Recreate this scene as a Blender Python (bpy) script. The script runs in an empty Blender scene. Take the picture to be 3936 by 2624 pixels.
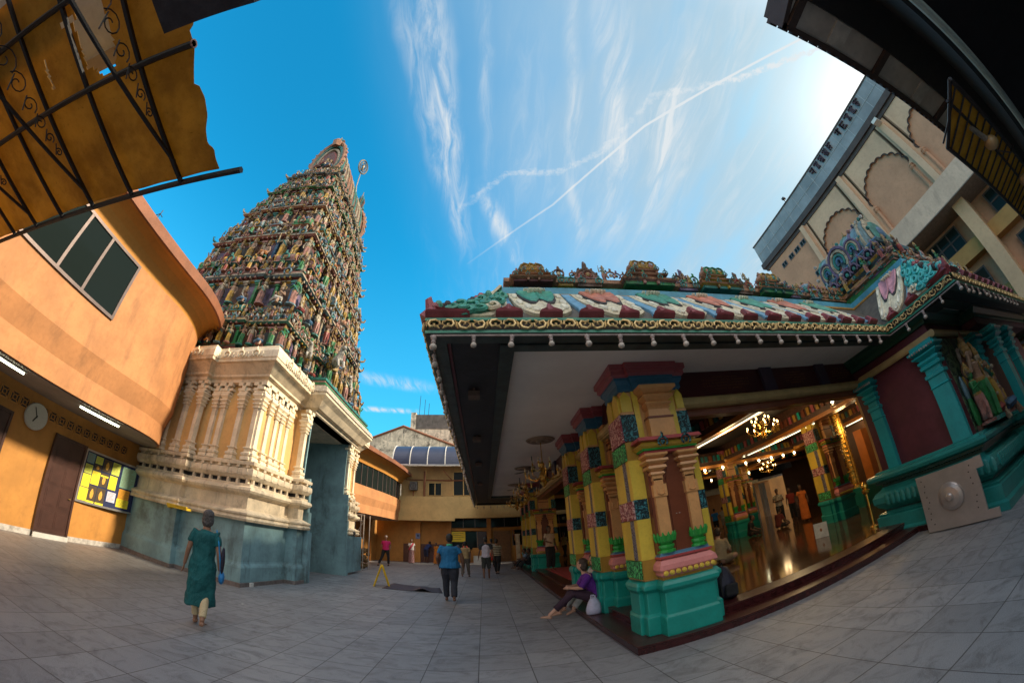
import bpy, math, random
from mathutils import Vector, Matrix
PI=math.pi
S=bpy.context.scene; C=S.collection
# ---------------------------------------------------------------- camera (full-frame fisheye)
cam=bpy.data.cameras.new('camera'); cam_o=bpy.data.objects.new('camera',cam); C.objects.link(cam_o); S.camera=cam_o
cam_o.matrix_world=Matrix([[0.9960875,0.0064304,-0.0881378,0],[-0.0721206,-0.5172256,-0.8528050,0],[-0.0510710,0.8558249,-0.5147382,1.6],[0,0,0,1]])
S.render.engine='CYCLES'
cam.type='PANO'; cam.panorama_type='FISHEYE_LENS_POLYNOMIAL'; cam.fisheye_fov=math.radians(200)
_a=3936/36/1372.452
cam.fisheye_polynomial_k0=0; cam.fisheye_polynomial_k1=-_a; cam.fisheye_polynomial_k2=0; cam.fisheye_polynomial_k3=0.0439429*_a**3; cam.fisheye_polynomial_k4=0
cam.sensor_fit='HORIZONTAL'; cam.sensor_width=36; cam.sensor_height=24; cam.clip_start=.05; cam.clip_end=2000
# ---------------------------------------------------------------- light
S.view_settings.view_transform='Standard'; S.view_settings.look='None'; S.view_settings.gamma=1
S.view_settings.exposure=1.7
S.cycles.max_bounces=7; S.cycles.diffuse_bounces=4; S.cycles.glossy_bounces=3; S.cycles.transparent_max_bounces=6
S.cycles.sample_clamp_indirect=4; S.cycles.caustics_reflective=False; S.cycles.caustics_refractive=False
try:
    S.cycles.use_denoising=True; S.cycles.denoiser='OPENIMAGEDENOISE'
except Exception: pass
SUN_AZ=math.radians(88); SUN_EL=math.radians(33.5)      # azimuth from +Y towards +X
sd=Vector((math.sin(SUN_AZ)*math.cos(SUN_EL),math.cos(SUN_AZ)*math.cos(SUN_EL),math.sin(SUN_EL)))
sl=bpy.data.lights.new('sun','SUN'); sl.energy=2.3; sl.angle=math.radians(5); sl.color=(1,.84,.62)
so=bpy.data.objects.new('sun',sl); C.objects.link(so); so.rotation_euler=sd.to_track_quat('Z','Y').to_euler()
W=bpy.data.worlds.new('World'); S.world=W; W.use_nodes=True; nt=W.node_tree; nt.nodes.clear()
class N:
    """tiny node-graph helper"""
    def __init__(s,nt): s.nt=nt
    def n(s,t,**k):
        x=s.nt.nodes.new(t)
        for a,b in k.items(): setattr(x,a,b)
        return x
    def put(s,node,i,v):
        if isinstance(v,bpy.types.NodeSocket): s.nt.links.new(v,node.inputs[i])
        elif v is not None: node.inputs[i].default_value=v
    def m(s,op,a,b=None,c=None,clamp=False):
        x=s.n('ShaderNodeMath',operation=op); x.use_clamp=clamp
        for i,v in enumerate((a,b,c)): s.put(x,i,v)
        return x.outputs[0]
    def noise(s,vec,scale,detail=4,rough=.55,dist=0):
        x=s.n('ShaderNodeTexNoise'); s.put(x,'Vector',vec); s.put(x,'Scale',scale); s.put(x,'Detail',detail); s.put(x,'Roughness',rough); s.put(x,'Distortion',dist)
        return x.outputs[0]
    def comb(s,x,y,z):
        c=s.n('ShaderNodeCombineXYZ'); s.put(c,0,x); s.put(c,1,y); s.put(c,2,z); return c.outputs[0]
    def ramp(s,f,stops):
        r=s.n('ShaderNodeValToRGB'); s.put(r,0,f); e=r.color_ramp.elements
        while len(e)<len(stops): e.new(.5)
        for i,(p,c) in enumerate(stops):
            e[i].position=p; e[i].color=(c,c,c,1) if not hasattr(c,'__len__') else (*c,1)
        return r.outputs[0]
    def sm(s,v,a,b,lo=0,hi=1):
        r=s.n('ShaderNodeMapRange',interpolation_type='SMOOTHSTEP'); s.put(r,0,v); s.put(r,1,a); s.put(r,2,b); s.put(r,3,lo); s.put(r,4,hi); return r.outputs[0]
    def mix(s,f,a,b,mode='MIX'):
        r=s.n('ShaderNodeMix',data_type='RGBA',blend_type=mode); s.put(r,0,f); s.put(r,6,a if not isinstance(a,tuple) else (*a[:3],1)); s.put(r,7,b if not isinstance(b,tuple) else (*b[:3],1)); return r.outputs[2]
    def map(s,vec,scale=(1,1,1),loc=(0,0,0),rot=(0,0,0)):
        r=s.n('ShaderNodeMapping'); s.put(r,0,vec); s.put(r,1,loc); s.put(r,2,rot); s.put(r,3,scale); return r.outputs[0]
g=N(nt)
sky=g.n('ShaderNodeTexSky',sky_type='NISHITA'); sky.sun_disc=False; sky.sun_elevation=SUN_EL; sky.sun_rotation=SUN_AZ
sky.air_density=1.0; sky.dust_density=.4; sky.ozone_density=2.0
tc=g.n('ShaderNodeTexCoord').outputs['Generated']
sp=g.n('ShaderNodeSeparateXYZ'); g.put(sp,0,tc); dx,dy,dz=sp.outputs
dzc=g.m('MAXIMUM',dz,.06)
px=g.m('DIVIDE',dx,dzc); py=g.m('DIVIDE',dy,dzc)         # cirrus layer seen as a flat sheet overhead
pv=g.comb(px,py,0)
wob=g.noise(pv,2.2,3)
px2=g.m('ADD',px,g.m('MULTIPLY',g.m('SUBTRACT',wob,.5),.11)); 
fine=g.noise(g.comb(g.m('MULTIPLY',px2,15),g.m('MULTIPLY',py,2.4),0),1.5,10,.66,.9)
broad=g.noise(g.comb(g.m('MULTIPLY',px2,2.2),g.m('MULTIPLY',py,.8),3.1),1.6,4,.6)
def streak(x0,y0,x1,y1,w,s):
    # soft streak between two points of the sheet
    L=math.hypot(x1-x0,y1-y0); ux,uy=(x1-x0)/L,(y1-y0)/L
    qx=g.m('SUBTRACT',px2,x0); qy=g.m('SUBTRACT',py,y0)
    t=g.m('ADD',g.m('MULTIPLY',qx,ux),g.m('MULTIPLY',qy,uy))
    n=g.m('ABSOLUTE',g.m('SUBTRACT',g.m('MULTIPLY',qx,uy),g.m('MULTIPLY',qy,ux)))
    a=g.m('POWER',g.sm(n,w,0),1.3); b=g.m('MULTIPLY',g.sm(t,-L*.25,L*.2),g.sm(t,L*1.15,L*.6))
    return g.m('MULTIPLY',g.m('MULTIPLY',a,b),s)
acc=None
for st in ((-.14,.10,-.06,.98,.065,1.1),(-.2,.12,-.12,.75,.05,.55),(.02,.72,.16,1.08,.05,1.0),(.26,.05,.38,.45,.07,.6),(.40,.40,.50,.95,.085,.8),(.27,.62,.38,.9,.03,.5),(.5,.1,.7,.9,.16,.45),(-.95,2.7,-.5,2.75,.10,1.4),(-.8,2.1,-.3,2.3,.16,.8),(.1,.2,.2,.8,.1,.25),(.18,.05,.30,.6,.035,.5),(.33,.1,.44,.6,.035,.6),(.55,.3,.62,.95,.05,.5),(.0,.3,.03,.7,.03,.35),(.65,.0,.75,.5,.05,.4),(-.02,.1,.03,.5,.035,.35)):
    v=streak(*st); acc=v if acc is None else g.m('ADD',acc,v)
cl=g.m('MULTIPLY',acc,g.sm(fine,.36,.72,.10,.95))
cl=g.m('ADD',cl,g.m('MULTIPLY',g.m('MULTIPLY',g.sm(fine,.42,.78),g.sm(broad,.42,.7)),g.sm(px,-.35,.6,.0,.55)))
def trail(pts,w,s,wig):
    out=None
    nx=g.m('ADD',px,g.m('MULTIPLY',g.m('SUBTRACT',g.noise(pv,26,5,.65),.5),wig)); ny=g.m('ADD',py,g.m('MULTIPLY',g.m('SUBTRACT',g.noise(g.map(pv,loc=(5,3,1)),26,5,.65),.5),wig))
    for (x0,y0,a0),(x1,y1,a1) in zip(pts[:-1],pts[1:]):
        L=math.hypot(x1-x0,y1-y0); ux,uy=(x1-x0)/L,(y1-y0)/L
        qx=g.m('SUBTRACT',nx,x0); qy=g.m('SUBTRACT',ny,y0)
        t=g.m('ADD',g.m('MULTIPLY',qx,ux),g.m('MULTIPLY',qy,uy)); tt=g.m('DIVIDE',t,L,clamp=True)
        n=g.m('ABSOLUTE',g.m('SUBTRACT',g.m('MULTIPLY',qx,uy),g.m('MULTIPLY',qy,ux)))
        over=g.m('MAXIMUM',g.m('MAXIMUM',g.m('MULTIPLY',t,-1),g.m('SUBTRACT',t,L)),0)
        dd=g.m('SQRT',g.m('ADD',g.m('MULTIPLY',n,n),g.m('MULTIPLY',over,over)))
        st=g.m('ADD',a0,g.m('MULTIPLY',tt,a1-a0))
        v=g.m('MULTIPLY',g.sm(dd,w,w*.25),st)
        out=v if out is None else g.m('MAXIMUM',out,v)
    return g.m('MULTIPLY',out,s)
t1=trail([(1.3,-.45,1),(.885,0,1),(.479,.417,.85),(.247,.747,.5),(-.05,1.05,.05)],.0060,1.15,.003)
t2=trail([(1.4,-.2,1),(.966,.004,1),(.728,.194,.9),(.588,.268,.45),(.475,.315,.35),(.425,.426,.3),(.366,.527,.4),(.241,.613,.45),(.075,.631,.4),(-.067,.775,.15)],.015,.95,.045)
t2=g.m('MULTIPLY',t2,g.sm(g.noise(pv,38,4,.7),.36,.6,.15,1.1))
cl=g.m('ADD',g.m('ADD',cl,t1),t2)
cl=g.m('MULTIPLY',cl,g.sm(dz,.03,.2),clamp=True)
# veiled glare of the thin cloud round the sun
BGS=.10; K=1/(BGS*2**S.view_settings.exposure)
def kc(r,g_,b): return (r*K,g_*K,b*K)
dot=g.m('ADD',g.m('ADD',g.m('MULTIPLY',dx,sd.x),g.m('MULTIPLY',dy,sd.y)),g.m('MULTIPLY',dz,sd.z))
broadg=g.sm(dot,.22,.92); glow=g.m('POWER',g.m('MAXIMUM',dot,0),46)
hs=g.n('ShaderNodeHueSaturation'); g.put(hs,'Color',sky.outputs[0]); g.put(hs,'Saturation',1.25); g.put(hs,'Hue',.487); g.put(hs,'Value',1.1)
base=g.mix(1.0,hs.outputs[0],(.11,.90,.92),'MULTIPLY')
hz=g.sm(dz,.75,.0)
base=g.mix(g.m('MULTIPLY',hz,.62),base,kc(.14,.56,.80))
base=g.mix(g.m('MULTIPLY',g.m('MULTIPLY',broadg,g.sm(broad,.25,.6,.75,1)),.86,clamp=True),base,kc(.52,.63,.68))
base=g.mix(g.m('MULTIPLY',glow,.95,clamp=True),base,kc(1.7,1.6,1.5))
# unseen sky behind the camera, brightened to add neutral fill light
back=g.m('MULTIPLY',g.sm(dy,.05,-.30),g.sm(dz,-.05,.15))
base=g.mix(g.m('MULTIPLY',back,g.sm(g.noise(g.map(tc,(1,1,2)),2.2,5,.6),.25,.6,.75,1)),base,kc(1.45,1.42,1.42))
col=g.mix(g.m('MULTIPLY',cl,.88),base,kc(.80,.84,.86))
bg=g.n('ShaderNodeBackground'); g.put(bg,0,col); bg.inputs[1].default_value=BGS
wo=g.n('ShaderNodeOutputWorld'); nt.links.new(bg.outputs[0],wo.inputs[0])
# ---------------------------------------------------------------- materials
MATS={}
def pm(name,rgb,rough=.6,var=.22,scale=5,bump=.25,dirt=.0,metal=0,spec=.5,streaks=0,fine=.12,emis=None,coat=0):
    if name in MATS: return MATS[name]
    m=bpy.data.materials.new(name); m.use_nodes=True; t=m.node_tree; q=N(t); b=t.nodes['Principled BSDF']
    co=q.n('ShaderNodeTexCoord').outputs['Object']
    n1=q.noise(co,scale,6,.6); n2=q.noise(q.map(co,loc=(7,2,5)),scale*9,3,.6)
    c=q.mix(q.sm(n1,.3,.7),tuple(v*(1-var) for v in rgb),tuple(min(1,v*(1+var*.8)) for v in rgb))
    c=q.mix(q.m('MULTIPLY',q.sm(n2,.45,.75),fine*2),c,tuple(v*.55 for v in rgb))
    if streaks:
        st=q.noise(q.map(co,(1.5*scale,1.5*scale,.45)),1.5,5,.7)
        c=q.mix(q.m('MULTIPLY',q.sm(st,.5,.72),streaks),c,tuple(v*.35+.01 for v in rgb))
    if dirt:
        dn=q.noise(q.map(co,loc=(3,9,4)),scale*.5,7,.72)
        c=q.mix(q.m('MULTIPLY',q.sm(dn,.5,.68),dirt),c,(.045,.04,.035))
    t.links.new(c,b.inputs['Base Color'])
    r=q.m('ADD',rough-.08,q.m('MULTIPLY',n2,.16),clamp=True); t.links.new(r,b.inputs['Roughness'])
    b.inputs['Metallic'].default_value=metal; b.inputs['Specular IOR Level'].default_value=spec
    if coat: b.inputs['Coat Weight'].default_value=coat; b.inputs['Coat Roughness'].default_value=.12
    if bump:
        bp=q.n('ShaderNodeBump'); bp.inputs['Strength'].default_value=bump; bp.inputs['Distance'].default_value=.02
        t.links.new(q.m('ADD',n1,q.m('MULTIPLY',n2,.5)),bp.inputs['Height']); t.links.new(bp.outputs[0],b.inputs['Normal'])
    if emis:
        b.inputs['Emission Color'].default_value=(*emis[:3],1); b.inputs['Emission Strength'].default_value=emis[3]
    MATS[name]=m; return m
def em(name,rgb,s):
    return pm(name,rgb,emis=(*rgb,s),bump=0,var=0,fine=0)
# ---------------------------------------------------------------- mesh helpers
WM={}
def tag(o,label=None,cat=None,group=None,kind=None):
    if label: o['label']=label
    if cat: o['category']=cat
    if group: o['group']=group
    if kind: o['kind']=kind
    return o
def attach(o,parent,local=False):
    if parent is not None:
        o.parent=parent
        if not local: o.matrix_parent_inverse=WM.get(parent.name,Matrix.Identity(4)).inverted()
    return o
def thing(name,label,cat,loc=(0,0,0),group=None,rz=0):
    o=bpy.data.objects.new(name,None); C.objects.link(o); o.location=loc; o.rotation_euler=(0,0,rz); o.empty_display_size=.2
    WM[o.name]=Matrix.Translation(loc)@Matrix.Rotation(rz,4,'Z')
    return tag(o,label,cat,group)
def newell(p):
    n=Vector((0,0,0))
    for i in range(len(p)):
        a=p[i]; b=p[(i+1)%len(p)]; n+=Vector(((a[1]-b[1])*(a[2]+b[2]),(a[2]-b[2])*(a[0]+b[0]),(a[0]-b[0])*(a[1]+b[1])))
    return n
class MB:
    def __init__(s): s.v=[];s.f=[];s.mi=[];s.T=Matrix.Identity(4)
    def add(s,vs,fs,m=0):
        o=len(s.v); s.v+=[tuple(s.T@Vector(v)) for v in vs]; s.f+=[tuple(i+o for i in f) for f in fs]; s.mi+=[m]*len(fs)
    def box(s,x0,y0,z0,x1,y1,z1,m=0):
        if x1<x0:x0,x1=x1,x0
        if y1<y0:y0,y1=y1,y0
        if z1<z0:z0,z1=z1,z0
        s.add([(x0,y0,z0),(x1,y0,z0),(x1,y1,z0),(x0,y1,z0),(x0,y0,z1),(x1,y0,z1),(x1,y1,z1),(x0,y1,z1)],[(0,3,2,1),(4,5,6,7),(0,1,5,4),(1,2,6,5),(2,3,7,6),(3,0,4,7)],m)
    def cbox(s,c,d,m=0): s.box(c[0]-d[0]/2,c[1]-d[1]/2,c[2]-d[2]/2,c[0]+d[0]/2,c[1]+d[1]/2,c[2]+d[2]/2,m)
    def tube(s,pts,r,n=8,m=0,sq=(1,1)):
        pts=[Vector(p) for p in pts]; k=len(pts); rs=r if hasattr(r,'__len__') else [r]*k
        up=None; rings=[]
        for i,p in enumerate(pts):
            d=(pts[min(i+1,k-1)]-pts[max(i-1,0)])
            if d.length<1e-9: d=Vector((0,0,1))
            d.normalize()
            if up is None:
                up=Vector((0,0,1)) if abs(d.z)<.9 else Vector((0,1,0))
            a=d.cross(up)
            if a.length<1e-6: a=d.orthogonal()
            a.normalize(); b=a.cross(d).normalized(); up=b
            rings.append([tuple(p+a*(math.cos(t)*rs[i]*sq[0])+b*(math.sin(t)*rs[i]*sq[1])) for t in (2*PI*j/n for j in range(n))])
        vs=[v for R_ in rings for v in R_]; fs=[]
        for i in range(k-1):
            for j in range(n): fs.append((i*n+j,i*n+(j+1)%n,(i+1)*n+(j+1)%n,(i+1)*n+j))
        fs.append(tuple(range(n-1,-1,-1))); fs.append(tuple((k-1)*n+j for j in range(n)))
        s.add(vs,fs,m)
    def lathe(s,prof,c=(0,0,0),n=12,m=0,sx=1,sy=1,ms=None,seg=(0,1)):
        vs=[];fs=[];k=len(prof)
        for r,z in prof:
            for j in range(n): t=2*PI*j/n; vs.append((c[0]+r*sx*math.cos(t),c[1]+r*sy*math.sin(t),c[2]+z))
        for i in range(k-1):
            f=[(i*n+j,i*n+(j+1)%n,(i+1)*n+(j+1)%n,(i+1)*n+j) for j in range(n)]
            if ms: o=len(s.v); 
            fs.append((f,ms[i] if ms else m))
        o=len(s.v); s.v+=[tuple(s.T@Vector(v)) for v in vs]
        for f,mm in fs:
            for q in f: s.f.append(tuple(i+o for i in q)); s.mi.append(mm)
        s.f.append(tuple(o+j for j in range(n-1,-1,-1))); s.mi.append(ms[0] if ms else m)
        s.f.append(tuple(o+(k-1)*n+j for j in range(n))); s.mi.append(ms[-1] if ms else m)
    def ell(s,c,r,n=8,m=0,k=5):
        s.lathe([(max(math.sin(PI*i/k),.02)*r[0],-math.cos(PI*i/k)*r[2]) for i in range(k+1)],c,n,m,1,r[1]/r[0])
    def prism(s,poly,ax,a,b,m=0):
        """poly of 2-D points extruded along axis ax (0,1,2) from a to b"""
        def P(p,t): return {0:(t,p[0],p[1]),1:(p[0],t,p[1]),2:(p[0],p[1],t)}[ax]
        n=len(poly); s.add([P(p,a) for p in poly]+[P(p,b) for p in poly],[tuple(range(n))[::-1],tuple(range(n,2*n))]+[(i,(i+1)%n,n+(i+1)%n,n+i) for i in range(n)],m)
    def off(s,poly,e):
        n=len(poly); out=[]
        for i in range(n):
            p0=Vector(poly[i-1]);p=Vector(poly[i]);p1=Vector(poly[(i+1)%n])
            a=(p-p0).normalized(); b=(p1-p).normalized(); na=Vector((a.y,-a.x)); nb=Vector((b.y,-b.x))
            d=na+nb; L=d.length_squared
            d=d*(2/L) if L>1e-6 else na
            out.append((p.x+d.x*e,p.y+d.y*e))
        return out
    def mould(s,poly,prof,ms,top=True,bot=True):
        """stack of offset rings round a plan polygon (CCW): prof=[(offset,z)...], ms = material per band"""
        n=len(poly); o=len(s.v)
        for e,z in prof: s.v+=[tuple(s.T@Vector((x,y,z))) for x,y in s.off(poly,e)]
        for i in range(len(prof)-1):
            mm=ms[i] if hasattr(ms,'__len__') else ms
            for j in range(n): s.f.append((o+i*n+j,o+i*n+(j+1)%n,o+(i+1)*n+(j+1)%n,o+(i+1)*n+j)); s.mi.append(mm)
        m0=ms[0] if hasattr(ms,'__len__') else ms; m1=ms[-1] if hasattr(ms,'__len__') else ms
        if bot: s.f.append(tuple(o+j for j in range(n-1,-1,-1))); s.mi.append(m0)
        if top: s.f.append(tuple(o+(len(prof)-1)*n+j for j in range(n))); s.mi.append(m1)
    def merge(s,other,M,mo=None):
        o=len(s.v); s.v+=[tuple(M@Vector(v)) for v in other.v]; s.f+=[tuple(i+o for i in f) for f in other.f]
        s.mi+=[(mo[i] if mo else i) for i in other.mi]
    def data(s,name,mats,smooth=False):
        me=bpy.data.meshes.new(name); me.from_pydata(s.v,[],s.f); 
        for m in (mats if isinstance(mats,(list,tuple)) else [mats]): me.materials.append(m)
        me.polygons.foreach_set('material_index',s.mi)
        if smooth: me.polygons.foreach_set('use_smooth',[True]*len(s.f))
        me.update(); return me
    def build(s,name,mats,parent=None,smooth=False,local=False,bevel=0):
        o=bpy.data.objects.new(name,s.data(name,mats,smooth)); C.objects.link(o)
        if bevel:
            b=o.modifiers.new('bevel','BEVEL'); b.width=bevel; b.segments=2; b.limit_method='ANGLE'; b.angle_limit=math.radians(40)
        return attach(o,parent,local)
def build_each(mb,name,mats,parent=None,smooth=False,local=False,mods=None,groups=None):
    """one object per connected piece of the mesh"""
    p=list(range(len(mb.v)))
    def fd(i):
        while p[i]!=i: p[i]=p[p[i]]; i=p[i]
        return i
    for f in mb.f:
        for i in f[1:]: p[fd(i)]=fd(f[0])
    G={}
    for f,m in zip(mb.f,mb.mi): G.setdefault(fd(f[0]),[]).append((f,m))
    out=[]
    for k in G.values():
        n=MB(); idx={}
        for f,m in k:
            g_=[]
            for i in f:
                if i not in idx: idx[i]=len(n.v); n.v.append(mb.v[i])
                g_.append(idx[i])
            n.f.append(tuple(g_)); n.mi.append(m)
        out.append(n.build(name,mats,parent,smooth,local))
    return out
def struct(name,mb,mats,**k):
    o=mb.build(name,mats,**k); o['kind']='structure'; return o
def copy_tree(o,parent=None,depth=0):
    c=o.copy(); C.objects.link(c)
    if parent is not None: c.parent=parent
    for ch in list(o.children): copy_tree(ch,c,depth+1)
    return c
def rot(a,ax='Z'): return Matrix.Rotation(a,4,ax)
def tr(x,y,z): return Matrix.Translation((x,y,z))
def rect(x0,y0,x1,y1): return [(x1,y0),(x1,y1),(x0,y1),(x0,y0)]
def smoothmod(o,lv=1):
    m=o.modifiers.new('sub','SUBSURF'); m.levels=lv; m.render_levels=lv
def lampl(name,loc,power,color,size=.1,parent=None):
    l=bpy.data.lights.new(name,'POINT'); l.energy=power; l.color=color; l.shadow_soft_size=size
    o=bpy.data.objects.new(name,l); C.objects.link(o); o.location=loc; return attach(o,parent)
# ---------------------------------------------------------------- palette
TEALP=pm('teal_paint',(.20,.34,.37),.6,.25,1.2,.3,dirt=.6,streaks=.75)
CREAM=pm('cream_plaster',(.71,.59,.42),.7,.2,2,.35,dirt=.5,streaks=.55)
CREAMB=pm('cream_plaster_pale',(.79,.68,.50),.65,.18,2,.3,dirt=.35,streaks=.4)
OCHRE=pm('ochre_plaster',(.66,.40,.15),.7,.12,1.5,.2,dirt=.1,streaks=.15)
SKIRT=pm('granite_skirting',(.17,.14,.13),.5,.3,8,.2)
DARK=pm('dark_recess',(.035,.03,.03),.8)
P=dict(teal=(.05,.36,.31),green=(.04,.36,.10),dgreen=(.03,.15,.08),yellow=(.72,.43,.05),cream=(.74,.62,.42),pink=(.62,.28,.22),salmon=(.68,.32,.17),red=(.48,.07,.05),maroon=(.20,.045,.045),blue=(.09,.25,.46),lblue=(.25,.46,.55),white=(.78,.74,.66),brown=(.26,.12,.06),orange=(.70,.27,.06),violet=(.25,.17,.32),skin=(.62,.38,.24),gold=(.62,.38,.10),dark=(.05,.055,.05),grey=(.25,.25,.25),olive=(.30,.26,.08))
def pt(k): return pm('painted_'+k,tuple(v*.50 for v in P[k]),.55,.35,7,.4,dirt=.9,streaks=.35,fine=.5)
def gloss(k,rgb=None): return pm('enamel_'+k,rgb or P[k],.32,.12,3,.12,dirt=.06)
TM=[pt(k) for k in ('teal','green','yellow','cream','pink','salmon','red','maroon','blue','lblue','white','brown','orange','violet','dark','gold','skin','olive')]
TI={k:i for i,k in enumerate(('teal','green','yellow','cream','pink','salmon','red','maroon','blue','lblue','white','brown','orange','violet','dark','gold','skin','olive'))}
# ---------------------------------------------------------------- ground
gm=bpy.data.materials.new('granite_tiles'); gm.use_nodes=True; t=gm.node_tree; q=N(t); b=t.nodes['Principled BSDF']
co=q.n('ShaderNodeTexCoord').outputs['Object']
br=q.n('ShaderNodeTexBrick'); br.offset=0; br.squash=1; q.put(br,'Vector',q.map(co,loc=(.13,-.3,0))); 
for k,v in (('Scale',1),('Mortar Size',.006),('Mortar Smooth',.25),('Bias',0),('Brick Width',.6),('Row Height',.6)): q.put(br,k,v)
br.inputs['Color1'].default_value=(.22,.223,.235,1); br.inputs['Color2'].default_value=(.32,.323,.335,1); br.inputs['Mortar'].default_value=(.06,.057,.055,1)
n1=q.noise(co,.55,6,.65,.6); n2=q.noise(q.map(co,(1,1.6,1)),2.6,7,.7,1.2); n3=q.noise(co,130,3,.7); n4=q.noise(q.map(co,loc=(8,3,1)),22,6,.75)
sc=q.noise(q.map(co,(.9,3.5,1),rot=(0,0,.3)),1.4,5,.6,.8)
c=q.mix(0,br.outputs[0],br.outputs[0])
c=q.mix(q.sm(n1,.32,.7,0,.5),br.outputs[0],(.225,.23,.245),'MIX')
c=q.mix(q.sm(n2,.45,.70,0,.72),c,(.09,.088,.09))
c=q.mix(q.sm(sc,.52,.72,0,.22),c,(.12,.115,.11))
c=q.mix(q.sm(n3,.4,.7,0,.45),c,(.11,.11,.115)); c=q.mix(q.sm(n3,.62,.3,0,.3),c,(.38,.37,.37))
c=q.mix(q.sm(n4,.6,.75,0,.4),c,(.09,.085,.08))
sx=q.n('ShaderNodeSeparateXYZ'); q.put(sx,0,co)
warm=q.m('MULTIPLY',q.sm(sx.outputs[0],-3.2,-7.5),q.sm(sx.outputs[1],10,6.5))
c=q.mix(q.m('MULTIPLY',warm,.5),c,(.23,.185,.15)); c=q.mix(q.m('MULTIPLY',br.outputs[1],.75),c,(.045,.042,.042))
t.links.new(c,b.inputs['Base Color']); t.links.new(q.m('ADD',.36,q.m('MULTIPLY',n2,.36)),b.inputs['Roughness'])
bp=q.n('ShaderNodeBump'); bp.inputs['Strength'].default_value=.35; bp.inputs['Distance'].default_value=.006
t.links.new(q.m('SUBTRACT',q.m('MULTIPLY',n4,.8),q.m('MULTIPLY',br.outputs[1],1.5)),bp.inputs['Height']); t.links.new(bp.outputs[0],b.inputs['Normal'])
mb=MB(); mb.add([(-150,-150,0),(150,-150,0),(150,150,0),(-150,150,0)],[(0,1,2,3)]); struct('courtyard_ground',mb,gm)

# ---------------------------------------------------------------- gateway tower
TW=thing('gateway_tower','tall tapering temple gateway tower crowded with painted statues above a cream pillared base','temple tower',(-8.8,12.2,0))
GX,GY0,GY1=-5.7,8.2,16.5
near=[(GX-.08,GY0),(GX-.02,10.25),(GX+.33,10.25),(GX+.33,10.78),(-12,10.78),(-12,8.8),(-10.8,8.75),(-10.8,8.5),(-8.15,8.22),(-8.15,8.42)]
far=[(-12,14.42),(GX+.33,14.42),(GX+.33,14.95),(GX,14.95),(GX,GY1),(-12,GY1)]
low=[(.03,0),(.03,.10),(.0,.105),(.0,.46),(-.015,.50),(-.05,.56),(-.06,.60),(-.06,1.60)]
lm=[1,1,0,0,0,0,0]
mb=MB(); mb.mould(near,low,lm); mb.mould(far,low,lm)
# small stepped buttresses beside the doorway
for y0,y1,zt in ((10.8,11.04,1.55),(10.8,10.99,2.15),(10.8,10.94,2.75),(10.8,10.89,3.2),(14.2,14.4,1.55),(14.26,14.4,2.15),(14.31,14.4,2.75),(14.36,14.4,3.2)):
    mb.box(-11.9,y0-.003*zt,0,GX+.52-.12*zt*.6,y1,zt,0)
mb.box(-11.95,10.8,3.2,GX+.05,10.86,5.3,0); mb.box(-11.95,14.38,3.2,GX+.05,14.418,5.3,0)
mb.box(GX+.33,14.45,.1,GX+.40,16.0,1.55,0)
mb.build('plinth',[TEALP,SKIRT],TW)
mb=MB(); mb.box(-11.9,10.87,5.3,GX+.2,14.37,5.45,0); mb.build('doorway_ceiling',pm('blue_green_paint',(.02,.20,.26),.5,.1),TW)
mb=MB(); mb.box(-11.9,10.9,0,-11.8,14.3,5.3,0); mb.build('rear_door',pm('brown_door',(.06,.03,.02),.5),TW)
mid=[(.07,1.6),(.10,1.66),(.06,1.72),(.10,1.76),(.10,1.80),(-.02,1.86),(-.10,1.90),(-.10,2.22),(-.02,2.26),(.05,2.30),(.09,2.36),(.07,2.43),(-.02,2.47),(-.02,2.53),(-.11,2.54),(-.11,2.64),(-.02,2.65),(.05,2.74),(.06,2.80),(.05,2.90),(-.06,2.93),(-.06,2.99),(.04,3.0),(.05,3.08),(-.04,3.12),(-.20,3.15)]
# dentils in the recess and blocks on the rolled band
def along(poly,step,fn,skip=()):
    n=len(poly)
    for i in range(n):
        a=Vector(poly[i]);b=Vector(poly[(i+1)%n]);L=(b-a).length
        if L<.3 or i in skip: continue
        d=(b-a)/L; k=max(1,round(L/step))
        for j in range(k):
            p=a+d*(L*(j+.5)/k); fn(p,d,Vector((d.y,-d.x)),L/k)
def dent(p,d,nn,s):
    mb.T=tr(p.x,p.y,0)@Matrix(((d.x,-nn.x,0,0),(d.y,-nn.y,0,0),(0,0,1,0),(0,0,0,1)))
    mb.box(-.04,.03,2.53,.04,.17,2.65,0); mb.box(-.05,-.070,2.75,.05,.0,2.90,0); mb.box(-.05,-.03,2.93,.05,.1,3.0,0)
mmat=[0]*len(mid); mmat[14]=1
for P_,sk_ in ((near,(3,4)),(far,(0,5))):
  mb=MB(); mb.mould(P_,mid,mmat); along(P_,.36,dent,sk_); mb.T=Matrix.Identity(4); mb.build('moulded_podium',[CREAM,DARK],TW)
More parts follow.
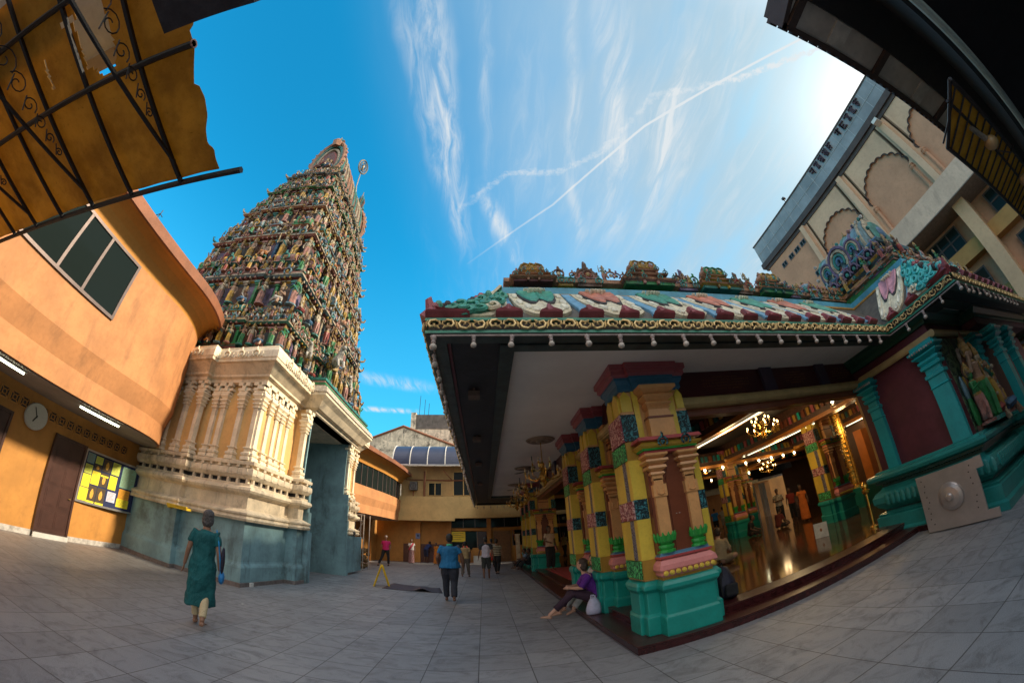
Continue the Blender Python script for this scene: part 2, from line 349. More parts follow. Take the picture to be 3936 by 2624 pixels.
# ochre wall with pilasters
up=[(GX-.22,GY0+.05),(GX-.15,10.25),(GX+.15,10.25),(GX+.15,10.8),(-12,10.8),(-12,8.85),(-10.8,8.75),(-10.8,8.5),(-8.15,8.25),(-8.15,8.45)]
upf=[(-12,14.4),(GX+.15,14.4),(GX+.15,14.95),(GX-.15,14.95),(GX-.15,GY1-.1),(-12,GY1-.1)]
mb=MB(); mb.mould(up,[(-.12,3.14),(-.12,5.35)],0); mb.mould(upf,[(-.12,3.14),(-.12,5.35)],0); mb.box(-12,10.7,5.46,GX-.0,14.5,5.9,0); mb.build('podium_wall',OCHRE,TW)
PIL=MB(); 
PIL.mould(rect(-.10,-.06,.10,.14),[(.05,0),(.05,.08),(.02,.10),(.05,.14),(.05,.19),(.0,.22),(.0,.30),(.03,.31),(.03,.34),(-.02,.36),(-.02,1.42),(.01,1.44),(.02,1.48),(-.02,1.50),(.03,1.55),(.03,1.58),(-.01,1.60),(.05,1.66),(.05,1.69),(0,1.71),(.07,1.79),(.07,1.84),(.0,1.86),(0,1.9)],0)
PIL.box(-.17,-.10,1.86,.17,.14,1.93,0); PIL.box(-.24,-.08,1.95,.24,.14,2.03,0); PIL.box(-.07,-.13,1.93,.07,0,2.08,0); PIL.box(-.22,-.13,2.08,-.05,0,2.18,0); PIL.box(.05,-.13,2.08,.22,0,2.18,0)
pild=PIL.data('pilaster',[CREAMB])
def pil(x,y,a,s=1):
    o=bpy.data.objects.new('pilaster',pild); C.objects.link(o); o.location=(x,y,3.12); o.rotation_euler=(0,0,a); o.scale=(s,s,1); attach(o,TW)
for x,y in ((-6.12,8.22),(-6.72,8.30),(-7.42,8.37),(-7.78,8.41),(-8.28,8.24),(-8.9,8.30),(-9.6,8.37),(-10.3,8.44),(-11.2,8.70),(-11.7,8.75)): pil(x,y+.08,-.1)
for y in (8.36,8.78,9.18,9.48,9.86): pil(GX-.30,y,PI/2)
for y,x in ((10.42,GX+.08),(14.6,GX+.08),(15.2,GX-.22),(15.6,GX-.22),(16.15,GX-.22)): pil(x,y,PI/2)
# cornice and frieze of the podium
full=[(GX-.22,GY0+.0),(GX-.22,9.75),(GX-.22,GY1-.15),(-12,GY1-.15),(-12,8.75),(-10.8,8.7),(-10.8,8.45),(-8.15,8.15),(-8.15,8.38)]
mb=MB(); mb.mould(full,[(-.06,5.28),(.0,5.30),(.0,5.40),(.10,5.44),(.10,5.50),(.22,5.62),(.34,5.74),(.42,5.76),(.42,5.84)],0); mb.build('cove_cornice',CREAM,TW)
mb=MB(); mb.mould(full,[(.42,5.84),(.44,5.86),(.44,6.06),(.40,6.16),(.30,6.20),(.30,6.26),(.2,6.28),(.2,6.34)],0)
def kudu(m,mi,mi2,s=1,z=0):
    # little horseshoe arch with a face boss, facing -y
    pts=[(math.cos(t)*.12*s,-.02,z+.12*s+math.sin(t)*.11*s) for t in [PI*(-.3+1.6*i/8) for i in range(9)]]
    m.tube(pts,.025*s,5,mi); m.ell((0,-.02,z+.11*s),(.055*s,.03*s,.06*s),6,mi2,4); m.tube([(0,-.02,z+.22*s),(0,-.03,z+.30*s),(0,-.01,z+.36*s)],[.035*s,.03*s,.006*s],5,mi)
def fr(p,d,nn,s):
    mb.T=tr(p.x+nn.x*.46,p.y+nn.y*.46,0)@Matrix(((d.x,-nn.x,0,0),(d.y,-nn.y,0,0),(0,0,1,0),(0,0,0,1)))
    kudu(mb,0,0,.95,5.84); mb.box(-.24,-.01,5.88,-.16,.02,6.02,0); mb.box(.16,-.01,5.88,.24,.02,6.02,0)
along(full,.55,fr,(2,3)); mb.T=Matrix.Identity(4)
mb.build('carved_frieze',CREAMB,TW)
# porch hood over the doorway
hood=[(GX+.25,10.6),(GX+.25,15.1),(GX-.3,15.1),(GX-.3,10.6)]
mb=MB(); mb.mould(hood,[(-.05,5.30),(.0,5.34),(.0,5.42),(.14,5.46),(.3,5.66),(.46,5.80),(.46,5.88)],0); mb.mould(hood,[(.46,5.88),(.50,5.90),(.44,6.10),(.28,6.18),(.28,6.22)],1)
mb.mould(hood,[(.30,6.22),(.30,6.30),(.22,6.32),(.22,6.40),(.26,6.42),(.26,6.50)],[2,2,3,4,4]); 
mb.build('porch_hood',[CREAM,pm('worn_floral_border',(.50,.42,.33),.7,.6,22,.5,dirt=.5,fine=.5),TM[TI['green']],TM[TI['pink']],TM[TI['teal']]],TW)

# ------------- statues: eight painted figures
def statue_mb(seed,pose):
    R=random.Random(seed); m=MB()
    skin=R.choice([TI[k] for k in ('skin','skin','cream','salmon','brown','green','lblue')]); dress=R.choice([TI[k] for k in('red','yellow','green','blue','orange','teal','pink','white')]); gold=TI['gold']; sash=R.choice([TI[k] for k in('yellow','red','white','teal')])
    lean=R.uniform(-.06,.06)
    if pose in('stand','dance'):
        m.lathe([(.10,0),(.13,.04),(.11,.2),(.13,.42),(.12,.5),(.09,.52)],(lean,0,0),7,dress,1,.8)
        m.tube([(-.05+lean,-.09,.02),(-.03+lean,-.1,.3),(lean,-.07,.5)],[.05,.05,.05],5,dress)
        hipz=.5
    elif pose=='sit':
        m.tube([(-.22,-.08,.06),(0,-.16,.10),(.22,-.08,.06)],[.07,.08,.07],6,dress); m.ell((0,0,.1),(.17,.14,.12),7,dress); hipz=.14
        m.tube([(.12,-.12,.1),(.13,-.2,-.12)],[.06,.05],5,skin)
    m.lathe([(.09,0),(.115,.05),(.095,.14),(.12,.24),(.07,.30),(.04,.33)],(lean,0,hipz),7,skin,1,.75)
    m.lathe([(.123,.0),(.127,.03),(.12,.05)],(lean,0,hipz),7,gold,1,.8); m.lathe([(.06,.27),(.10,.28),(.05,.31)],(lean,0,hipz),7,gold,1,.8)
    hz=hipz+.40; m.ell((lean,-.01,hz),(.07,.07,.085),7,skin)
    m.lathe([(.075,.03),(.085,.06),(.07,.10),(.075,.12),(.045,.18),(.05,.20),(.015,.27)],(lean,0,hz),7,gold,1,1)
    m.tube([(lean-.10,.02,hz-.02),(lean-.13,.03,hz+.08),(lean,.04,hz+.2),(lean+.13,.03,hz+.08),(lean+.10,.02,hz-.02)],.018,4,gold)
    for sgn in (-1,1):
        sh=(lean+sgn*.12,0,hipz+.26); k=R.choice((0,1,2))
        if k==0: el=(lean+sgn*.2,-.03,hipz+.12); ha=(lean+sgn*.10,-.15,hipz+.18)
        elif k==1: el=(lean+sgn*.24,-.02,hipz+.16); ha=(lean+sgn*.26,-.08,hipz+.38)
        else: el=(lean+sgn*.19,0,hipz+.08); ha=(lean+sgn*.17,-.07,hipz-.08)
        m.tube([sh,el,ha],[.042,.032,.026],5,skin); m.ell(ha,(.03,.03,.035),5,skin,4)
        if R.random()<.5 and k==1: m.tube([(ha[0],ha[1],ha[2]-.3),(ha[0],ha[1],ha[2]+.18)],.014,4,gold)
    if R.random()<.6: m.tube([(lean-.11,-.03,hipz+.28),(lean,-.10,hipz+.12),(lean+.1,-.06,hipz)],.025,4,sash)
    m.lathe([(.20,-.05),(.20,0),(.17,.005)],(lean*0,0,0),8,R.choice([TI['pink'],TI['teal'],TI['lblue']]),1,.8)
    return m
random.seed(5)
ST=[statue_mb(i*7+3,('stand','dance','sit','stand','sit')[i%5]) for i in range(16)]
STD=[m.data('statue',TM) for m in ST]
statues=[]      # (importance, variant, matrix)
def put_statue(x,y,z,a,s,imp):
    statues.append((imp,random.randrange(len(ST)),(x,y,z,a,s)))
# ------------- tiers
TY=12.0; TX=-8.85
def stepped(x0,x1,y0,y1,p):
    cx=(x0+x1)/2; cy=(y0+y1)/2; wx=(x1-x0)*.22; wy=(y1-y0)*.19
    return [(x1,y0),(x1,cy-wy),(x1+p,cy-wy),(x1+p,cy+wy),(x1,cy+wy),(x1,y1),(cx+wx,y1),(cx+wx,y1+p),(cx-wx,y1+p),(cx-wx,y1),(x0,y1),(x0,cy+wy),(x0-p,cy+wy),(x0-p,cy-wy),(x0,cy-wy),(x0,y0),(cx-wx,y0),(cx-wx,y0-p),(cx+wx,y0-p),(cx+wx,y0)]
def kuta(m,x,y,z,s,cs):
    # miniature square shrine with domed roof
    m.T=tr(x,y,z)@Matrix.Diagonal((s,s,s,1))
    m.mould(rect(-.3,-.3,.3,.3),[(0,0),(0,.06),(-.06,.08),(-.06,.3),(.04,.36),(.02,.42),(-.08,.44)],[cs[0],cs[1],cs[2],cs[1],cs[0],cs[3]])
    for sx in (-1,1):
        for sy in (-1,1): m.box(sx*.2-.03,sy*.27-.02,.08,sx*.2+.03,sy*.27+.02,.3,cs[3]); m.box(sx*.27-.02,sy*.2-.03,.08,sx*.27+.02,sy*.2+.03,.3,cs[3])
    m.lathe([(.2,.42),(.2,.5),(.29,.54),(.31,.62),(.25,.74),(.12,.84),(.05,.88),(.07,.92),(.02,1.02)],(0,0,0),8,cs[0],ms=[cs[2],cs[1],cs[0],cs[0],cs[3],cs[3],cs[1],cs[1]])
    for a in range(4):
        b=m.T.copy(); m.T=m.T@rot(a*PI/2)@tr(0,-.29,.5); kudu(m,cs[3],cs[1],.9); m.T=b
    m.T=Matrix.Identity(4)
def sala(m,x,y,z,a,s,L,cs):
    # miniature oblong shrine with barrel roof; long side along local x
    m.T=tr(x,y,z)@rot(a)@Matrix.Diagonal((s,s,s,1))
    m.mould(rect(-L/2,-.28,L/2,.28),[(0,0),(0,.06),(-.06,.08),(-.06,.32),(.05,.38),(.03,.44),(-.08,.46)],[cs[0],cs[1],cs[2],cs[1],cs[0],cs[3]])
    k=max(2,int(L/.3))
    for i in range(k+1): xx=-L/2+.05+(L-.1)*i/k; m.box(xx-.03,-.29,.08,xx+.03,-.2,.32,cs[3])
    arc=[(math.cos(t)*.31,.62+math.sin(t)*.27) for t in [PI*(-.18+1.36*i/10) for i in range(11)]]
    m.prism([(yy,zz) for yy,zz in arc],0,-L/2-.02,L/2+.02,cs[0])
    for e in (-1,1):
        m.tube([(e*(L/2+.03),yy*1.08,zz) for yy,zz in arc],.035,4,cs[3]); m.ell((e*(L/2+.03),0,.62),(.02,.13,.13),6,cs[1])
        m.tube([(e*(L/2+.03),0,.9),(e*(L/2+.05),0,1.0),(e*(L/2),0,1.12)],[.05,.045,.01],5,cs[3])
    for i in range(max(1,int(L/.35))):
        xx=-L/2+L*(i+.5)/max(1,int(L/.35)); m.lathe([(.03,.88),(.05,.92),(.02,.98),(.03,1.0),(.005,1.08)],(xx,0,0),5,cs[1])
    b=m.T.copy(); m.T=m.T@tr(0,-.33,.42); kudu(m,cs[1],cs[3],1.5); m.T=b
    m.T=Matrix.Identity(4)
SCH=[('teal','yellow','maroon','cream'),('lblue','pink','teal','cream'),('pink','teal','dark','yellow'),('salmon','lblue','brown','cream'),('green','salmon','maroon','cream'),('lblue','yellow','violet','white')]
def tier(k,z0,z1,x0,x1,y0,y1,first=False):
    h=z1-z0; p=.14-.01*k; cs=[TI[c] for c in SCH[k%len(SCH)]]; R=random.Random(90+k)
    poly=stepped(x0,x1,y0,y1,p); mb=MB()
    wt=TI['dark'] if k%2 else TI['maroon']
    prof=[(.16,z0),(.16,z0+.05*h),(.05,z0+.07*h),(.10,z0+.10*h),(.10,z0+.13*h),(-.02,z0+.15*h),(-.02,z0+.56*h),(.05,z0+.58*h),(.05,z0+.60*h),(.16,z0+.62*h),(.25,z0+.645*h),(.25,z0+.67*h),(.19,z0+.71*h),(.10,z0+.75*h),(.12,z0+.78*h),(.0,z0+.79*h),(-.02,z0+.86*h),(.05,z0+.88*h),(.02,z0+.92*h),(-.15,z0+.93*h),(-.3,z1)]
    c=lambda n:TI[n]
    mb.mould(poly,prof,[c('maroon'),c('pink'),cs[0],c('brown'),c('pink'),wt,c('yellow'),c('cream'),c('maroon'),cs[0],c('cream'),cs[1],c('cream'),c('pink'),cs[0],c('brown'),c('cream'),cs[0],c('maroon'),c('brown')],bot=False)
    u=h/2.2
    # sides: (origin, direction, outward, length, visible)
    n=len(poly)
    for i in range(n):
        a=Vector(poly[i]);b=Vector(poly[(i+1)%n]);L=(b-a).length; d=(b-a)/L; o=Vector((d.y,-d.x))
        vis=(o.y<-.5 or o.x>.5)
        if L<.35 or not vis: continue
        ang=math.atan2(d.y,d.x)
        Tm=tr(a.x,a.y,0)@rot(ang)
        mb.T=Tm
        kk=max(2,round(L/(.60*max(u,.7)))); st=L/kk
        for j in range(kk+1):      # coloured pilasters
            xx=min(max(j*st,.06),L-.06); pc=TI[R.choice(('green','cream','yellow','lblue','teal','salmon','green','blue'))]
            mb.box(xx-.055,-.05,z0+.13*h,xx+.055,.05,z0+.50*h,pc); mb.box(xx-.08,-.08,z0+.13*h,xx+.08,.05,z0+.17*h,pc); mb.box(xx-.085,-.085,z0+.50*h,xx+.085,.05,z0+.53*h,pc); mb.box(xx-.12,-.12,z0+.53*h,xx+.12,.05,z0+.57*h,TI[R.choice(('pink','cream','teal'))])
        for j in range(kk):
            xx=(j+.5)*st
            mb.box(xx-st*.30,-.0,z0+.16*h,xx+st*.30,.05,z0+.48*h,TI[R.choice(('dark','dark','brown','violet'))])
            mb.T=Tm@tr(xx,-.26,z0+.64*h); kudu(mb,TI[R.choice(('cream','pink','lblue'))],TI[R.choice(('yellow','teal','salmon'))],.95*u+.2); mb.T=Tm
            w=Tm@Vector((xx,-.20,0)); put_statue(w.x,w.y,z0+.135*h,ang+R.uniform(-.35,.35),.44*h/1.0*R.uniform(.78,1.18),h*2+R.random()+(0 if j%1 else 1))
        # second row: shrines and seated figures above the cornice
        m2=max(1,round(L/(1.0*u+.2)))
        for j in range(m2):
            xx=(j+.5)*L/m2; w=Tm@Vector((xx,.03,0)); cc=[TI[q_] for q_ in R.choice(SCH)]
            sz=.42*h
            mb.T=Matrix.Identity(4)
            if j%2==0 and L/m2>.8: sala(mb,w.x,w.y,z0+.78*h,ang,sz*.92,min(L/m2/sz*.62,1.5),cc)
            else: kuta(mb,w.x,w.y,z0+.78*h,sz*.9,cc)
            for e in (-.5,.5):
                w=Tm@Vector((xx+e*L/m2*.92,-.06,0)); put_statue(w.x,w.y,z0+.78*h,ang,.30*h*R.uniform(.85,1.15),h+R.random())
            if R.random()<.7:
                w=Tm@Vector((xx,-.30,0)); put_statue(w.x,w.y,z0+.75*h,ang,.22*h,h*.6+R.random())
            mb.T=Tm
        # brackets and small lions along the cornice
        for j in range(int(L/.22)):
            xx=(j+.5)*.22; mb.box(xx-.03,-.2,z0+.595*h,xx+.03,0,z0+.64*h,TI[R.choice(('cream','pink','yellow'))])
            if R.random()<.6: mb.ell((xx,-.20,z0+.80*h),(.05,.05,.08),5,TI[R.choice(('cream','gold','salmon','teal','white'))],4)
        for j in range(int(L*13)):      # broken outline: crests, brackets, small beasts, garlands
            xx=R.uniform(.05,L-.05); zz=z0+h*R.choice((.62,.72,.80,.80,.90,.97,.30,.45,.12)); r_=R.uniform(.02,.05)*(1 if zz>z0+.5*h else .7); yy=-R.uniform(.05,.24)*(1 if zz>z0+.55*h else .6)
            a_=R.uniform(-1,1); cc_=TI[R.choice(('brown','cream','gold','salmon','teal','maroon','pink','dark','lblue','white','brown','skin'))]
            mb.tube([(xx,yy,zz),(xx+a_*.06,yy-.03,zz+r_*1.8),(xx+a_*.12,yy-.02,zz+r_*3.6)],[r_,r_*.8,r_*.15],5,cc_)
        mb.T=Matrix.Identity(4)
    # corner scrolls that break up the outline
    for (x,y) in ((x1,y0),(x1,y1),(x0,y0)):
        sx=1 if x==x1 else -1; sy=1 if y==y1 else -1
        for zz in ((.66,.88) if x==x1 else (.7,)):
            mb.tube([(x+sx*.15,y+sy*.15,z0+zz*h),(x+sx*.27,y+sy*.27,z0+(zz+.03)*h),(x+sx*.32,y+sy*.32,z0+(zz+.10)*h),(x+sx*.26,y+sy*.26,z0+(zz+.12)*h)],[.06,.05,.03,.01],5,TI[R.choice(('teal','cream','gold'))])
        put_statue(x+sx*.10,y+sy*.10,z0+.135*h,math.atan2(sx,-sy)*.5 if sy<0 else PI/2,.42*h,h*2.2+R.random())
    mb.build('tower_storey',TM,TW)
lv=[6.34,7.85,10.15,12.4,14.35,16.0,17.35]
def ext(z):
    f=(z-6.3)/(17.35-6.3); f=max(0,f); xs=((6.3,-11.6),(10.3,-11.15),(12.3,-10.7),(15.3,-10.0),(17.4,-9.45)); x0=-9.45
    for (za,a_),(zb_,b_) in zip(xs[:-1],xs[1:]):
        if za<=z<=zb_: x0=a_+(b_-a_)*(z-za)/(zb_-za)
    return (x0, -6.02-1.42*f, 8.4+1.15*f, 15.65-1.15*f)
for k in range(6):
    e=ext(lv[k]+.25); tier(k,lv[k],lv[k+1],e[0],e[1],e[2],e[3])
# deep extra tier over the porch, carrying big figures
mb=MB(); mb.mould([(GX+.15,10.9),(GX+.15,14.9),(GX-.7,14.9),(GX-.7,10.9)],[(.1,6.5),(.1,6.56),(0,6.58),(0,6.64),(.06,6.68),(-.15,6.72),(-.2,7.9),(-.5,8.1)],[TI['green'],TI['pink'],TI['cream'],TI['teal'],TI['maroon'],TI['dark'],TI['maroon']])
mb.build('porch_backdrop',TM,TW)
for j in range(7):
    put_statue(GX+.2,11.1+j*.6,6.7,PI/2,.85+.2*(j%2),30-j)
    put_statue(GX+.02,11.0+j*.62,7.75,PI/2,.62,12-j)
# horses with riders on the corner of the porch
def horse(x,y,z,a,s,nm):
    m=MB(); m.T=tr(x,y,z)@rot(a)@Matrix.Diagonal((s,s,s,1)); w=TI['white']
    m.tube([(0,.62,.95),(0,.45,1.0),(0,.1,1.02),(0,-.3,1.1),(0,-.5,1.2),(0,-.66,1.5)],[.10,.22,.21,.23,.20,.12],9,w)
    m.tube([(0,-.58,1.42),(0,-.72,1.66),(0,-.92,1.60),(0,-1.05,1.48)],[.13,.12,.09,.05],8,w)
    for sx in (-1,1):
        m.tube([(sx*.12,.5,.95),(sx*.15,.62,.62),(sx*.13,.55,.40),(sx*.13,.72,.04)],[.14,.09,.06,.05],6,w)
        m.tube([(sx*.12,-.42,1.05),(sx*.15,-.75,.95),(sx*.14,-.85,.66),(sx*.14,-.72,.58)],[.12,.08,.055,.045],6,w)
        m.tube([(sx*.05,-.66,1.74),(sx*.07,-.66,1.86)],[.03,.008],4,w)
    m.tube([(0,.66,1.0),(0,.85,.95),(0,.9,.5)],[.06,.08,.02],6,w)
    m.tube([(0,-.48,1.5),(0,-.35,1.3),(0,-.2,1.22)],[.06,.06,.03],5,TI['brown'])
    m.box(-.25,-.22,1.0,.25,.22,1.26,TI['yellow']); m.box(-.27,-.08,.75,.27,.1,1.05,TI['yellow'])
    m.build('horse_statue',TM,TW)
    r=MB(); r.merge(ST[0],tr(x,y,z)@rot(a+.4)@tr(0,0,s*1.1)@Matrix.Diagonal((s*1.05,s*1.05,s*1.05,1))); r.build('rider_statue',TM,TW)
horse(GX+.25,11.2,6.62,.9,.78,'a'); horse(GX+.10,13.5,6.62,.35,.7,'b'); horse(GX-.05,9.85,6.5,.5,.5,'c')
# barrel roof
zb=17.35; e=ext(17.5); xa,xb,ya,yb=e
mb=MB(); mb.mould(rect(xa+.15,ya+.1,xb-.15,yb-.1),[(.2,zb),(.2,zb+.12),(0,zb+.14),(0,zb+.55),(.16,zb+.62),(.1,zb+.72),(-.1,zb+.74)],[TI['pink'],TI['teal'],TI['maroon'],TI['cream'],TI['lblue'],TI['brown']])
hw=.80; cx=(xa+xb)/2; yb=15.0; ya=ya+.05
def vault(f): return [(cx+math.cos(t)*hw*f,zb+1.30+math.sin(t)*(2.15 if math.sin(t)>0 else .75)*f) for t in [PI*(-.22+1.44*i/20) for i in range(21)]]
V1=vault(1); mb.prism([(x,z) for x,z in V1],1,ya+.25,yb-.25,TI['brown'])
for yy in [ya+.45+i*.42 for i in range(int((yb-ya-.9)/.42)+1)]:
    mb.tube([(x,yy,z) for x,z in vault(1.03)],.07,5,TI[random.choice(('salmon','cream','teal'))])
for i in range(3,18,2):
    mb.tube([(V1[i][0],ya+.2,V1[i][1]),(V1[i][0],yb-.2,V1[i][1])],.06,4,TI[random.choice(('pink','teal','gold','cream'))])
for yy,sg in ((ya+.10,-1),(yb-.15,1)):
    for f,c_,r in ((1.10,'salmon',.13),(.92,'teal',.09),(.74,'cream',.08),(.56,'red',.07)):
        mb.tube([(x,yy,z) for x,z in vault(f)],r,6,TI[c_])
    for i in range(0,21): 
        dx_=V1[i][0]-cx; mb.tube([(V1[i][0]+dx_*.08,yy,V1[i][1]),(V1[i][0]+dx_*.28,yy+sg*.05,V1[i][1]+.12),(V1[i][0]+dx_*.30,yy,V1[i][1]+.30)],[.10,.07,.01],5,TI[random.choice(('gold','salmon','brown','pink'))])
    mb.prism([(x,z) for x,z in vault(.60)],1,yy-.05,yy+.05,TI['maroon'])
    for k in range(3): mb.merge(ST[(k*5+2)%16],tr(cx-.32+.32*k,yy+sg*.12,zb+.75+(.2 if k==1 else 0))@Matrix.Diagonal((1.0,1.0,1.0,1)))
    zt=zb+3.45; hh=1.0 if sg<0 else 2.4
    mb.tube([(cx,yy,zt-.25),(cx,yy+sg*.12,zt+.12*hh),(cx,yy+sg*.1,zt+.42*hh)],[.30,.30,.14],7,TI['salmon'])
    for sx in (-1,1):
        for q_,(ox,oz) in enumerate(((.42,.30),(.30,.62),(.14,.80))): mb.tube([(cx+sx*.12,yy,zt+.12*hh*q_),(cx+sx*ox,yy,zt+(oz-.2)*hh),(cx+sx*ox*.8,yy,zt+oz*hh)],[.10,.08,.01],5,TI['brown' if q_%2 else 'teal'])
    mb.tube([(cx,yy,zt+.3*hh),(cx,yy,zt+.95*hh)],[.1,.02],5,TI['gold'])
mb.build('barrel_roof',TM,TW)
for j in range(7): put_statue(xb-.02,ya+.5+j*.62,zb+.1,PI/2,.6,3)
for j in range(4): put_statue(xa+.5+j*.62,ya-.0,zb+.1,0,.6,3)
# round metal wheel standing off the far gable on a curved stem
mb=MB(); ry,rx_,rz_=13.35,cx,23.95
mb.tube([(cx,yb-.3,zb+3.3),(cx,yb-.9,zb+3.9),(rx_,ry+.2,zb+4.6),(rx_,ry,rz_-.42)],[.05,.05,.04,.03],6,0)
for r_,w_ in ((.78,.06),(.50,.04)): mb.tube([(rx_+math.cos(t)*r_*.25,ry+math.cos(t)*r_*.45,rz_+.2+r_*math.sin(t)) for t in [2*PI*i/20 for i in range(21)]],w_,5,0)
mb.lathe([(.02,-.4),(.12,-.25),(.08,-.1),(.12,.05),(.07,.15),(.02,.35)],(rx_,ry,rz_+.2),7,0)
for k in range(6):
    t=k*PI/3; mb.tube([(rx_,ry,rz_+.2),(rx_+math.cos(t)*.19,ry+math.cos(t)*.35,rz_+.2+.78*math.sin(t))],.03,4,0)
mb.build('wheel_finial',pm('tarnished_bronze',(.16,.14,.10),.5,.3,5,.2,metal=.5),TW)
statues.sort(key=lambda s:-s[0])
for imp,vn,(x,y,z,a,s) in statues[:96]:
    o=bpy.data.objects.new('statue',STD[vn]); C.objects.link(o); o.location=(x,y,z); o.rotation_euler=(0,0,a); o.scale=(s,s,s); attach(o,TW)
mb=MB()
for imp,vn,(x,y,z,a,s) in statues[96:]: mb.merge(ST[vn],tr(x,y,z)@rot(a)@Matrix.Diagonal((s,s,s,1)))
o=mb.build('small_statues',TM,TW); o['kind']='stuff'
# yellow wooden ramp board leaning against the plinth
mb=MB(); mb.T=tr(-7.9,8.02,1.60)@Matrix.Rotation(-.0,4,'Y')
mb.box(-.35,-.10,-.03,.40,.08,.03,0); mb.box(-.35,-.12,.03,.40,-.08,.06,0); mb.box(-.33,-.08,-.06,-.27,.06,-.03,0); mb.T=Matrix.Identity(4)
tag(mb.build('yellow_rail',pm('yellow_paint',(.75,.48,.03),.45)),'short yellow painted rail fixed along the top of the teal plinth behind the woman','rail')
# ---------------------------------------------------------------- temple hall
HALL=thing('temple_hall','open pillared temple hall with painted columns, dark maroon steps and a petal-carved eave','temple',(8,12,0))
MAR=pm('maroon_granite',(.045,.010,.010),.22,.35,9,.05,fine=.3,spec=.6)
MAR2=pm('maroon_granite_edge',(.06,.014,.013),.3,.3,9,.05)
FLO=pm('polished_brown_floor',(.10,.045,.018),.10,.3,2,.02,fine=.1,spec=.7)
gT=gloss('turquoise',(.012,.27,.22)); gY=gloss('yellow',(.66,.46,.06)); gO=gloss('ochre',(.36,.20,.03)); gOr=gloss('apricot',(.62,.31,.12)); gBr=gloss('brown',(.16,.045,.02)); gG=gloss('leaf_green',(.03,.30,.05)); gP=gloss('pink',(.66,.24,.22)); gR=gloss('red',(.40,.07,.07)); gB=gloss('deep_blue',(.03,.12,.20)); gM=gloss('wine',(.30,.07,.08)); gDt=gloss('dark_teal',(.02,.10,.10)); gV=gloss('slate',(.16,.14,.19)); gLb=gloss('slate_blue',(.10,.22,.32))
def relief(name,a,b_,sc):
    if name in MATS: return MATS[name]
    m=pm(name,a,.45,.1,3,.1); t=m.node_tree; q=N(t); b=t.nodes['Principled BSDF']; co=q.n('ShaderNodeTexCoord').outputs['Object']
    n=q.noise(q.map(co,(sc,sc,sc)),1,2,.5,2.2); f=q.sm(n,.47,.56)
    t.links.new(q.mix(f,a,b_),b.inputs['Base Color']); bp=q.n('ShaderNodeBump'); bp.inputs['Strength'].default_value=.9; bp.inputs['Distance'].default_value=.02
    t.links.new(f,bp.inputs['Height']); t.links.new(bp.outputs[0],b.inputs['Normal']); return m
rR=relief('rose_relief_tile',(.28,.04,.06),(.75,.45,.40),15); rG=relief('green_relief_tile',(.01,.11,.03),(.10,.58,.18),14); rT=relief('teal_relief_tile',(.004,.02,.025),(.05,.22,.25),14); rV=relief('slate_relief_strip',(.08,.07,.10),(.30,.27,.32),26)
# platform: two low granite steps and a polished floor
plan1=[(1.68,4.31),(7.85,4.31),(7.85,2.9),(23,2.9),(23,24),(1.68,24)]
mb=MB(); mb.mould(plan1,[(0,0),(0,.09),(.012,.10),(.012,.115)],[0,1,1]); mb.build('lower_step',[MAR,MAR2],HALL,bevel=.004)
plan2=[(2.02,4.64),(23,4.64),(23,23.6),(2.02,23.6)]
mb=MB(); mb.mould(plan2,[(0,.112),(0,.205),(.01,.212),(.01,.23)],[0,1,1]); mb.build('upper_step',[MAR,MAR2],HALL,bevel=.004)
mb=MB(); mb.box(2.85,5.0,.232,22.9,23.4,.236); mb.build('polished_floor',FLO,HALL)
mb=MB(); mb.box(2.35,9.5,.234,4.6,15.2,.242); mb.build('red_carpet',pm('red_carpet',(.33,.035,.03),.95,.15,30,.3),HALL)
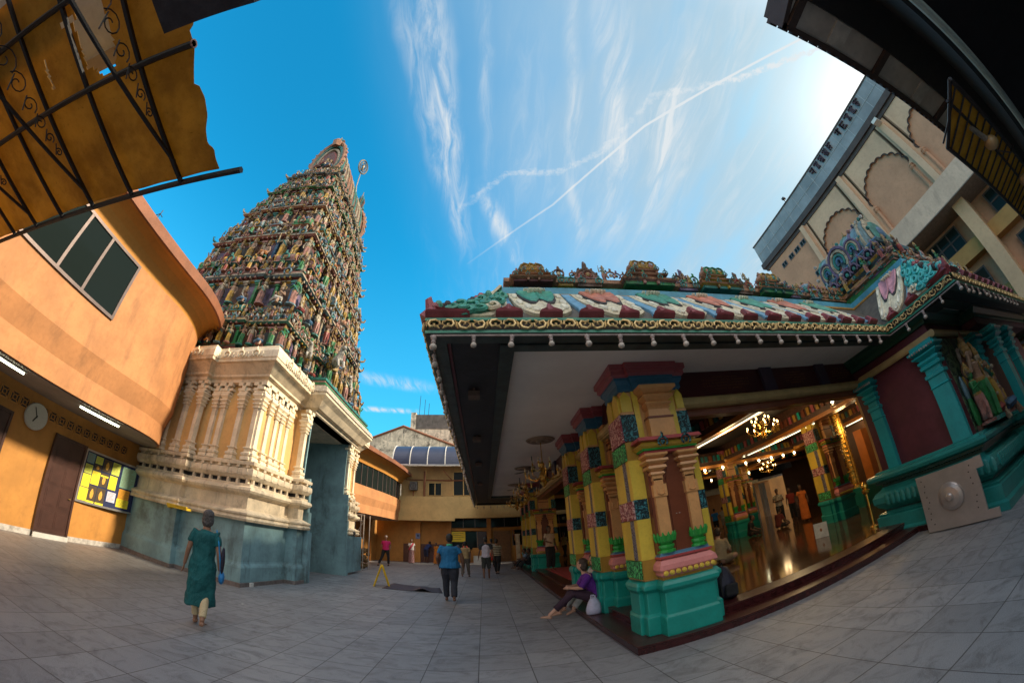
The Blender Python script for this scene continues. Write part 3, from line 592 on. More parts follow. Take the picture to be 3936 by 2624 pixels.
# ---- the painted column, one set of meshes for all
def colparts():
    out=[]
    def core(e): return rect(-.54-e,-e,.54+e,.56+e)
    m=MB(); 
    for zz,ms in (((( .03,.115),(.03,.36),(.0,.39),(-.005,.40),(-.005,.68),(.02,.70),(.05,.73),(.05,.78),(.02,.82),(.0,.84)),0),):
        m.mould(rect(-.54,0,.54,.56),zz,0); m.mould(rect(-.37,-.18,.39,.001),[(a*.9,z-.004) for a,z in zz],0); m.mould(rect(-.37,.559,.39,.74),[(a*.9,z-.004) for a,z in zz],0); m.mould(rect(-.60,.12,-.5,.44),[(a*.6,z-.008) for a,z in zz],0)
    out.append(('column_base',m,[gT],.008))
    m=MB()
    m.box(-.54,.0,.84,.54,.56,2.73,0)               # ochre core
    T=lambda z0,z1,mat,tm: None
    def band(z0,z1,a,b,c):   # left strip (facing -x), front margin squares
        m.box(-.555,-.012,z0,-.37,.03,z1,b); m.box(.40,-.012,z0,.555,.03,z1,b); m.box(-.37,-.006,z0,.40,.02,z1,a)
        m.box(-.555,.53,z0,-.37,.575,z1,b); m.box(.40,.53,z0,.555,.575,z1,b)
        if c is None:
            m.box(-.56,.0,z0,-.53,.10,z1,1); m.box(-.556,.10,z0,-.53,.24,z1,6); m.box(-.56,.24,z0,-.53,.34,z1,1); m.box(-.552,.34,z0,-.53,.56,z1,1)
        else:
            m.box(-.575,.02,z0+.01,-.53,.34,z1-.01,c); m.box(-.57,.36,z0+.01,-.53,.54,z1-.01,c)
        m.box(.53,.0,z0,.556,.56,z1,b)
    band(.86,1.12,0,0,4); band(1.12,1.66,1,1,None); band(1.66,1.93,1,5,3); band(1.93,2.47,1,1,None); band(2.47,2.73,0,0,4)
    m.box(-.545,-.004,.85,.545,.564,.875,7)
    out.append(('column_shaft',m,[gO,gY,gOr,rR,rG,rT,rV,gOr],0))
    m=MB()
    m.box(-.50,.02,2.73,.50,.54,3.5,0)
    for x0,x1 in ((-.555,-.33),(.36,.555)): m.box(x0,-.015,2.75,x1,.03,3.14,2)
    m.box(-.33,-.01,2.73,-.24,.03,3.5,1); m.box(.25,-.01,2.73,.36,.03,3.5,1)
    m.box(-.58,.01,2.74,-.5,.50,3.14,3)
    for x0,x1 in ((-.545,-.34),(.37,.545)):   # ogee panels
        w=x1-x0; m.prism([(x0+.02,3.18),(x1-.02,3.18),(x1-.02,3.40),(x1-w*.25,3.44),((x0+x1)/2,3.50),(x0+w*.25,3.44),(x0+.02,3.40)],1,-.02,.03,1); m.box(x0,-.01,3.14,x1,.03,3.18,4)
    for y0,y1 in ((.02,.27),(.29,.54)):
        w=y1-y0; m.prism([(y0+.02,3.16),(y1-.02,3.16),(y1-.02,3.40),(y1-w*.25,3.44),((y0+y1)/2,3.50),(y0+w*.25,3.44),(y0+.02,3.40)],0,-.555,-.49,1)
    m.mould(rect(-.52,.0,.52,.56),[(.0,3.50),(.02,3.52),(.02,3.60),(.06,3.66),(.06,3.70)],5); m.mould(rect(-.30,-.07,.32,.01),[(.0,3.50),(.02,3.52),(.02,3.60),(.06,3.66),(.06,3.70)],5)
    m.mould(rect(-.52,.0,.52,.56),[(.07,3.70),(.10,3.73),(.10,3.79),(.13,3.81),(.13,3.895)],6); m.mould(rect(-.30,-.07,.32,.01),[(.07,3.70),(.10,3.73),(.10,3.79),(.13,3.81),(.13,3.893)],6)
    out.append(('column_capital',m,[gOr,gY,rT,rR,gOr,gB,gM],0))
    # attached front shrine: lotus base, twin pilasters, small cornice, upper bracket
    m=MB(); f=-.18
    m.mould(rect(-.36,f+.02,.38,.01),[(.0,.80),(.0,.87)],1)
    m.mould(rect(-.36,f+.02,.38,.01),[(.0,.87),(.03,.90),(.03,.93),(.06,.97),(.05,1.03),(.0,1.09),(-.02,1.10),(.02,1.11),(.02,1.14),(-.01,1.15),(-.01,1.18)],[2,2,2,2,2,2,3,3,4,4])
    for i in range(9): m.ell((-.34+.70*i/8,f-.035,.925),(.04,.03,.035),6,5,4)
    m.box(-.36,f+.07,1.17,.38,.0,2.5,6)
    for cx in (-.235,.255):
        m.lathe([(.13,1.18),(.13,1.21),(.10,1.22),(.12,1.25),(.12,1.28),(.09,1.29),(.13,1.33),(.14,1.40),(.10,1.405)],(cx,f+.09,0),10,7,1,.8)
        for i in range(7): 
            t=PI+PI*i/6; m.tube([(cx+.12*math.cos(t),f+.09+.10*math.sin(t),1.33),(cx+.145*math.cos(t),f+.09+.12*math.sin(t),1.41),(cx+.15*math.cos(t),f+.09+.125*math.sin(t),1.45)],[.025,.022,.005],5,7)
        m.box(cx-.085,f+.02,1.38,cx+.085,f+.14,1.96,0); m.box(cx-.10,f+.0,1.92,cx+.10,f+.14,2.08,0); m.tube([(cx-.05,f-.005,2.05),(cx-.05,f-.01,1.96),(cx,f-.012,1.94),(cx+.05,f-.01,1.96),(cx+.05,f-.005,2.05)],.012,4,0)
        m.box(cx-.07,f+.02,2.08,cx+.07,f+.14,2.16,0)
        m.mould(rect(cx-.08,f+.02,cx+.08,f+.16),[(.0,2.14),(.0,2.20),(.03,2.22),(.02,2.25),(.0,2.26),(.06,2.30),(.05,2.335),(.02,2.345),(.09,2.39),(.08,2.42),(.03,2.43),(.09,2.47),(.09,2.50)],0)
    m.prism([(-.10,1.17),(.11,1.17),(.11,2.15),(.06,2.30),(.005,2.42),(-.05,2.30),(-.10,2.15)],1,f+.055,f+.08,6)
    m.box(-.035,f+.05,1.66,-.015,f+.058,1.67,8); m.box(.01,f+.05,1.66,.03,f+.058,1.67,8)
    m.mould(rect(-.37,f+.0,.39,.01),[(.0,2.50),(.02,2.51),(.02,2.54),(.05,2.545),(.05,2.57),(.10,2.59),(.11,2.62),(.04,2.63),(.03,2.66),(.12,2.67),(.10,2.72),(.02,2.735),(-.02,2.75)],[3,3,9,9,10,1,1,10,3,3,3,7])
    for cx in (-.13,.24): m.T=tr(cx,f-.10,2.56); kudu(m,11,11,.6); m.T=Matrix.Identity(4)
    m.box(-.19,f+.04,2.74,.21,.0,3.04,0); m.box(-.20,f+.03,3.02,.22,.0,3.05,12); m.box(-.17,f+.05,3.04,.19,.0,3.12,0)
    m.mould(rect(-.16,f+.06,.18,.01),[(.0,3.12),(.0,3.16),(.03,3.19),(.0,3.20),(.05,3.24),(.03,3.27),(.0,3.275),(.09,3.34),(.06,3.38),(.02,3.385),(.13,3.45),(.13,3.50)],0)
    out.append(('column_shrine',m,[gOr,gO,gP,gR,gLb,gY,gBr,gG,TM[TI['white']],gG,gY,rT,gBr],0))
    return out
CP=[(n,m.data(n,mats),bv) for n,m,mats,bv in colparts()]
def column(x,y,z=0,a=0,sub=True,s=1):
    k=bpy.data.objects.new('column',None); C.objects.link(k); k.empty_display_size=.2; k.location=(x,y,z); k.rotation_euler=(0,0,a); k.scale=(s,s,1); attach(k,HALL); WM[k.name]=Matrix.Identity(4)
    for n,d,bv in CP:
        o=bpy.data.objects.new(n,d); C.objects.link(o); o.parent=k
        if bv: b=o.modifiers.new('bevel','BEVEL'); b.width=.012; b.segments=2; b.limit_method='ANGLE'; b.angle_limit=.6
    return k
for y in (4.61,6.41,8.20,15.7,17.5,19.3): column(2.52,y)
for x,y,s_ in ((10.9,8.3,1),(6.3,12.9,1),(10.4,13.3,.8),(14.2,17.0,.75),(17.5,13.3,.8),(6.3,18.6,.9)): column(x,y,.118,0,True,s_)
# ---- veranda ceiling, beams
WHT=pm('white_ceiling',(.86,.79,.71),.8,.08,.7,.06,fine=.03)
mb=MB(); mb.add([(.40,3.84,3.895),(23,3.84,3.895),(23,4.9,3.895),(.40,4.9,3.895),(2.9,4.9,3.895),(2.9,20,3.895),(.40,20,3.895)],[(0,3,2,1),(3,6,5,4)],0)
mb.box(8.9,2.45,3.9,16.4,4.1,3.97,0)
mb.build('veranda_ceiling',WHT,HALL)
GT=pm('dark_green_trim',(.045,.065,.06),.45,.4,4,.2,dirt=.4); BK=pm('black_soffit',(.022,.022,.025),.55,.3,3,.2)  # dark green for the trim, near-black for the soffit strips
mb=MB()
def ring(x0,y0,x1,y1,X0,Y0,X1,Y1,z0,z1,m):  # frame between outer (x0..) and inner (X0..)
    mb.box(x0,y0,z0,x1,Y0,z1,m); mb.box(x0,Y1,z0,x1,y1,z1,m); mb.box(x0,Y0,z0,X0,Y1,z1,m); mb.box(X1,Y0,z0,x1,Y1,z1,m)
mb.box(.24,3.70,3.78,8.2,3.86,3.93,0); mb.box(.24,3.86,3.78,.42,20.0,3.93,0); mb.box(.26,20.0,3.78,16,20.2,3.93,0)
mb.box(-.52,3.5,3.83,8.2,3.70,3.9,1); mb.box(-.52,3.70,3.83,.24,23.2,3.9,1); mb.box(.26,20.2,3.83,16,23.2,3.9,1)
mb.box(8.2,1.8,3.83,16.5,2.2,3.9,1); mb.box(8.2,2.2,3.79,16.5,2.45,3.93,0); mb.box(7.86,1.8,3.82,8.2,3.5,3.9,1); mb.box(8.2,2.45,3.80,8.9,4.6,3.93,0)
mb.box(-.40,3.6,3.80,-.36,23.1,3.83,2)
mb.build('dark_soffit',[GT,BK,gloss('dull_red',(.16,.03,.03))],HALL)
# front beam with inscription boards
INS=pm('maroon_board',(.055,.008,.010),.35,.2,2,.05); CRM=pm('old_gold_moulding',(.42,.30,.13),.5,.15,4,.15); GILT=pm('faded_gilt_lettering',(.20,.09,.03),.5,.1,6,.1)
mb=MB(); mb.box(3.1,4.86,3.43,16,5.2,3.9,0); mb.box(2.3,5.2,3.43,2.75,20,3.9,0); 
for x in (5.25,6.95,8.6): mb.box(x-.16,4.80,3.42,x+.16,4.9,3.92,1)
for y in (9.6,11.2,12.8,14.4): mb.box(2.24,y-.15,3.42,2.8,y+.15,3.92,1)
mb.build('lintel_beam',[INS,gloss('dark_violet',(.05,.035,.06))],HALL)
def cyl_mould(p0,p1,r,mb,m):
    mb.tube([p0,p1],r,10,m)
mb=MB(); mb.box(3.1,4.80,3.24,8.9,5.12,3.36,0); mb.tube([(3.1,4.80,3.33),(8.75,4.80,3.33)],.085,10,0); mb.box(3.1,4.88,3.12,8.9,5.08,3.24,1); mb.box(2.24,5.2,3.24,2.8,20,3.33,0); mb.tube([(2.24,5.2,3.34),(2.24,20,3.34)],.075,10,0); mb.box(2.34,5.2,3.14,2.7,20,3.24,1)
mb.tube([(8.75,4.80,3.35),(8.24,4.80,3.36),(8.14,4.7,3.37),(8.14,2.72,3.37),(16,2.72,3.37)],.075,10,0)
mb.build('gilded_moulding',[CRM,gBr],HALL)
def textobj(name,body,loc,rot_,size,mat,parent,ext=.003,align='CENTER',spacing=1.15):
    cu=bpy.data.curves.new(name,'FONT'); cu.body=body; cu.size=size; cu.extrude=ext; cu.align_x=align; cu.align_y='CENTER'; cu.space_line=spacing
    tmp=bpy.data.objects.new('tmp_text',cu); C.objects.link(tmp); dg=bpy.context.evaluated_depsgraph_get(); me=bpy.data.meshes.new_from_object(tmp.evaluated_get(dg)); bpy.data.objects.remove(tmp); bpy.data.curves.remove(cu)
    me.name=name; me.materials.clear(); me.materials.append(mat); o=bpy.data.objects.new(name,me); C.objects.link(o); o.location=loc; o.rotation_euler=rot_; return attach(o,parent)
# illegible gilt script: rows of small strokes
def scriptrows(name,x0,x1,z0,rows,y,parent,seed):
    R=random.Random(seed); m=MB()
    for r in range(rows):
        z=z0-r*.055; w=(x1-x0)*(.55 if r in(0,rows-1) else 1); xx=(x0+x1)/2-w/2
        while xx<(x0+x1)/2+w/2:
            L=R.uniform(.015,.05); k=R.random()
            m.tube([(xx,y,z),(xx+L*.3,y,z+.016*R.random()),(xx+L*.6,y,z-.014),(xx+L,y,z+.008)],.0035,4); 
            if k<.4: m.tube([(xx+L*.5,y,z+.016),(xx+L*.6,y,z+.004)],.003,4)
            xx+=L+(.012 if R.random()<.8 else .04)
    m.build(name,GILT,parent)
for i,(a,b) in enumerate(((3.7,4.75),(5.75,6.4),(7.35,8.05))): scriptrows('gilt_script',a,b,3.78,5,4.853,HALL,i)
# interior ceiling, friezes, far wall
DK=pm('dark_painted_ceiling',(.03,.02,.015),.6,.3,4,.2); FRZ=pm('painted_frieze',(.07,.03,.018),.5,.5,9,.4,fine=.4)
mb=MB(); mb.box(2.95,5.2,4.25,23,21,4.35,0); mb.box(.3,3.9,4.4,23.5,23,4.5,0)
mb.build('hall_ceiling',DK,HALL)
mb=MB(); R=random.Random(3); OB=gloss('lamp_orange',(.42,.15,.025))
def fbeam(x0,y0,x1,y1,zl=3.45,zh=4.25):
    mb.box(x0,y0,zl,x1,y1,zl+.12,1); mb.box(x0+.04,y0+.04,zl+.12,x1-.04,y1-.04,zh,0)
    L=max(x1-x0,y1-y0); k=int(L/.22)
    for i in range(k):
        t=(i+.5)*.22; c_=2+R.randrange(5)
        if x1-x0>y1-y0: mb.box(x0+t-.06,y0-.01,zl+.28,x0+t+.06,y1+.01,zl+.52,c_)
        else: mb.box(x0-.01,y0+t-.06,zl+.28,x1+.01,y0+t+.06,zl+.52,c_)
for x in (5.8,10.2,14.6): fbeam(x,5.4,x+.45,20.6)
for y in (13.2,17.2): fbeam(2.95,y,22,y+.45,3.35,4.0)
mb.build('painted_beams',[FRZ,OB,gO,gT,gM,gBr,gDt],HALL)
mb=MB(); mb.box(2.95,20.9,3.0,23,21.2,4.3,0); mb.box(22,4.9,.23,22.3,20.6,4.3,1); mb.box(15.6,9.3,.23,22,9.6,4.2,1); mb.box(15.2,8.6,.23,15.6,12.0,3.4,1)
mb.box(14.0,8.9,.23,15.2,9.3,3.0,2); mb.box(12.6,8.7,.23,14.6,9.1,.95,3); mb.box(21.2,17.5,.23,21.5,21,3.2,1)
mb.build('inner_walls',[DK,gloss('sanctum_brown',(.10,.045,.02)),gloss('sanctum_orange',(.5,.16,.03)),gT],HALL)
# ornate door frame at the right end of the front
mb=MB(); mb.box(8.28,4.82,.3,8.80,5.1,3.25,0); mb.box(8.36,4.80,1.34,8.66,4.83,3.12,1)
mb.tube([(8.32,4.80,1.30),(8.32,4.80,3.2)],.03,6,0); mb.tube([(8.72,4.80,1.30),(8.72,4.80,3.2)],.045,6,0); mb.build('carved_door_frame',[gloss('apricot_ochre',(.50,.27,.08)),relief('scroll_relief',(.12,.08,.05),(.45,.32,.12),20)],HALL)
# ---- green shrine wall at the right
wall=[(8.2,2.80),(10.6,2.80),(10.6,2.4),(17,2.4),(17,5.0),(8.2,5.0)]
prof=[(.34,0),(.34,.14),(.27,.18),(.27,.42),(.22,.44),(.24,.48),(.10,.52),(.10,.55),(.20,.62),(.27,.72),(.27,.84),(.20,.93),(.10,.98),(.06,1.02),(.06,1.08),(.16,1.10),(.16,1.15),(.27,1.19),(.29,1.25),(.27,1.30),(.14,1.32),(.10,1.36),(.0,1.36)]
gW=gloss('sea_green',(.025,.24,.22)); 
mb=MB(); mb.mould(wall,prof,[1 if i in (6,13,14,15) else 0 for i in range(len(prof)-1)]); 
for i in range(int(9/.13)):   # lotus petals on the rolled band
    for (ox,oy,dx_,dy_) in ((7.92,2.55,0,1),(8.3,2.53,1,0)):
        px_,py_=ox+dx_*i*.13,oy+dy_*i*.13
        if dy_ and py_>4.9: continue
        mb.ell((px_,py_,.78),(.07 if dx_ else .035,.035 if dx_ else .07,.14),6,0,4)
mb.build('moulded_base',[gW,gloss('deep_green',(.01,.06,.055))],HALL,smooth=False,bevel=.006)
mb=MB(); mb.mould([(8.22,2.82),(17,2.82),(17,5.0),(8.22,5.0)],[(0,1.34),(0,3.32)],0); mb.mould(wall,[(0,3.44),(0,3.60),(.03,3.61)],0); 
mb.build('maroon_wall',pm('maroon_wall_paint',(.10,.022,.035),.45,.3,1.2,.1,dirt=.15),HALL)
mb=MB(); mb.mould(wall,[(.0,3.60),(.06,3.62),(.06,3.70),(.16,3.78),(.16,3.83),(.2,3.86),(.2,3.9)],0); mb.build('green_cornice',gloss('bottle_green',(.015,.075,.045)),HALL)
def gpil(cx,cy,a,w=.19):
    m=MB(); m.T=tr(cx,cy,0)@rot(a)
    m.mould(rect(-w,-.09,w,.10),[(0,1.36),(0,2.42),(.02,2.44),(.0,2.46),(0,2.62),(.03,2.64),(.03,2.70),(-.01,2.72),(-.01,2.80),(.04,2.83),(.05,2.88),(.01,2.90),(.05,2.95),(.05,2.99),(0,3.01),(.10,3.08),(.11,3.11),(.03,3.12),(.14,3.18),(.15,3.22),(.08,3.25),(.08,3.31)],0)
    for i in range(10): m.ell((-w-.08+(2*w+.16)*i/9,-.235,3.19),(.022,.02,.03),5,1,4)
    m.build('green_pilaster',[gloss('bright_turquoise',(.015,.34,.36)),TM[TI['white']]],HALL)
gpil(8.18,3.02,-PI/2); gpil(8.18,4.62,-PI/2,.13); gpil(10.55,2.72,0); gpil(11.1,2.35,0,.2); gpil(12.6,2.35,0,.2)
# painted group of figures in the recess between the pilasters
mb=MB(); mb.box(8.42,2.80,1.36,10.4,2.83,3.3,0); mb.build('painted_backdrop',relief('mural_backdrop',(.015,.035,.03),(.07,.12,.06),3),HALL)
mb=MB()
for cx,w,h,t_ in ((9.45,.36,1.05,'gold'),(8.98,.24,.72,'gold'),(9.95,.28,.80,'gold')):
    pts=[(cx+w*math.cos(t),2.70,1.9+h*.5+h*.5*math.sin(t)) for t in [PI*(-.28+1.56*i/16) for i in range(17)]]
    mb.tube(pts,.05,6,TI['brown']); 
    for p_ in pts[::2]: mb.ell((p_[0]*1.0,2.68,p_[2]+.02),(.05,.04,.05),5,TI['orange'],4)
mb.tube([(9.45,2.68,2.95),(9.45,2.62,3.15),(9.48,2.60,3.34)],[.09,.06,.01],6,TI['brown'])
mb.ell((9.3,2.76,2.75),(.22,.06,.30),8,TI['white']); mb.ell((9.2,2.75,2.55),(.14,.06,.2),8,TI['teal'])
mb.box(8.5,2.72,1.36,10.35,2.8,1.46,TI['brown']); mb.ell((8.62,2.76,1.7),(.16,.06,.38),8,TI['green']); mb.ell((8.6,2.76,2.15),(.10,.05,.3),8,TI['lblue']); mb.ell((8.78,2.74,2.3),(.13,.05,.14),8,TI['yellow'])
mb.build('gilded_arches',TM,HALL)
for i,(x,vn,s) in enumerate(((8.72,3,1.0),(8.98,0,1.45),(9.26,7,1.2),(9.52,10,1.35),(9.80,5,1.15),(10.08,12,1.3),(10.3,8,1.0))):
    o=bpy.data.objects.new('deity_figure',STD[vn]); C.objects.link(o); o.location=(x,2.60-.05*(i%2),1.47); o.scale=(s,s,s); attach(o,HALL)
# ---- carved roof edge
roof=[(-.62,3.40),(7.76,3.40),(7.76,1.70),(24,1.70),(24,24),(-.62,24)]
mb=MB(); mb.mould(roof,[(-.22,3.76),(-.03,3.76),(.01,3.765),(.01,3.80),(-.02,3.805),(-.02,3.925),(.02,3.93),(.02,3.965),(-.03,3.97)],[0,0,1,0,2,1,1,1],top=False,bot=False)
mb.build('roof_fascia',[GT,gloss('sea_green_trim',(.03,.24,.15)),pm('dark_gold_ground',(.045,.03,.018),.6,.4,8,.3)],HALL)  # band behind the gilt scrolls is a dark brown
SC=MB(); GOLD=pm('gold_paint',(.78,.56,.25),.38,.3,18,.3,metal=.35,dirt=.35)
SC.tube([(.055,0,.035),(.02,-.012,.052),(-.035,-.014,.04),(-.052,-.014,.0),(-.03,-.016,-.03),(.005,-.016,-.022),(.012,-.014,.0),(-.008,-.012,.006)],[.006,.012,.015,.015,.015,.012,.009,.004],5)
SC.tube([(.0,-.012,-.02),(.04,-.014,-.03),(.062,-.012,-.052)],[.01,.014,.004],5); SC.tube([(.02,-.01,.05),(.06,-.014,.03),(.066,-.014,-.004),(.04,-.012,-.012)],[.006,.013,.011,.004],5); SC.tube([(-.06,-.01,.05),(-.075,-.012,.02),(-.07,-.01,-.03)],[.006,.009,.004],4)
mb=MB()
def scrolls(x0,y0,x1,y1,nx,ny):
    L=math.hypot(x1-x0,y1-y0); k=int(L/.174)
    for i in range(k):
        t=(i+.5)/k; a=math.atan2(y1-y0,x1-x0)
        mb.merge(SC,tr(x0+(x1-x0)*t+nx*.022,y0+(y1-y0)*t+ny*.022,3.865)@rot(a)@Matrix.Diagonal((-1.12 if i%2 else 1.12,1.3,-1.12 if i%4>1 else 1.12,1)))
scrolls(-.62,3.4,7.76,3.4,0,-1); scrolls(7.76,3.4,7.76,1.7,-1,0); scrolls(7.76,1.7,15,1.7,0,-1); scrolls(-.62,24,-.62,3.4,-1,0)
mb.build('gilt_scrollwork',GOLD,HALL)
KP=[(0,3.965),(-.10,4.12),(-.45,4.48),(-.85,4.92),(-.957,5.06)]
wL=pm('weathered_kapota',(.10,.085,.065),.7,.3,5,.4,dirt=.5,streaks=.4); 
mb=MB(); mb.mould(roof,KP,0,top=False,bot=False); mb.mould(roof,[(-.93,5.0),(-.90,5.02),(-.90,5.06)],1,top=False,bot=False)
mb.build('sloping_eave',[wL,pm('ochre_bead',(.42,.22,.04),.6,.3,20,.5,dirt=.3)],HALL)
mb=MB(); mb.mould(roof,[(-.90,5.06),(-.90,5.185),(-1.6,5.186)],0,bot=False); mb.build('blue_ledge',pm('worn_blue_paint',(.06,.26,.36),.55,.25,3,.3,dirt=.45,streaks=.4),HALL)
def ksurf(u,v,o,d,nn,h=0):
    # o: corner on the fascia line, d: direction along it, nn: outward normal
    t=v*(len(KP)-1); i=min(int(t),len(KP)-2); f=t-i; e=KP[i][0]*(1-f)+KP[i+1][0]*f; z=KP[i][1]*(1-f)+KP[i+1][1]*f
    a=Vector((KP[i+1][0]-KP[i][0],KP[i+1][1]-KP[i][1])).normalized(); nx,nz=a.y,-a.x
    return (o[0]+d[0]*u+nn[0]*(e+nx*h),o[1]+d[1]*u+nn[1]*(e+nx*h),z+nz*h)
def rel(mb,poly,h,m,fr_,mi=None):
    """raised relief of a (u,v) outline on the eave surface"""
    cu=sum(p[0] for p in poly)/len(poly); cv=sum(p[1] for p in poly)/len(poly); n=len(poly)
    h*=1.5; rings=[(1.0,0),(.985,h*.8),(.86,h),(.45,h*.8)]
    vs=[]; 
    for s_,hh in rings:
        for u,v in poly: vs.append(ksurf(cu+(u-cu)*s_,cv+(v-cv)*s_,*fr_,hh))
    vs.append(ksurf(cu,cv,*fr_,h*.7)); fs=[];
    for r in range(3):
        for i in range(n): fs.append((r*n+i,r*n+(i+1)%n,(r+1)*n+(i+1)%n,(r+1)*n+i))
    for i in range(n): fs.append((3*n+i,3*n+(i+1)%n,4*n))
    a=len(fs); mb.add(vs,fs[:n*2],m); 
    mb.add(vs,fs[n*2:],m if mi is None else mi)
def petal(mb,u,fr_,c1,c2):
    # cream two-lobed petal, then the coloured heart and the rosette; c1/c2 material indices
    L=[(-.40,.97),(-.405,.70),(-.36,.42),(-.29,.22),(-.19,.08),(-.12,.05),(-.05,.15),(0,.30)]
    o1=[(u+a,b) for a,b in L]+[(u-a,b) for a,b in L[::-1][1:]]
    half=lambda s_:[(u+s_*a,b) for a,b in [(.0,.97),(.40,.97),(.405,.70),(.36,.42),(.29,.22),(.19,.08),(.12,.05),(.05,.15),(0,.30)]]
    for s_ in (-1,1):
        rel(mb,half(s_)[::s_],.035,0,fr_,0)
        for i in range(4):
            a,b=[(.33,.72),(.30,.50),(.235,.32),(.15,.20)][i]; rel(mb,[(u+s_*a+.045*math.cos(t),b+.08*math.sin(t)) for t in [2*PI*j/8 for j in range(8)]],.05,4,fr_)
        hh=[(u+s_*a,b) for a,b in [(.0,.97),(.275,.97),(.28,.80),(.23,.62),(.15,.50),(.08,.48),(0,.58)]]
        rel(mb,[(p[0]+s_*.012 if abs(p[0]-u)>.01 else p[0],p[1]-.035) for p in hh][::s_],.050,5,fr_)
        rel(mb,hh[::s_],.065,c1,fr_); 
    for j in range(7):
        a=-.09+.03*j; rel(mb,[(u+a+.024*math.cos(t),.86+.03*(j%2)+.05*math.sin(t)) for t in [2*PI*q_/6 for q_ in range(6)]],.10,4,fr_)
    for s_ in (-1,1): rel(mb,[(u+s_*.14+.035*math.cos(t),.93+.03*math.sin(t)) for t in [2*PI*q_/6 for q_ in range(6)]],.09,4,fr_)
    rel(mb,[(u-.14,.0),(u+.14,.0),(u+.05,.12),(u+.015,.28),(u-.015,.28),(u-.05,.12)],.075,2,fr_)
def gap(mb,u,fr_):
    rel(mb,[(u-.07,.97),(u-.075,.6),(u-.085,.30),(u-.12,.12),(u+.12,.12),(u+.085,.30),(u+.075,.6),(u+.07,.97)],.03,3,fr_)
    rel(mb,[(u-.16,.0),(u+.16,.0),(u+.05,.12),(u+.015,.26),(u-.015,.26),(u-.05,.12)],.08,2,fr_)
def spiral(mb,u,v,r,fr_,m,turn=1,w=.03,ph=0):
    pts=[ksurf(u+turn*r*(1-t*.75)*math.cos(ph+t*9),v+1.0*r*(1-t*.75)*math.sin(ph+t*9),*fr_,.06+.07*t) for t in [i/16 for i in range(17)]]
    mb.tube(pts,[w*(1.05-.5*i/16) for i in range(17)],5,m)
def makara(mb,u0,s_,fr_):
    def ev(v):
        t=min(max(v,0),.999)*(len(KP)-1); i=int(t); f=t-i; return -(KP[i][0]*(1-f)+KP[i+1][0]*f)
    def U(a,v): return u0+s_*(ev(v)+a*(1.0-ev(v)))
    rel(mb,[(U(a,b),b) for a,b in [(.05,.02),(.75,.02),(.95,.3),(1.0,.7),(1.0,.96),(.5,.96),(.1,.5)]][::s_],.03,0,fr_)
    rel(mb,[(U(a,b),b) for a,b in [(.08,.06),(.62,.05),(.84,.28),(.9,.7),(.9,.94),(.45,.94),(.12,.5)]][::s_],.05,1,fr_)
    R=random.Random(8)
    for a,b,r in ((.25,.16,.075),(.42,.13,.07),(.60,.16,.075),(.76,.24,.075),(.2,.34,.075),(.40,.32,.075),(.60,.36,.075),(.80,.44,.07),(.3,.52,.06),(.6,.56,.06),(.85,.62,.05),(.5,.72,.05)):
        spiral(mb,U(a,b),b,r*1.35,fr_,1 if R.random()<.75 else 0,s_,.038,R.random()*6)
    for i in range(0): mb.tube([ksurf(U(.06+.15*i+.05*math.sin(t*3),.06+.72*t),.06+.72*t,*fr_,.04+.05*math.sin(t*3)) for t in [j/6 for j in range(7)]],[.03,.04,.04,.035,.03,.02,.01],5,1)
    for i in range(12): v=.12+.07*i; p=ksurf(U(.0,v),v,*fr_,.06+.03*math.sin(i)); mb.ell(p,(.055,.055,.075),6,5 if i%3==0 else (2 if i%3==1 else 1),4)
    rel(mb,[(u0+s_*a,b) for a,b in [(-.02,.0),(.5,.0),(.25,.05),(.1,.12),(.02,.2)]][::s_],.08,2,fr_)
PM=[pm('petal_cream',(.66,.58,.40),.6,.25,9,.5,dirt=.35,fine=.4),pm('petal_green',(.05,.27,.19),.5,.3,6,.3,dirt=.3),pm('petal_wine',(.26,.055,.065),.5,.3,6,.2,dirt=.2),pm('petal_blue',(.13,.30,.44),.5,.3,6,.2,dirt=.3),pm('petal_white',(.70,.66,.52),.6,.2,9,.3,dirt=.3),pm('petal_outline',(.03,.025,.025),.7),pm('petal_salmon',(.50,.17,.10),.5,.3,6,.2,dirt=.25),pm('petal_turquoise',(.04,.38,.36),.45,.3,6,.3,dirt=.15),pm('petal_pink',(.50,.22,.26),.5,.3,5,.3,dirt=.25)]
F=((-.62,3.4),(1,0),(0,-1))
mb=MB(); makara(mb,.0,1,F)
for i in range(7):
    petal(mb,1.45+.99*i,F,1 if i%2==0 else 6,0); gap(mb,1.45-.495+.99*i,F)
gap(mb,1.45+.99*6.5,F); mb.build('petal_reliefs',PM,HALL)
F2=((7.76,3.4),(0,-1),(-1,0)); mb=MB(); petal(mb,.28,F2,8,0); gap(mb,.80,F2)
PM2=list(PM); PM2[1]=PM[7]; makara(mb,1.70,-1,F2); mb.build('corner_reliefs',PM2,HALL)
F3=((7.76,1.7),(1,0),(0,-1)); mb=MB(); makara(mb,.0,1,F3)
for i in range(5): petal(mb,1.5+.99*i,F3,1 if i%2 else 6,0); gap(mb,1.5-.495+.99*i,F3)
mb.build('side_reliefs',PM2,HALL)
F4=((-.62,24),(0,-1),(-1,0)); mb=MB()
for i in range(20): petal(mb,.7+.99*i,F4,1 if i%2 else 6,0)
makara(mb,20.6,-1,F4); mb.build('far_side_reliefs',PM,HALL)
# spike at the roof corner
mb=MB(); mb.tube([(-.50,3.52,3.98),(-.58,3.44,4.10),(-.62,3.40,4.24),(-.60,3.42,4.30)],[.10,.08,.045,.01],6,0); mb.tube([(7.8,1.74,3.98),(7.74,1.68,4.10),(7.7,1.64,4.24)],[.10,.07,.01],6,0); build_each(mb,'corner_horn',PM[2],HALL)
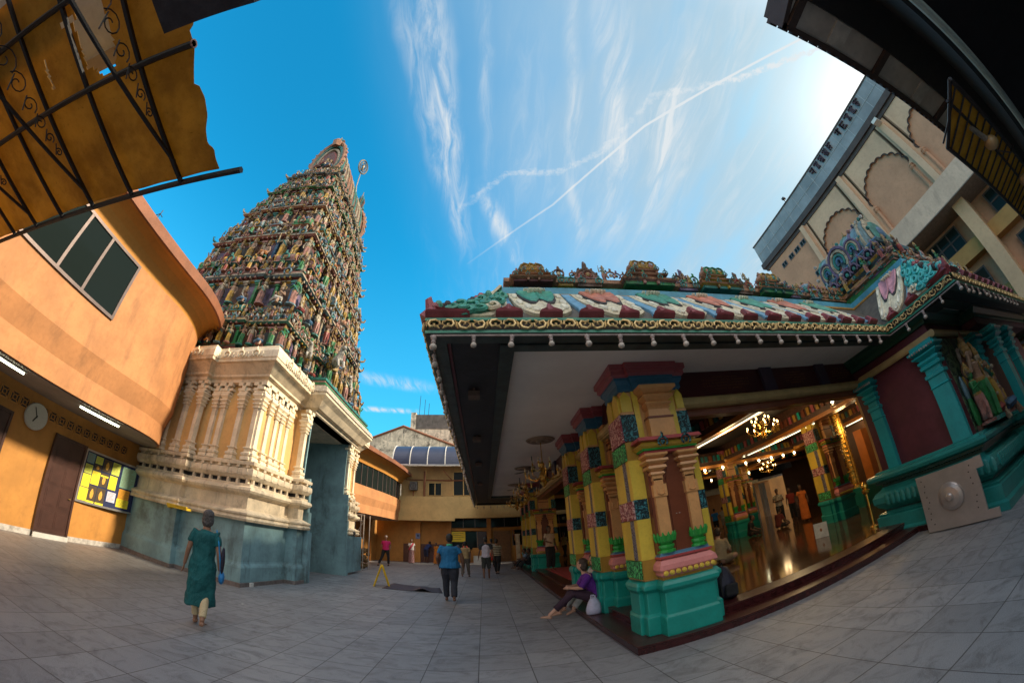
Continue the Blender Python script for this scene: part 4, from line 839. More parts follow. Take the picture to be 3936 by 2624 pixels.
# ---- parapet with miniature shrines
par=[(-.62+1.05,3.4+1.08),(7.76+1.05,3.4+1.08),(7.76+1.05,1.7+1.08),(23,1.7+1.08),(23,23),(-.62+1.05,23)]
def tx(k): return TI[k]
mb=MB(); mb.mould(par,[(0,5.18),(0,5.24),(-.05,5.25),(-.05,5.40),(.04,5.43),(.05,5.50),(.0,5.54),(-.04,5.56),(-.3,5.57)],[tx('maroon'),tx('brown'),tx('green'),tx('salmon'),tx('salmon'),tx('yellow'),tx('brown'),tx('brown')],bot=False); mb.build('parapet_moulding',TM,HALL)
def pavilion(x,y,a,kind,s,cs):
    m=MB()
    if kind=='kuta': kuta(m,0,0,0,s,cs)
    elif kind=='sala': sala(m,0,0,0,0,s,2.0,cs)
    elif kind=='step':
        w=.62*s
        for i_,(f,z_) in enumerate(((1.0,0),(.74,.20),(.48,.38))):
            ww=w*f; m.mould(rect(-ww,-.16-.05*(2-i_),ww,.2),[(0,z_*s),(0,(z_+.08)*s),(.05,(z_+.11)*s),(.07,(z_+.15)*s),(.02,(z_+.17)*s),(.0,(z_+.20)*s)],[cs[2],cs[3],cs[0],cs[1],cs[0]])
            for sx in ((-1,1) if i_ else (-1,-.35,.35,1)): m.T=tr(sx*ww*.92,-.25-.05*(2-i_),(z_+.06)*s); kudu(m,TI['teal'],TI['dark'],.5*s); m.T=Matrix.Identity(4)
        for sx in (-1,0,1): 
            m.lathe([(.13,0),(.15,.05),(.12,.12),(.05,.17),(.06,.20),(.01,.28)],(sx*.2*s,-.08,.57*s),8,(cs[0],TI['gold'],cs[3])[sx+1]); m.tube([(sx*.2*s+.09*math.cos(t),-.2,.66*s+.09*math.sin(t)) for t in [2*PI*i_/8 for i_ in range(9)]],.025,4,cs[1])
        m.box(-.2*s,-.30,.0,-.14*s,-.24,.09*s,cs[3]); m.box(.14*s,-.30,.0,.2*s,-.24,.09*s,cs[3])
    else:
        m.mould(rect(-.3*s,-.12,.3*s,.12),[(.03,0),(.03,.05),(0,.06),(0,.12),(.05,.16),(.03,.2)],[cs[0],cs[1],cs[2],cs[0],cs[3]])
        for f,c_,r in ((.30,cs[0],.055),(.22,cs[3],.035),(.15,cs[1],.03)): m.tube([(f*s*math.cos(t),-.06,.42*s+f*s*1.05*math.sin(t)) for t in [PI*(-.25+1.5*i/14) for i in range(15)]],r*s,6,c_)
        m.prism([(.2*s*math.cos(t),.42*s+.2*s*math.sin(t)) for t in [2*PI*i/12 for i in range(12)]],1,-.06,.08,cs[2]); m.box(-.22*s,-.03,.16*s,.22*s,.08,.4*s,cs[0])
        for i in range(9): t=PI*(-.2+1.4*i/8); m.ell((.37*s*math.cos(t),-.05,.42*s+.38*s*math.sin(t)),(.05*s,.05,.05*s),5,cs[0],4)
        m.tube([(0,-.05,.76*s),(0,-.08,.9*s),(0,-.05,1.05*s)],[.08*s,.07*s,.03*s],6,cs[0])
    for sx in (-1,1):
        m.T=tr(sx*.25*s,-.30*s if kind!='arch' else -.2,.0); kudu(m,TI['teal'],TI['teal'],.55); m.T=Matrix.Identity(4)
    m.T=Matrix.Identity(4); k=MB(); k.merge(m,tr(x,y,5.36)@rot(a)); k.build('miniature_shrine',TM,HALL)
c_=lambda *k:[TI[i] for i in k]
row=[(.86,'step',.52,c_('salmon','yellow','maroon','salmon')),(1.84,'arch',.62,c_('brown','red','red','pink')),(1.42,'arch',.32,c_('yellow','salmon','dark','green')),(2.95,'step',.78,c_('salmon','yellow','green','pink')),(3.80,'arch',.56,c_('violet','lblue','maroon','pink')),(4.55,'step',.74,c_('salmon','green','teal','yellow')),(5.2,'arch',.60,c_('brown','pink','red','salmon')),(6.1,'step',.72,c_('salmon','yellow','green','teal')),(6.75,'arch',.5,c_('violet','pink','maroon','cream')),(7.5,'kuta',.62,c_('lblue','yellow','maroon','pink')),(8.25,'sala',.55,c_('salmon','lblue','green','yellow'))]
for x,kd,s,cs in row: pavilion(x,4.60,0,kd,s*1.0,cs)
for i in range(16):
    pavilion(.72,5.9+i*1.08,-PI/2,('arch','sala','arch','kuta')[i%4],.6,c_(*SCH[i%6]))
for y,kd,s,cs in ((4.0,'kuta',.5,c_('salmon','yellow','teal','pink')),(3.35,'arch',.6,c_('violet','lblue','teal','pink')),(2.95,'kuta',.55,c_('pink','lblue','teal','cream'))): pavilion(9.0,y,-PI/2,kd,s,cs)
for i in range(8): pavilion(9.3+i*.85,2.95,0,('arch','kuta','sala')[i%3],.6,c_(*[('teal','pink','dark','cream'),('lblue','yellow','teal','pink'),('salmon','lblue','teal','cream')][i%3]))
mb=MB(); R=random.Random(12)
for i in range(60):
    x=.6+i*.135+R.uniform(-.04,.04); k=R.random(); cc_=TI[R.choice(('salmon','brown','teal','violet','gold','pink','red','green'))]
    if k<.5: mb.lathe([(.035,0),(.05,.03),(.03,.07),(.04,.09),(.01,.15+.08*R.random())],(x,4.47+R.uniform(-.05,.2),5.52),6,cc_)
    else: mb.T=tr(x,4.42,5.50); kudu(mb,cc_,TI[R.choice(('gold','cream','dark'))],.45+.3*R.random()); mb.T=Matrix.Identity(4)
build_each(mb,'crest_ornament',TM,HALL)
for i in range(9): o=bpy.data.objects.new('roof_figure',STD[(i*5+1)%16]); C.objects.link(o); o.location=(1.35+i*.82,4.5,5.52); o.scale=(.27+.06*(i%3),)*3; attach(o,HALL)
# rooftop shrine (vimana) with its domed oblong roof
mb=MB(); vp=rect(8.95,2.95,11.4,5.1)
mb.mould(vp,[(0,5.18),(0,5.62),(.10,5.68),(.14,5.74),(.05,5.80),(-.05,5.81),(-.05,5.95),(.08,6.0),(.12,6.06),(.10,6.10),(-.1,6.12),(-.18,6.2)],c_('maroon','lblue','yellow','pink','teal','dark','blue','lblue','blue','teal','brown'))
for j in range(9):
    y=3.0+j*.26; mb.box(8.88,y-.03,5.2,8.96,y+.03,5.6,TI['pink' if j%2 else 'yellow']); mb.T=tr(8.80,y,5.76)@rot(-PI/2); kudu(mb,TI['violet'],TI['teal'],1.0); mb.T=Matrix.Identity(4)
arc=[(10.15+1.12*math.cos(t),6.30+.95*math.sin(t)) for t in [PI*(-.12+1.24*i/16) for i in range(17)]]
mb.prism(arc,1,3.2,4.9,TI['lblue'])
for j in range(6):
    y=3.25+j*.32; mb.tube([(x,y,z) for x,z in arc],.05,5,TI[('cream','violet','teal','pink','cream','teal')[j]])
for y,f in ((3.6,1.0),(4.1,1.5),(4.6,1.0)):
    for r_,cc in ((.28,'violet'),(.21,'cream'),(.14,'teal'),(.07,'blue')):
        mb.tube([(9.0-.03,y+r_*f*.8*math.cos(t),6.38+r_*f*math.sin(t)) for t in [PI*(-.25+1.5*i/12) for i in range(13)]],.035*f,5,TI[cc])
mb.ell((10.15,3.18,6.7),(.7,.06,.6),10,TI['cream']); mb.ell((10.15,3.12,6.7),(.5,.06,.45),10,TI['teal']); mb.ell((10.15,3.06,6.7),(.2,.06,.2),8,TI['blue'])
for y in (3.6,4.05,4.5): mb.lathe([(.06,0),(.12,.06),(.13,.14),(.07,.2),(.05,.22),(.08,.25),(.03,.33),(.01,.42)],(10.15,y,7.22),8,TI['gold'])
R=random.Random(4)
for i in range(46):
    y=R.uniform(2.9,5.1); z=R.choice((5.70,6.02,6.5,7.0)); x=8.82 if z<6.1 else 9.05+.5*max(0,z-6.5)
    mb.ell((x,y,z),(.05,.06,.06),5,TI[R.choice(('cream','pink','teal','violet','white'))],4)
mb.build('rooftop_shrine',TM,HALL)
for i in range(10):
    vn=i%16; o=bpy.data.objects.new('roof_figure',STD[vn]); C.objects.link(o); o.location=(9.05+i*.7,2.78,5.55+.12*(i%2)); o.scale=(.52,)*3; attach(o,HALL)
for i,(x,y) in enumerate(((8.72,2.7),(8.75,3.5),(8.75,4.2),(.5,4.5),(7.1,4.5),(8.72,2.95))):
    if i in(3,): continue
    o=bpy.data.objects.new('roof_figure',STD[(i*3+2)%16]); C.objects.link(o); o.location=(x,y,5.5); o.scale=(.42,)*3; o.rotation_euler=(0,0,-PI/2 if i!=4 else 0); attach(o,HALL)
# ---------------------------------------------------------------- orange office building on the left
OFF=thing('office_building','orange two storey building with rounded overhanging upper floor, clock and notice board','building',(-12,3,0))
ORG=pm('orange_plaster',(.48,.215,.082),.75,.16,1.3,.14,dirt=.10,streaks=.40,fine=.1); ORG2=pm('orange_cove',(.52,.23,.04),.7,.1,1,.05); RIM=pm('terracotta_rim',(.25,.095,.045),.7,.2,2,.2,dirt=.2)
OCW=pm('amber_wall_paint',(.46,.21,.045),.7,.2,.8,.1,dirt=.15,streaks=.3,fine=.1); DOORM=pm('brown_door_paint',(.055,.024,.018),.4,.2,3,.1)
SOF=pm('grey_soffit_paint',(.26,.23,.20),.8,.2,1.2,.1,dirt=.15); GLS=bpy.data.materials.new('dark_window_glass'); GLS.use_nodes=True
b=GLS.node_tree.nodes['Principled BSDF']; b.inputs['Base Color'].default_value=(.012,.018,.017,1); b.inputs['Roughness'].default_value=.06; b.inputs['Specular IOR Level'].default_value=.07
ALU=pm('bronze_window_frame',(.16,.12,.11),.4,.15,6,.05,metal=.4); WHP=pm('white_paint',(.62,.60,.56),.5,.1,4,.1,dirt=.2); BLK=pm('black_iron',(.018,.014,.014),.5,.2,8,.1)
mb=MB(); mb.mould([(-10.30,-6),(-10.38,4.0),(-10.56,8.77),(-16,8.77),(-16,-6)],[(0,.13),(0,3.16)],0); mb.build('ground_floor_wall',OCW,OFF)
mb=MB(); mb.mould([(-10.30,-6),(-10.38,4.0),(-10.56,8.77),(-16,8.77),(-16,-6)],[(.02,0),(.02,.12),(.0,.13)],0); mb.build('white_skirting',pm('chipped_white_skirting',(.50,.47,.43),.7,.3,9,.4,dirt=.3),OFF)
arcp=[(-8.4,-6)]+[(-10.9+2.5*math.cos(t),6.0+2.77*math.sin(t)) for t in [math.radians(83)*i/20 for i in range(21)]]+[(-16,8.75),(-16,-6)]
mb=MB(); mb.mould(arcp,[(-.03,3.14),(0,3.15),(0,3.62),(.15,4.10),(.15,6.50)],0); o=mb.build('upper_floor_wall',ORG,OFF)
mb=MB(); mb.mould(arcp,[(-.06,3.12),(-.06,3.138)],0); mb.build('overhang_soffit',SOF,OFF)
mb=MB(); mb.mould(arcp,[(.15,6.50),(.17,6.62),(.24,6.80),(.38,6.95),(.56,7.04),(.72,7.06)],0,top=False,bot=False); mb.build('curved_cove',ORG2,OFF)
mb=MB(); mb.mould(arcp,[(.72,7.06),(.74,7.0),(.82,7.0),(.84,7.25),(.80,7.30),(.2,7.36)],0,bot=False); mb.build('roof_rim',RIM,OFF)
def window(parent,x,y0,y1,z0,z1,cuts,nx=1,fr_=.05,mat=ALU,zc=()):
    """window facing +x (nx=1) or -x: frame part with a pane sub-part"""
    m=MB(); a,b_=x,x+.05*nx
    m.box(a,y0,z0,b_,y0+fr_,z1); m.box(a,y1-fr_,z0,b_,y1,z1); m.box(a,y0+fr_,z0,b_,y1-fr_,z0+fr_); m.box(a,y0+fr_,z1-fr_,b_,y1-fr_,z1)
    for c_ in cuts: m.box(a,c_-fr_*.5,z0+fr_,b_-.004,c_+fr_*.5,z1-fr_)
    for c_ in zc: m.box(a,y0+fr_,c_-fr_*.5,b_-.008,y1-fr_,c_+fr_*.5)
    w=m.build('window',mat,parent); p=MB(); p.box(x-.01*nx,y0+fr_*.5,z0+fr_*.5,x+.02*nx,y1-fr_*.5,z1-fr_*.5); p.build('pane',GLS,w); return w
window(OFF,-8.25,1.3,4.55,4.95,6.46,(2.78,3.52),1,.07)
window(OFF,-8.25,-3.2,.9,4.95,6.46,(-1.9,-.6),1,.07)
def pdoor(parent,x,y0,y1,z1,step=True):
    m=MB(); m.box(x-.05,y0,0,x+.05,y0+.06,z1); m.box(x-.05,y1-.06,0,x+.05,y1,z1); m.box(x-.05,y0+.06,z1-.06,x+.05,y1-.06,z1); fr_=m.build('door_frame',DOORM,parent)
    m=MB(); m.box(x-.04,y0+.06,.12,x+.015,y1-.06,z1-.06); w=(y1-y0-.12)
    for k in range(4):
        for j in range(2):
            ya=y0+.06+w*(.08+.46*j); yb=ya+w*.38; za=.25+k*(z1-.4)/4; zb_=za+(z1-.4)/4*.82
            m.box(x+.012,ya,za,x+.024,yb,zb_); m.box(x+.02,ya+.04,za+.04,x+.032,yb-.04,zb_-.04)
    d=m.build('door',DOORM,parent); m=MB(); m.tube([(x+.02,y1-.14,1.05),(x+.07,y1-.14,1.05),(x+.07,y1-.20,1.05)],.012,6); m.build('handle',pm('brass',(.5,.36,.12),.3,.1,9,.05,metal=.8),d)
    if step: m=MB(); m.box(x+.0,y0,.002,x+.09,y1,.115); m.build('threshold',WHP,parent)
pdoor(OFF,-10.37,5.50,6.50,2.48); pdoor(OFF,-10.32,3.15,4.22,2.48)
# pierced vent blocks
VB=MB(); VB.box(-.005,-.13,-.13,.012,.13,.13,1); 
for a,b_ in ((-.13,-.105),(.105,.13)): VB.box(-.005,a,-.13,.03,b_,.13,0); VB.box(-.005,-.105,a,.03,.105,b_,0)
VB.tube([(.02,.055*math.cos(t),.055*math.sin(t)) for t in [2*PI*i/10 for i in range(11)]],.014,4,0)
for sy in (-1,1):
    for sz in (-1,1): VB.tube([(.02,sy*.045,sz*.045),(.02,sy*.11,sz*.11)],.013,4,0)
vd=VB.data('vent_block',[OCW,DARK])
for i in range(22):
    y=1.85+i*.285; o=bpy.data.objects.new('vent_block',vd); C.objects.link(o); x=-10.38 if y<4 else -10.38-.18*(y-4)/4.77
    o.location=(x+.003,y,2.79); attach(o,OFF)
# lit tube lamps under the overhang
TUBE=em('tube_glow',(.95,1.0,.75),3.0)
for y0,y1,t_ in ((2.35,3.5,'nearer the photo edge'),(4.95,6.2,'above the notice board')):
    t=thing('tube_lamp','lit fluorescent tube lamp under the orange overhang, '+t_,'lamp',(-8.9,(y0+y1)/2,3.1),'tube lamps under the overhang')
    m=MB(); m.box(-8.80,y0,3.085,-8.70,y1,3.118); m.build('housing',WHP,t); m=MB(); m.tube([(-8.75,y0+.03,3.06),(-8.75,y1-.03,3.06)],.018,8); m.build('glowing_tube',TUBE,t)
# wall clock
t=thing('wall_clock','large round white wall clock showing about five to seven on the amber wall','clock',(-10.36,4.8,2.6))
m=MB(); m.T=tr(-10.37,4.80,2.61)@Matrix.Rotation(PI/2,4,'Y'); m.lathe([(.31,0),(.315,.05),(.30,.075),(.285,.07)],(0,0,0),32); m.build('clock_case',pm('grey_plastic',(.42,.40,.36),.4,.05,3),t,smooth=False)
m=MB(); m.T=tr(-10.37,4.80,2.61)@Matrix.Rotation(PI/2,4,'Y'); m.lathe([(.283,.05),(.283,.062)],(0,0,0),32); m.build('clock_face',pm('clock_white',(.60,.58,.52),.35,.03,2),t)
m=MB(); X0=-10.37+.064
for h_ in range(12):
    a=h_*PI/6; m.T=tr(X0,4.80+.235*math.sin(a),2.61+.235*math.cos(a))@Matrix.Rotation(-a,4,'X'); m.box(0,-.008,-.018,.003,.008,.018)
m.T=Matrix.Identity(4)
for a,L,w in ((math.radians(207),.15,.016),(math.radians(-30),.22,.012)):
    m.T=tr(X0,4.80,2.61)@Matrix.Rotation(-a,4,'X'); m.box(.010,-w,-.03,.016,w,L)
build_each(m,'clock_hand',BLK,t)
for h_ in range(12):
    a=(h_+1)*PI/6
    # clock numerals
    textobj('numeral',str(h_+1),(X0+.004,4.80+.18*math.sin(a),2.61+.18*math.cos(a)),(PI/2,0,PI/2),.085,BLK,t,.001)
# notice board
t=thing('notice_board','glass fronted notice board full of yellow and green printed notices beside the brown door','notice board',(-10.45,7.6,1.0))
nx_=lambda y:-10.38-.18*(y-4)/4.77
a_=math.atan2(-.18,4.77)
NB=tr(-10.47,7.58,1.75)@Matrix.Rotation(-a_*-1,4,'Z')
m=MB(); m.T=NB; m.box(0,-.98,-.66,.05,.98,.66,0); m.T=Matrix.Identity(4); m.build('backing',pm('navy_felt',(.02,.03,.09),.9),t)
m=MB(); m.T=NB; 
for q_ in ((-1.02,-.70,1.02,-.65),(-1.02,.65,1.02,.70),(-1.02,-.65,-.97,.65),(.97,-.65,1.02,.65)): m.box(0,q_[0],q_[1],.085,q_[2],q_[3])
m.T=Matrix.Identity(4); m.build('silver_frame',pm('aluminium_frame',(.40,.38,.36),.35,.1,5,.05,metal=.6),t)
NC={'y':(.80,.68,.04),'yg':(.55,.62,.10),'k':(.07,.05,.03),'g':(.25,.45,.33),'o':(.75,.33,.03),'w':(.55,.55,.68),'b':(.16,.28,.30)}
NMt=[pm('notice_'+k,v,.5,.1,20,0) for k,v in NC.items()]; NK=list(NC)
ink=pm('printing_ink',(.25,.18,.03),.6,0,3,0); gd=pm('printed_gold',(.65,.35,.05),.6,.3,30,0)
notes=[(-.92,.62,.24,.26,'b'),(-.92,.32,.24,.24,'yg'),(-.93,.06,.26,.34,'y'),(-.94,-.30,.28,.34,'y'),(-.64,.60,.24,.20,'yg'),(-.64,.38,.24,.16,'k'),(-.65,.20,.27,.36,'y'),(-.66,-.20,.27,.42,'k'),(-.36,.60,.28,.34,'k'),(-.36,.22,.26,.38,'k'),(-.37,-.20,.28,.40,'k'),(-.04,.60,.28,.34,'yg'),(-.05,.22,.27,.38,'y'),(.34,.58,.52,.60,'g'),(-.02,-.22,.30,.28,'w'),(.36,-.06,.40,.28,'o'),(.34,-.34,.44,.24,'y'),(-.66,-.60,.25,.05,'y'),(-.37,-.60,.28,.05,'y'),(-.36,.16,.26,.05,'y')]
for i,(y,z,w,h,k) in enumerate(notes):
    m=MB(); m.T=NB; x0=.053+.001*(i%3); m.box(x0,y,z-h,x0+.004,y+w,z,NK.index(k)); R=random.Random(i)
    for r in range(int(h/.035)-1):
        if k in('k',): break
        m.box(x0+.004,y+.025,z-.035-r*.035,x0+.005,y+w-.025-R.random()*w*.35,z-.028-r*.035,7)
    if k=='k': m.ell((x0+.003,y+w/2,z-h*.52),(.003,w*.25,h*.32),8,8); m.ell((x0+.005,y+w/2,z-h*.30),(.003,w*.12,h*.13),6,8)
    m.T=Matrix.Identity(4); m.build('notice',NMt+[ink,gd],t)
# ---------------------------------------------------------------- far buildings
FO=thing('curved_orange_building','orange building with a curved overhang and long dark window band beyond the gateway tower','building',(-8,21,0))
fp=[(-6.35,16.6),(-6.05,18.5),(-5.75,20.5),(-5.6,22.5),(-5.62,24.6),(-12,24.6),(-12,16.6)]
mb=MB(); mb.mould(fp,[(-.03,2.74),(0,2.75),(0,3.2),(.10,3.6),(.10,4.12),(.04,4.14)],0); mb.build('overhang_wall',ORG,FO)
mb=MB(); mb.mould(fp,[(.0,4.14),(.0,5.25)],0,top=False,bot=False); mb.build('window_band',GLS,FO)
mb=MB()
for i in range(5):
    a=Vector(fp[i]);b_=Vector(fp[i+1]); 
    if i==4: continue
    for j in range(3):
        p=a+(b_-a)*(j/3); mb.box(p.x-.03,p.y-.03,4.12,p.x+.035,p.y+.03,5.27)
build_each(mb,'window_mullion',ALU,FO)
mb=MB(); mb.mould(fp,[(.06,5.25),(.1,5.4),(.25,5.65),(.5,5.82),(.62,5.84)],0,top=False,bot=False); mb.build('curved_cove',ORG2,FO)
mb=MB(); mb.mould(fp,[(.62,5.80),(.72,5.80),(.74,6.0),(.3,6.25),(-1.5,6.9)],0,bot=False); mb.build('roof_rim',RIM,FO)
mb=MB(); mb.mould(fp,[(-.06,2.72),(-.06,2.735)],0); mb.build('overhang_soffit',SOF,FO)
mb=MB(); mb.box(-12,16.6,0,-7.6,26,2.74,0); mb.build('ground_floor_wall',OCW,FO)
for y0 in (18.3,20.6): pdoor(FO,-7.58,y0,y0+.95,2.2,False)
YB=thing('yellow_building','pale yellow building with a deep blank parapet and blue barrel canopy','building',(0,26,0))
YEL=pm('pale_yellow_plaster',(.60,.42,.17),.8,.12,1,.1,dirt=.08,streaks=.15); YEL2=pm('cream_yellow_plaster',(.50,.33,.14),.8,.12,1.2,.1,dirt=.1,streaks=.2); WAL=pm('maroon_dado',(.10,.035,.02),.5,.2,3,.1)
mb=MB(); mb.box(-5.62,24.4,2.80,-1.9,24.65,4.42,0); mb.box(-1.9,24.4,2.98,9,24.65,4.42,0); mb.box(9,24.4,2.98,24,24.65,4.42,0); mb.build('parapet',YEL,YB)
mb=MB(); mb.box(-5.6,24.9,4.0,24,25.2,6.6,0); mb.box(-5.6,24.65,3.0,24,25.6,3.05,0); mb.box(-4.08,24.8,4.3,-3.9,24.9,6.35,0); mb.build('upper_wall',YEL2,YB)
mb=MB(); mb.box(-7.6,25.6,0,24,25.9,3.0,0); mb.box(-7.6,24.3,0,-7.4,25.6,2.9,0); mb.build('ground_floor_wall',OCW,YB)
mb=MB(); mb.box(-5.5,25.57,0,-2.35,25.6,1.25,0); mb.build('dado',WAL,YB)
mb=MB(); mb.box(-4.75,25.35,0,-4.3,25.6,2.98); 
for x in (-2.35,.32,3.35,6.2): mb.box(x-.14,25.3,0,x+.14,25.6,2.98)
mb.box(-2.35,25.45,2.16,9,25.6,2.34); mb.box(2.7,25.3,0,9,25.6,1.05); mb.build('piers_and_rails',OCW,YB)
for x0,x1,z0,z1 in ((-2.2,.18,2.36,3.05),(.47,3.2,2.36,3.05),(3.5,6.0,2.36,3.05),(-2.2,-.5,.9,2.14),(1.9,3.2,1.07,2.14),(3.5,6.0,1.07,2.14)):
    m=MB(); k=max(1,round((x1-x0)/.8)); 
    for j in range(k+1): xx=x0+(x1-x0)*j/k; m.box(xx-.02,25.52,z0,xx+.02,25.57,z1); m.box(x0,25.525,z0,x1,25.565,z0+.04); m.box(x0,25.525,z1-.04,x1,25.565,z1)
    w=m.build('window',ALU,YB); m=MB(); m.box(x0,25.56,z0,x1,25.59,z1); m.build('pane',GLS,w)
for x0,x1,mt in ((-.45,.15,DOORM),(.62,1.75,pm('carved_teak_door',(.20,.09,.025),.5,.2,9,.2))):
    m=MB(); m.box(x0,25.5,0,x1,25.58,2.1); 
    for j in range(2):
        for k in range(3): xa_=x0+.08+(x1-x0-.1)*.5*j; m.box(xa_,25.48,.2+k*.62,xa_+(x1-x0)*.36,25.5,.7+k*.62)
    m.build('door',mt,YB)
for x0,x1,z0,z1 in ((-3.74,-2.78,4.5,5.44),(-2.04,-.6,4.5,6.2),(.2,1.4,4.5,6.2)):
    m=MB(); 
    for xx in (x0,(x0+x1)/2-.03,x1-.06): m.box(xx,24.84,z0,xx+.06,24.9,z1)
    m.box(x0,24.84,z0,x1,24.89,z0+.05); m.box(x0,24.84,z1-.05,x1,24.89,z1)
    w=m.build('window',YEL,YB); m=MB(); m.box(x0+.02,24.87,z0+.02,x1-.02,24.895,z1-.02); m.build('pane',GLS,w)
m=MB(); m.tube([(-5.3,24.85,5.62),(-2.1,24.85,5.58),(2,24.85,5.58)],.045,6); m.tube([(-3.98,24.78,4.45),(-3.98,24.78,6.2)],.07,6); m.tube([(-4.75,24.85,4.45),(-4.75,24.85,5.0)],.035,6); m.tube([(-2.7,24.85,6.3),(-2.1,24.85,5.6)],.03,5); m.build('drain_pipes',RIM,YB)
m=MB(); 
n_=12; pr=[(23.55+0,6.42)]+[(24.95-1.4*math.cos(t),6.42+1.55*math.sin(t)) for t in [PI/2*i/n_ for i in range(n_+1)]]
for i in range(len(pr)-1): (y0,z0),(y1,z1)=pr[i],pr[i+1]; m.add([(-6.0,y0,z0),(3,y0,z0),(3,y1,z1),(-6.0,y1,z1),(-6.0,y0+.01,z0-.03),(3,y0+.01,z0-.03),(3,y1,z1-.03),(-6.0,y1,z1-.03)],[(0,1,2,3),(7,6,5,4),(0,3,7,4),(1,5,6,2)])
cn=m.build('barrel_canopy',pm('dark_blue_polycarbonate',(.045,.055,.10),.35,.1,2,.05,spec=.6),YB)
for i in range(8):
    x=-6.0+i*1.18; m=MB(); m.tube([(x,y-.02,z+.01) for y,z in pr],.035,5); m.build('canopy_rib',WHP,cn)
m=MB(); m.box(-6.05,23.5,6.36,3,23.58,6.44); m.build('canopy_gutter',WHP,cn)
# gabled weathered wall and tall block behind
MOLD=pm('mould_blackened_plaster',(.80,.68,.50),.9,.3,2.2,.4,dirt=.95,streaks=1.0,fine=.5)
mm=MATS['mould_blackened_plaster']
GB=thing('gabled_building','weathered gabled building streaked with black mould behind the blue barrel canopy','building',(-7,34,0))
mb=MB(); mb.prism([(-13.5,0),(-.5,0),(-.5,9.1),(-7.3,11.7),(-13.5,9.2)],1,32,42,0); mb.build('gable_wall',MOLD,GB)
mb=MB(); mb.add([(-7.3,31.9,11.78),(-.3,31.9,9.1),(-.3,42,9.1),(-7.3,42,11.78),(-13.8,31.9,9.16),(-13.8,42,9.16)],[(0,1,2,3),(0,3,5,4)]); 
mb.tube([(-13.8,31.95,9.14),(-7.3,31.95,11.76),(-.3,31.95,9.08)],.11,5); mb.build('roof',RIM,GB)
TB=thing('tall_block','weathered block with dark stained parapet and three thin roof rods behind the gable','building',(-3,42,0))
mb=MB(); mb.box(-8.0,40,0,4,50,15.6,0); mb.box(-8.3,39.9,0,-7.7,50,16.0,0); mb.box(-8.0,39.95,14.0,4,40,15.75,1); mb.build('wall',[MOLD,pm('dark_stained_concrete',(.16,.14,.12),.9,.3,1.5,.3,dirt=.6,streaks=.8)],TB)
for x,h in ((-7.4,2.6),(-6.8,2.1),(-6.3,1.6)):
    m=MB(); m.tube([(x,40.3,15.7),(x+.06,40.3,15.7+h)],.03,5); m.build('roof_rod',BLK,TB)
# ---------------------------------------------------------------- tall temple hall building, far right
TR=thing('arched_tower_block','tall beige building with scalloped arch panels and a grey glass band along its roof','building',(28,8,0))
BEI=pm('beige_render',(.56,.36,.23),.8,.1,.5,.08,dirt=.06,streaks=.1); TAN=pm('tan_render',(.46,.235,.135),.8,.12,.6,.08,dirt=.05,streaks=.1); AMB=pm('amber_render',(.38,.20,.06),.8,.12,.5,.08); GREY=pm('grey_glass_panels',(.25,.26,.27),.45,.3,.35,.03,fine=.05); DKB=pm('dark_cornice',(.06,.04,.035),.7,.2,2,.2)
X=25
Y0T,Y1T=-14,17.5
mb=MB(); mb.box(X+.12,Y0T,13.4,X+9,Y1T,19.8,0); mb.box(X+2.2,Y0T,0,X+9,Y1T,12,0); mb.build('main_wall',TAN,TR)
mb=MB(); mb.box(X-.10,Y0T-.2,20.25,X+9.2,Y1T+.35,22.3,0); mb.build('glass_band',GREY,TR)
mb=MB(); 
for i in range(26): y=Y1T+.1-i*1.22; mb.box(X-.125,y-.02,20.25,X-.10,y+.02,22.3)
mb.box(X-.13,Y0T,21.25,X-.10,Y1T+.35,21.28); mb.build('panel_joints',pm('pale_joint',(.35,.36,.36),.5),TR)
mb=MB(); mb.box(X-.25,Y0T-.2,19.75,X+9.3,Y1T+.5,20.25); mb.box(X-.08,Y0T-.2,19.45,X+.2,Y1T+.3,19.75); mb.box(X-.16,Y0T,22.3,X+9.3,Y1T+.4,22.42); mb.build('roof_cornice',DKB,TR)
# panel with scalloped arch openings: front layer of beige, arch recess tan shows behind
def arch(cy,w,z0,zs,zt):
    pts=[]; n=11
    for i in range(n*5+1):
        t=PI*i/(n*5); r=1+.075*abs(math.sin(n*t))  # scallops
        pts.append((cy+w*math.cos(t)*(r),zs+(zt-zs)*math.sin(t)*r))
    return pts
mb=MB(); fr2=MB()
for cy in (9.9,4.9,-.1,-5.1,-10.1):
    w=1.92; pts=arch(cy,w,13.6,15.9,17.9); k=len(pts)
    ya_,yb_=cy-2.5,cy+2.5
    # beige face around the arch
    o_=[(X,yb_,19.45)]
    for i in range(k-1):
        (y0,z0),(y1,z1)=pts[i],pts[i+1]
        mb.add([(X,y0,z0),(X,y1,z1),(X,y1,19.45),(X,y0,19.45),(X+.13,y0,z0),(X+.13,y1,z1)],[(0,3,2,1),(0,1,5,4)],0)
    mb.box(X,pts[0][0],13.4,X+.12,yb_,19.45,0); mb.box(X,ya_,13.4,X+.12,pts[-1][0],19.45,0)
    fr2.tube([(X-.04,cy+1.88,13.7),(X-.04,cy+1.88,15.4)],.14,6,0); fr2.tube([(X-.04,cy-1.88,13.7),(X-.04,cy-1.88,15.4)],.14,6,0)
    for s_ in (-1,1): fr2.lathe([(.16,0),(.22,.1),(.14,.2),(.2,.3),(.14,.4)],(X-.04,cy+s_*1.88,15.3),8,0); fr2.lathe([(.2,0),(.22,.12),(.15,.2)],(X-.04,cy+s_*1.88,13.5),8,0)
    fr2.tube([(X-.02,y,z) for y,z in pts],.055,4,1)
    mb.box(X-.35,cy-2.72,13.4,X,cy-2.28,19.45,0)
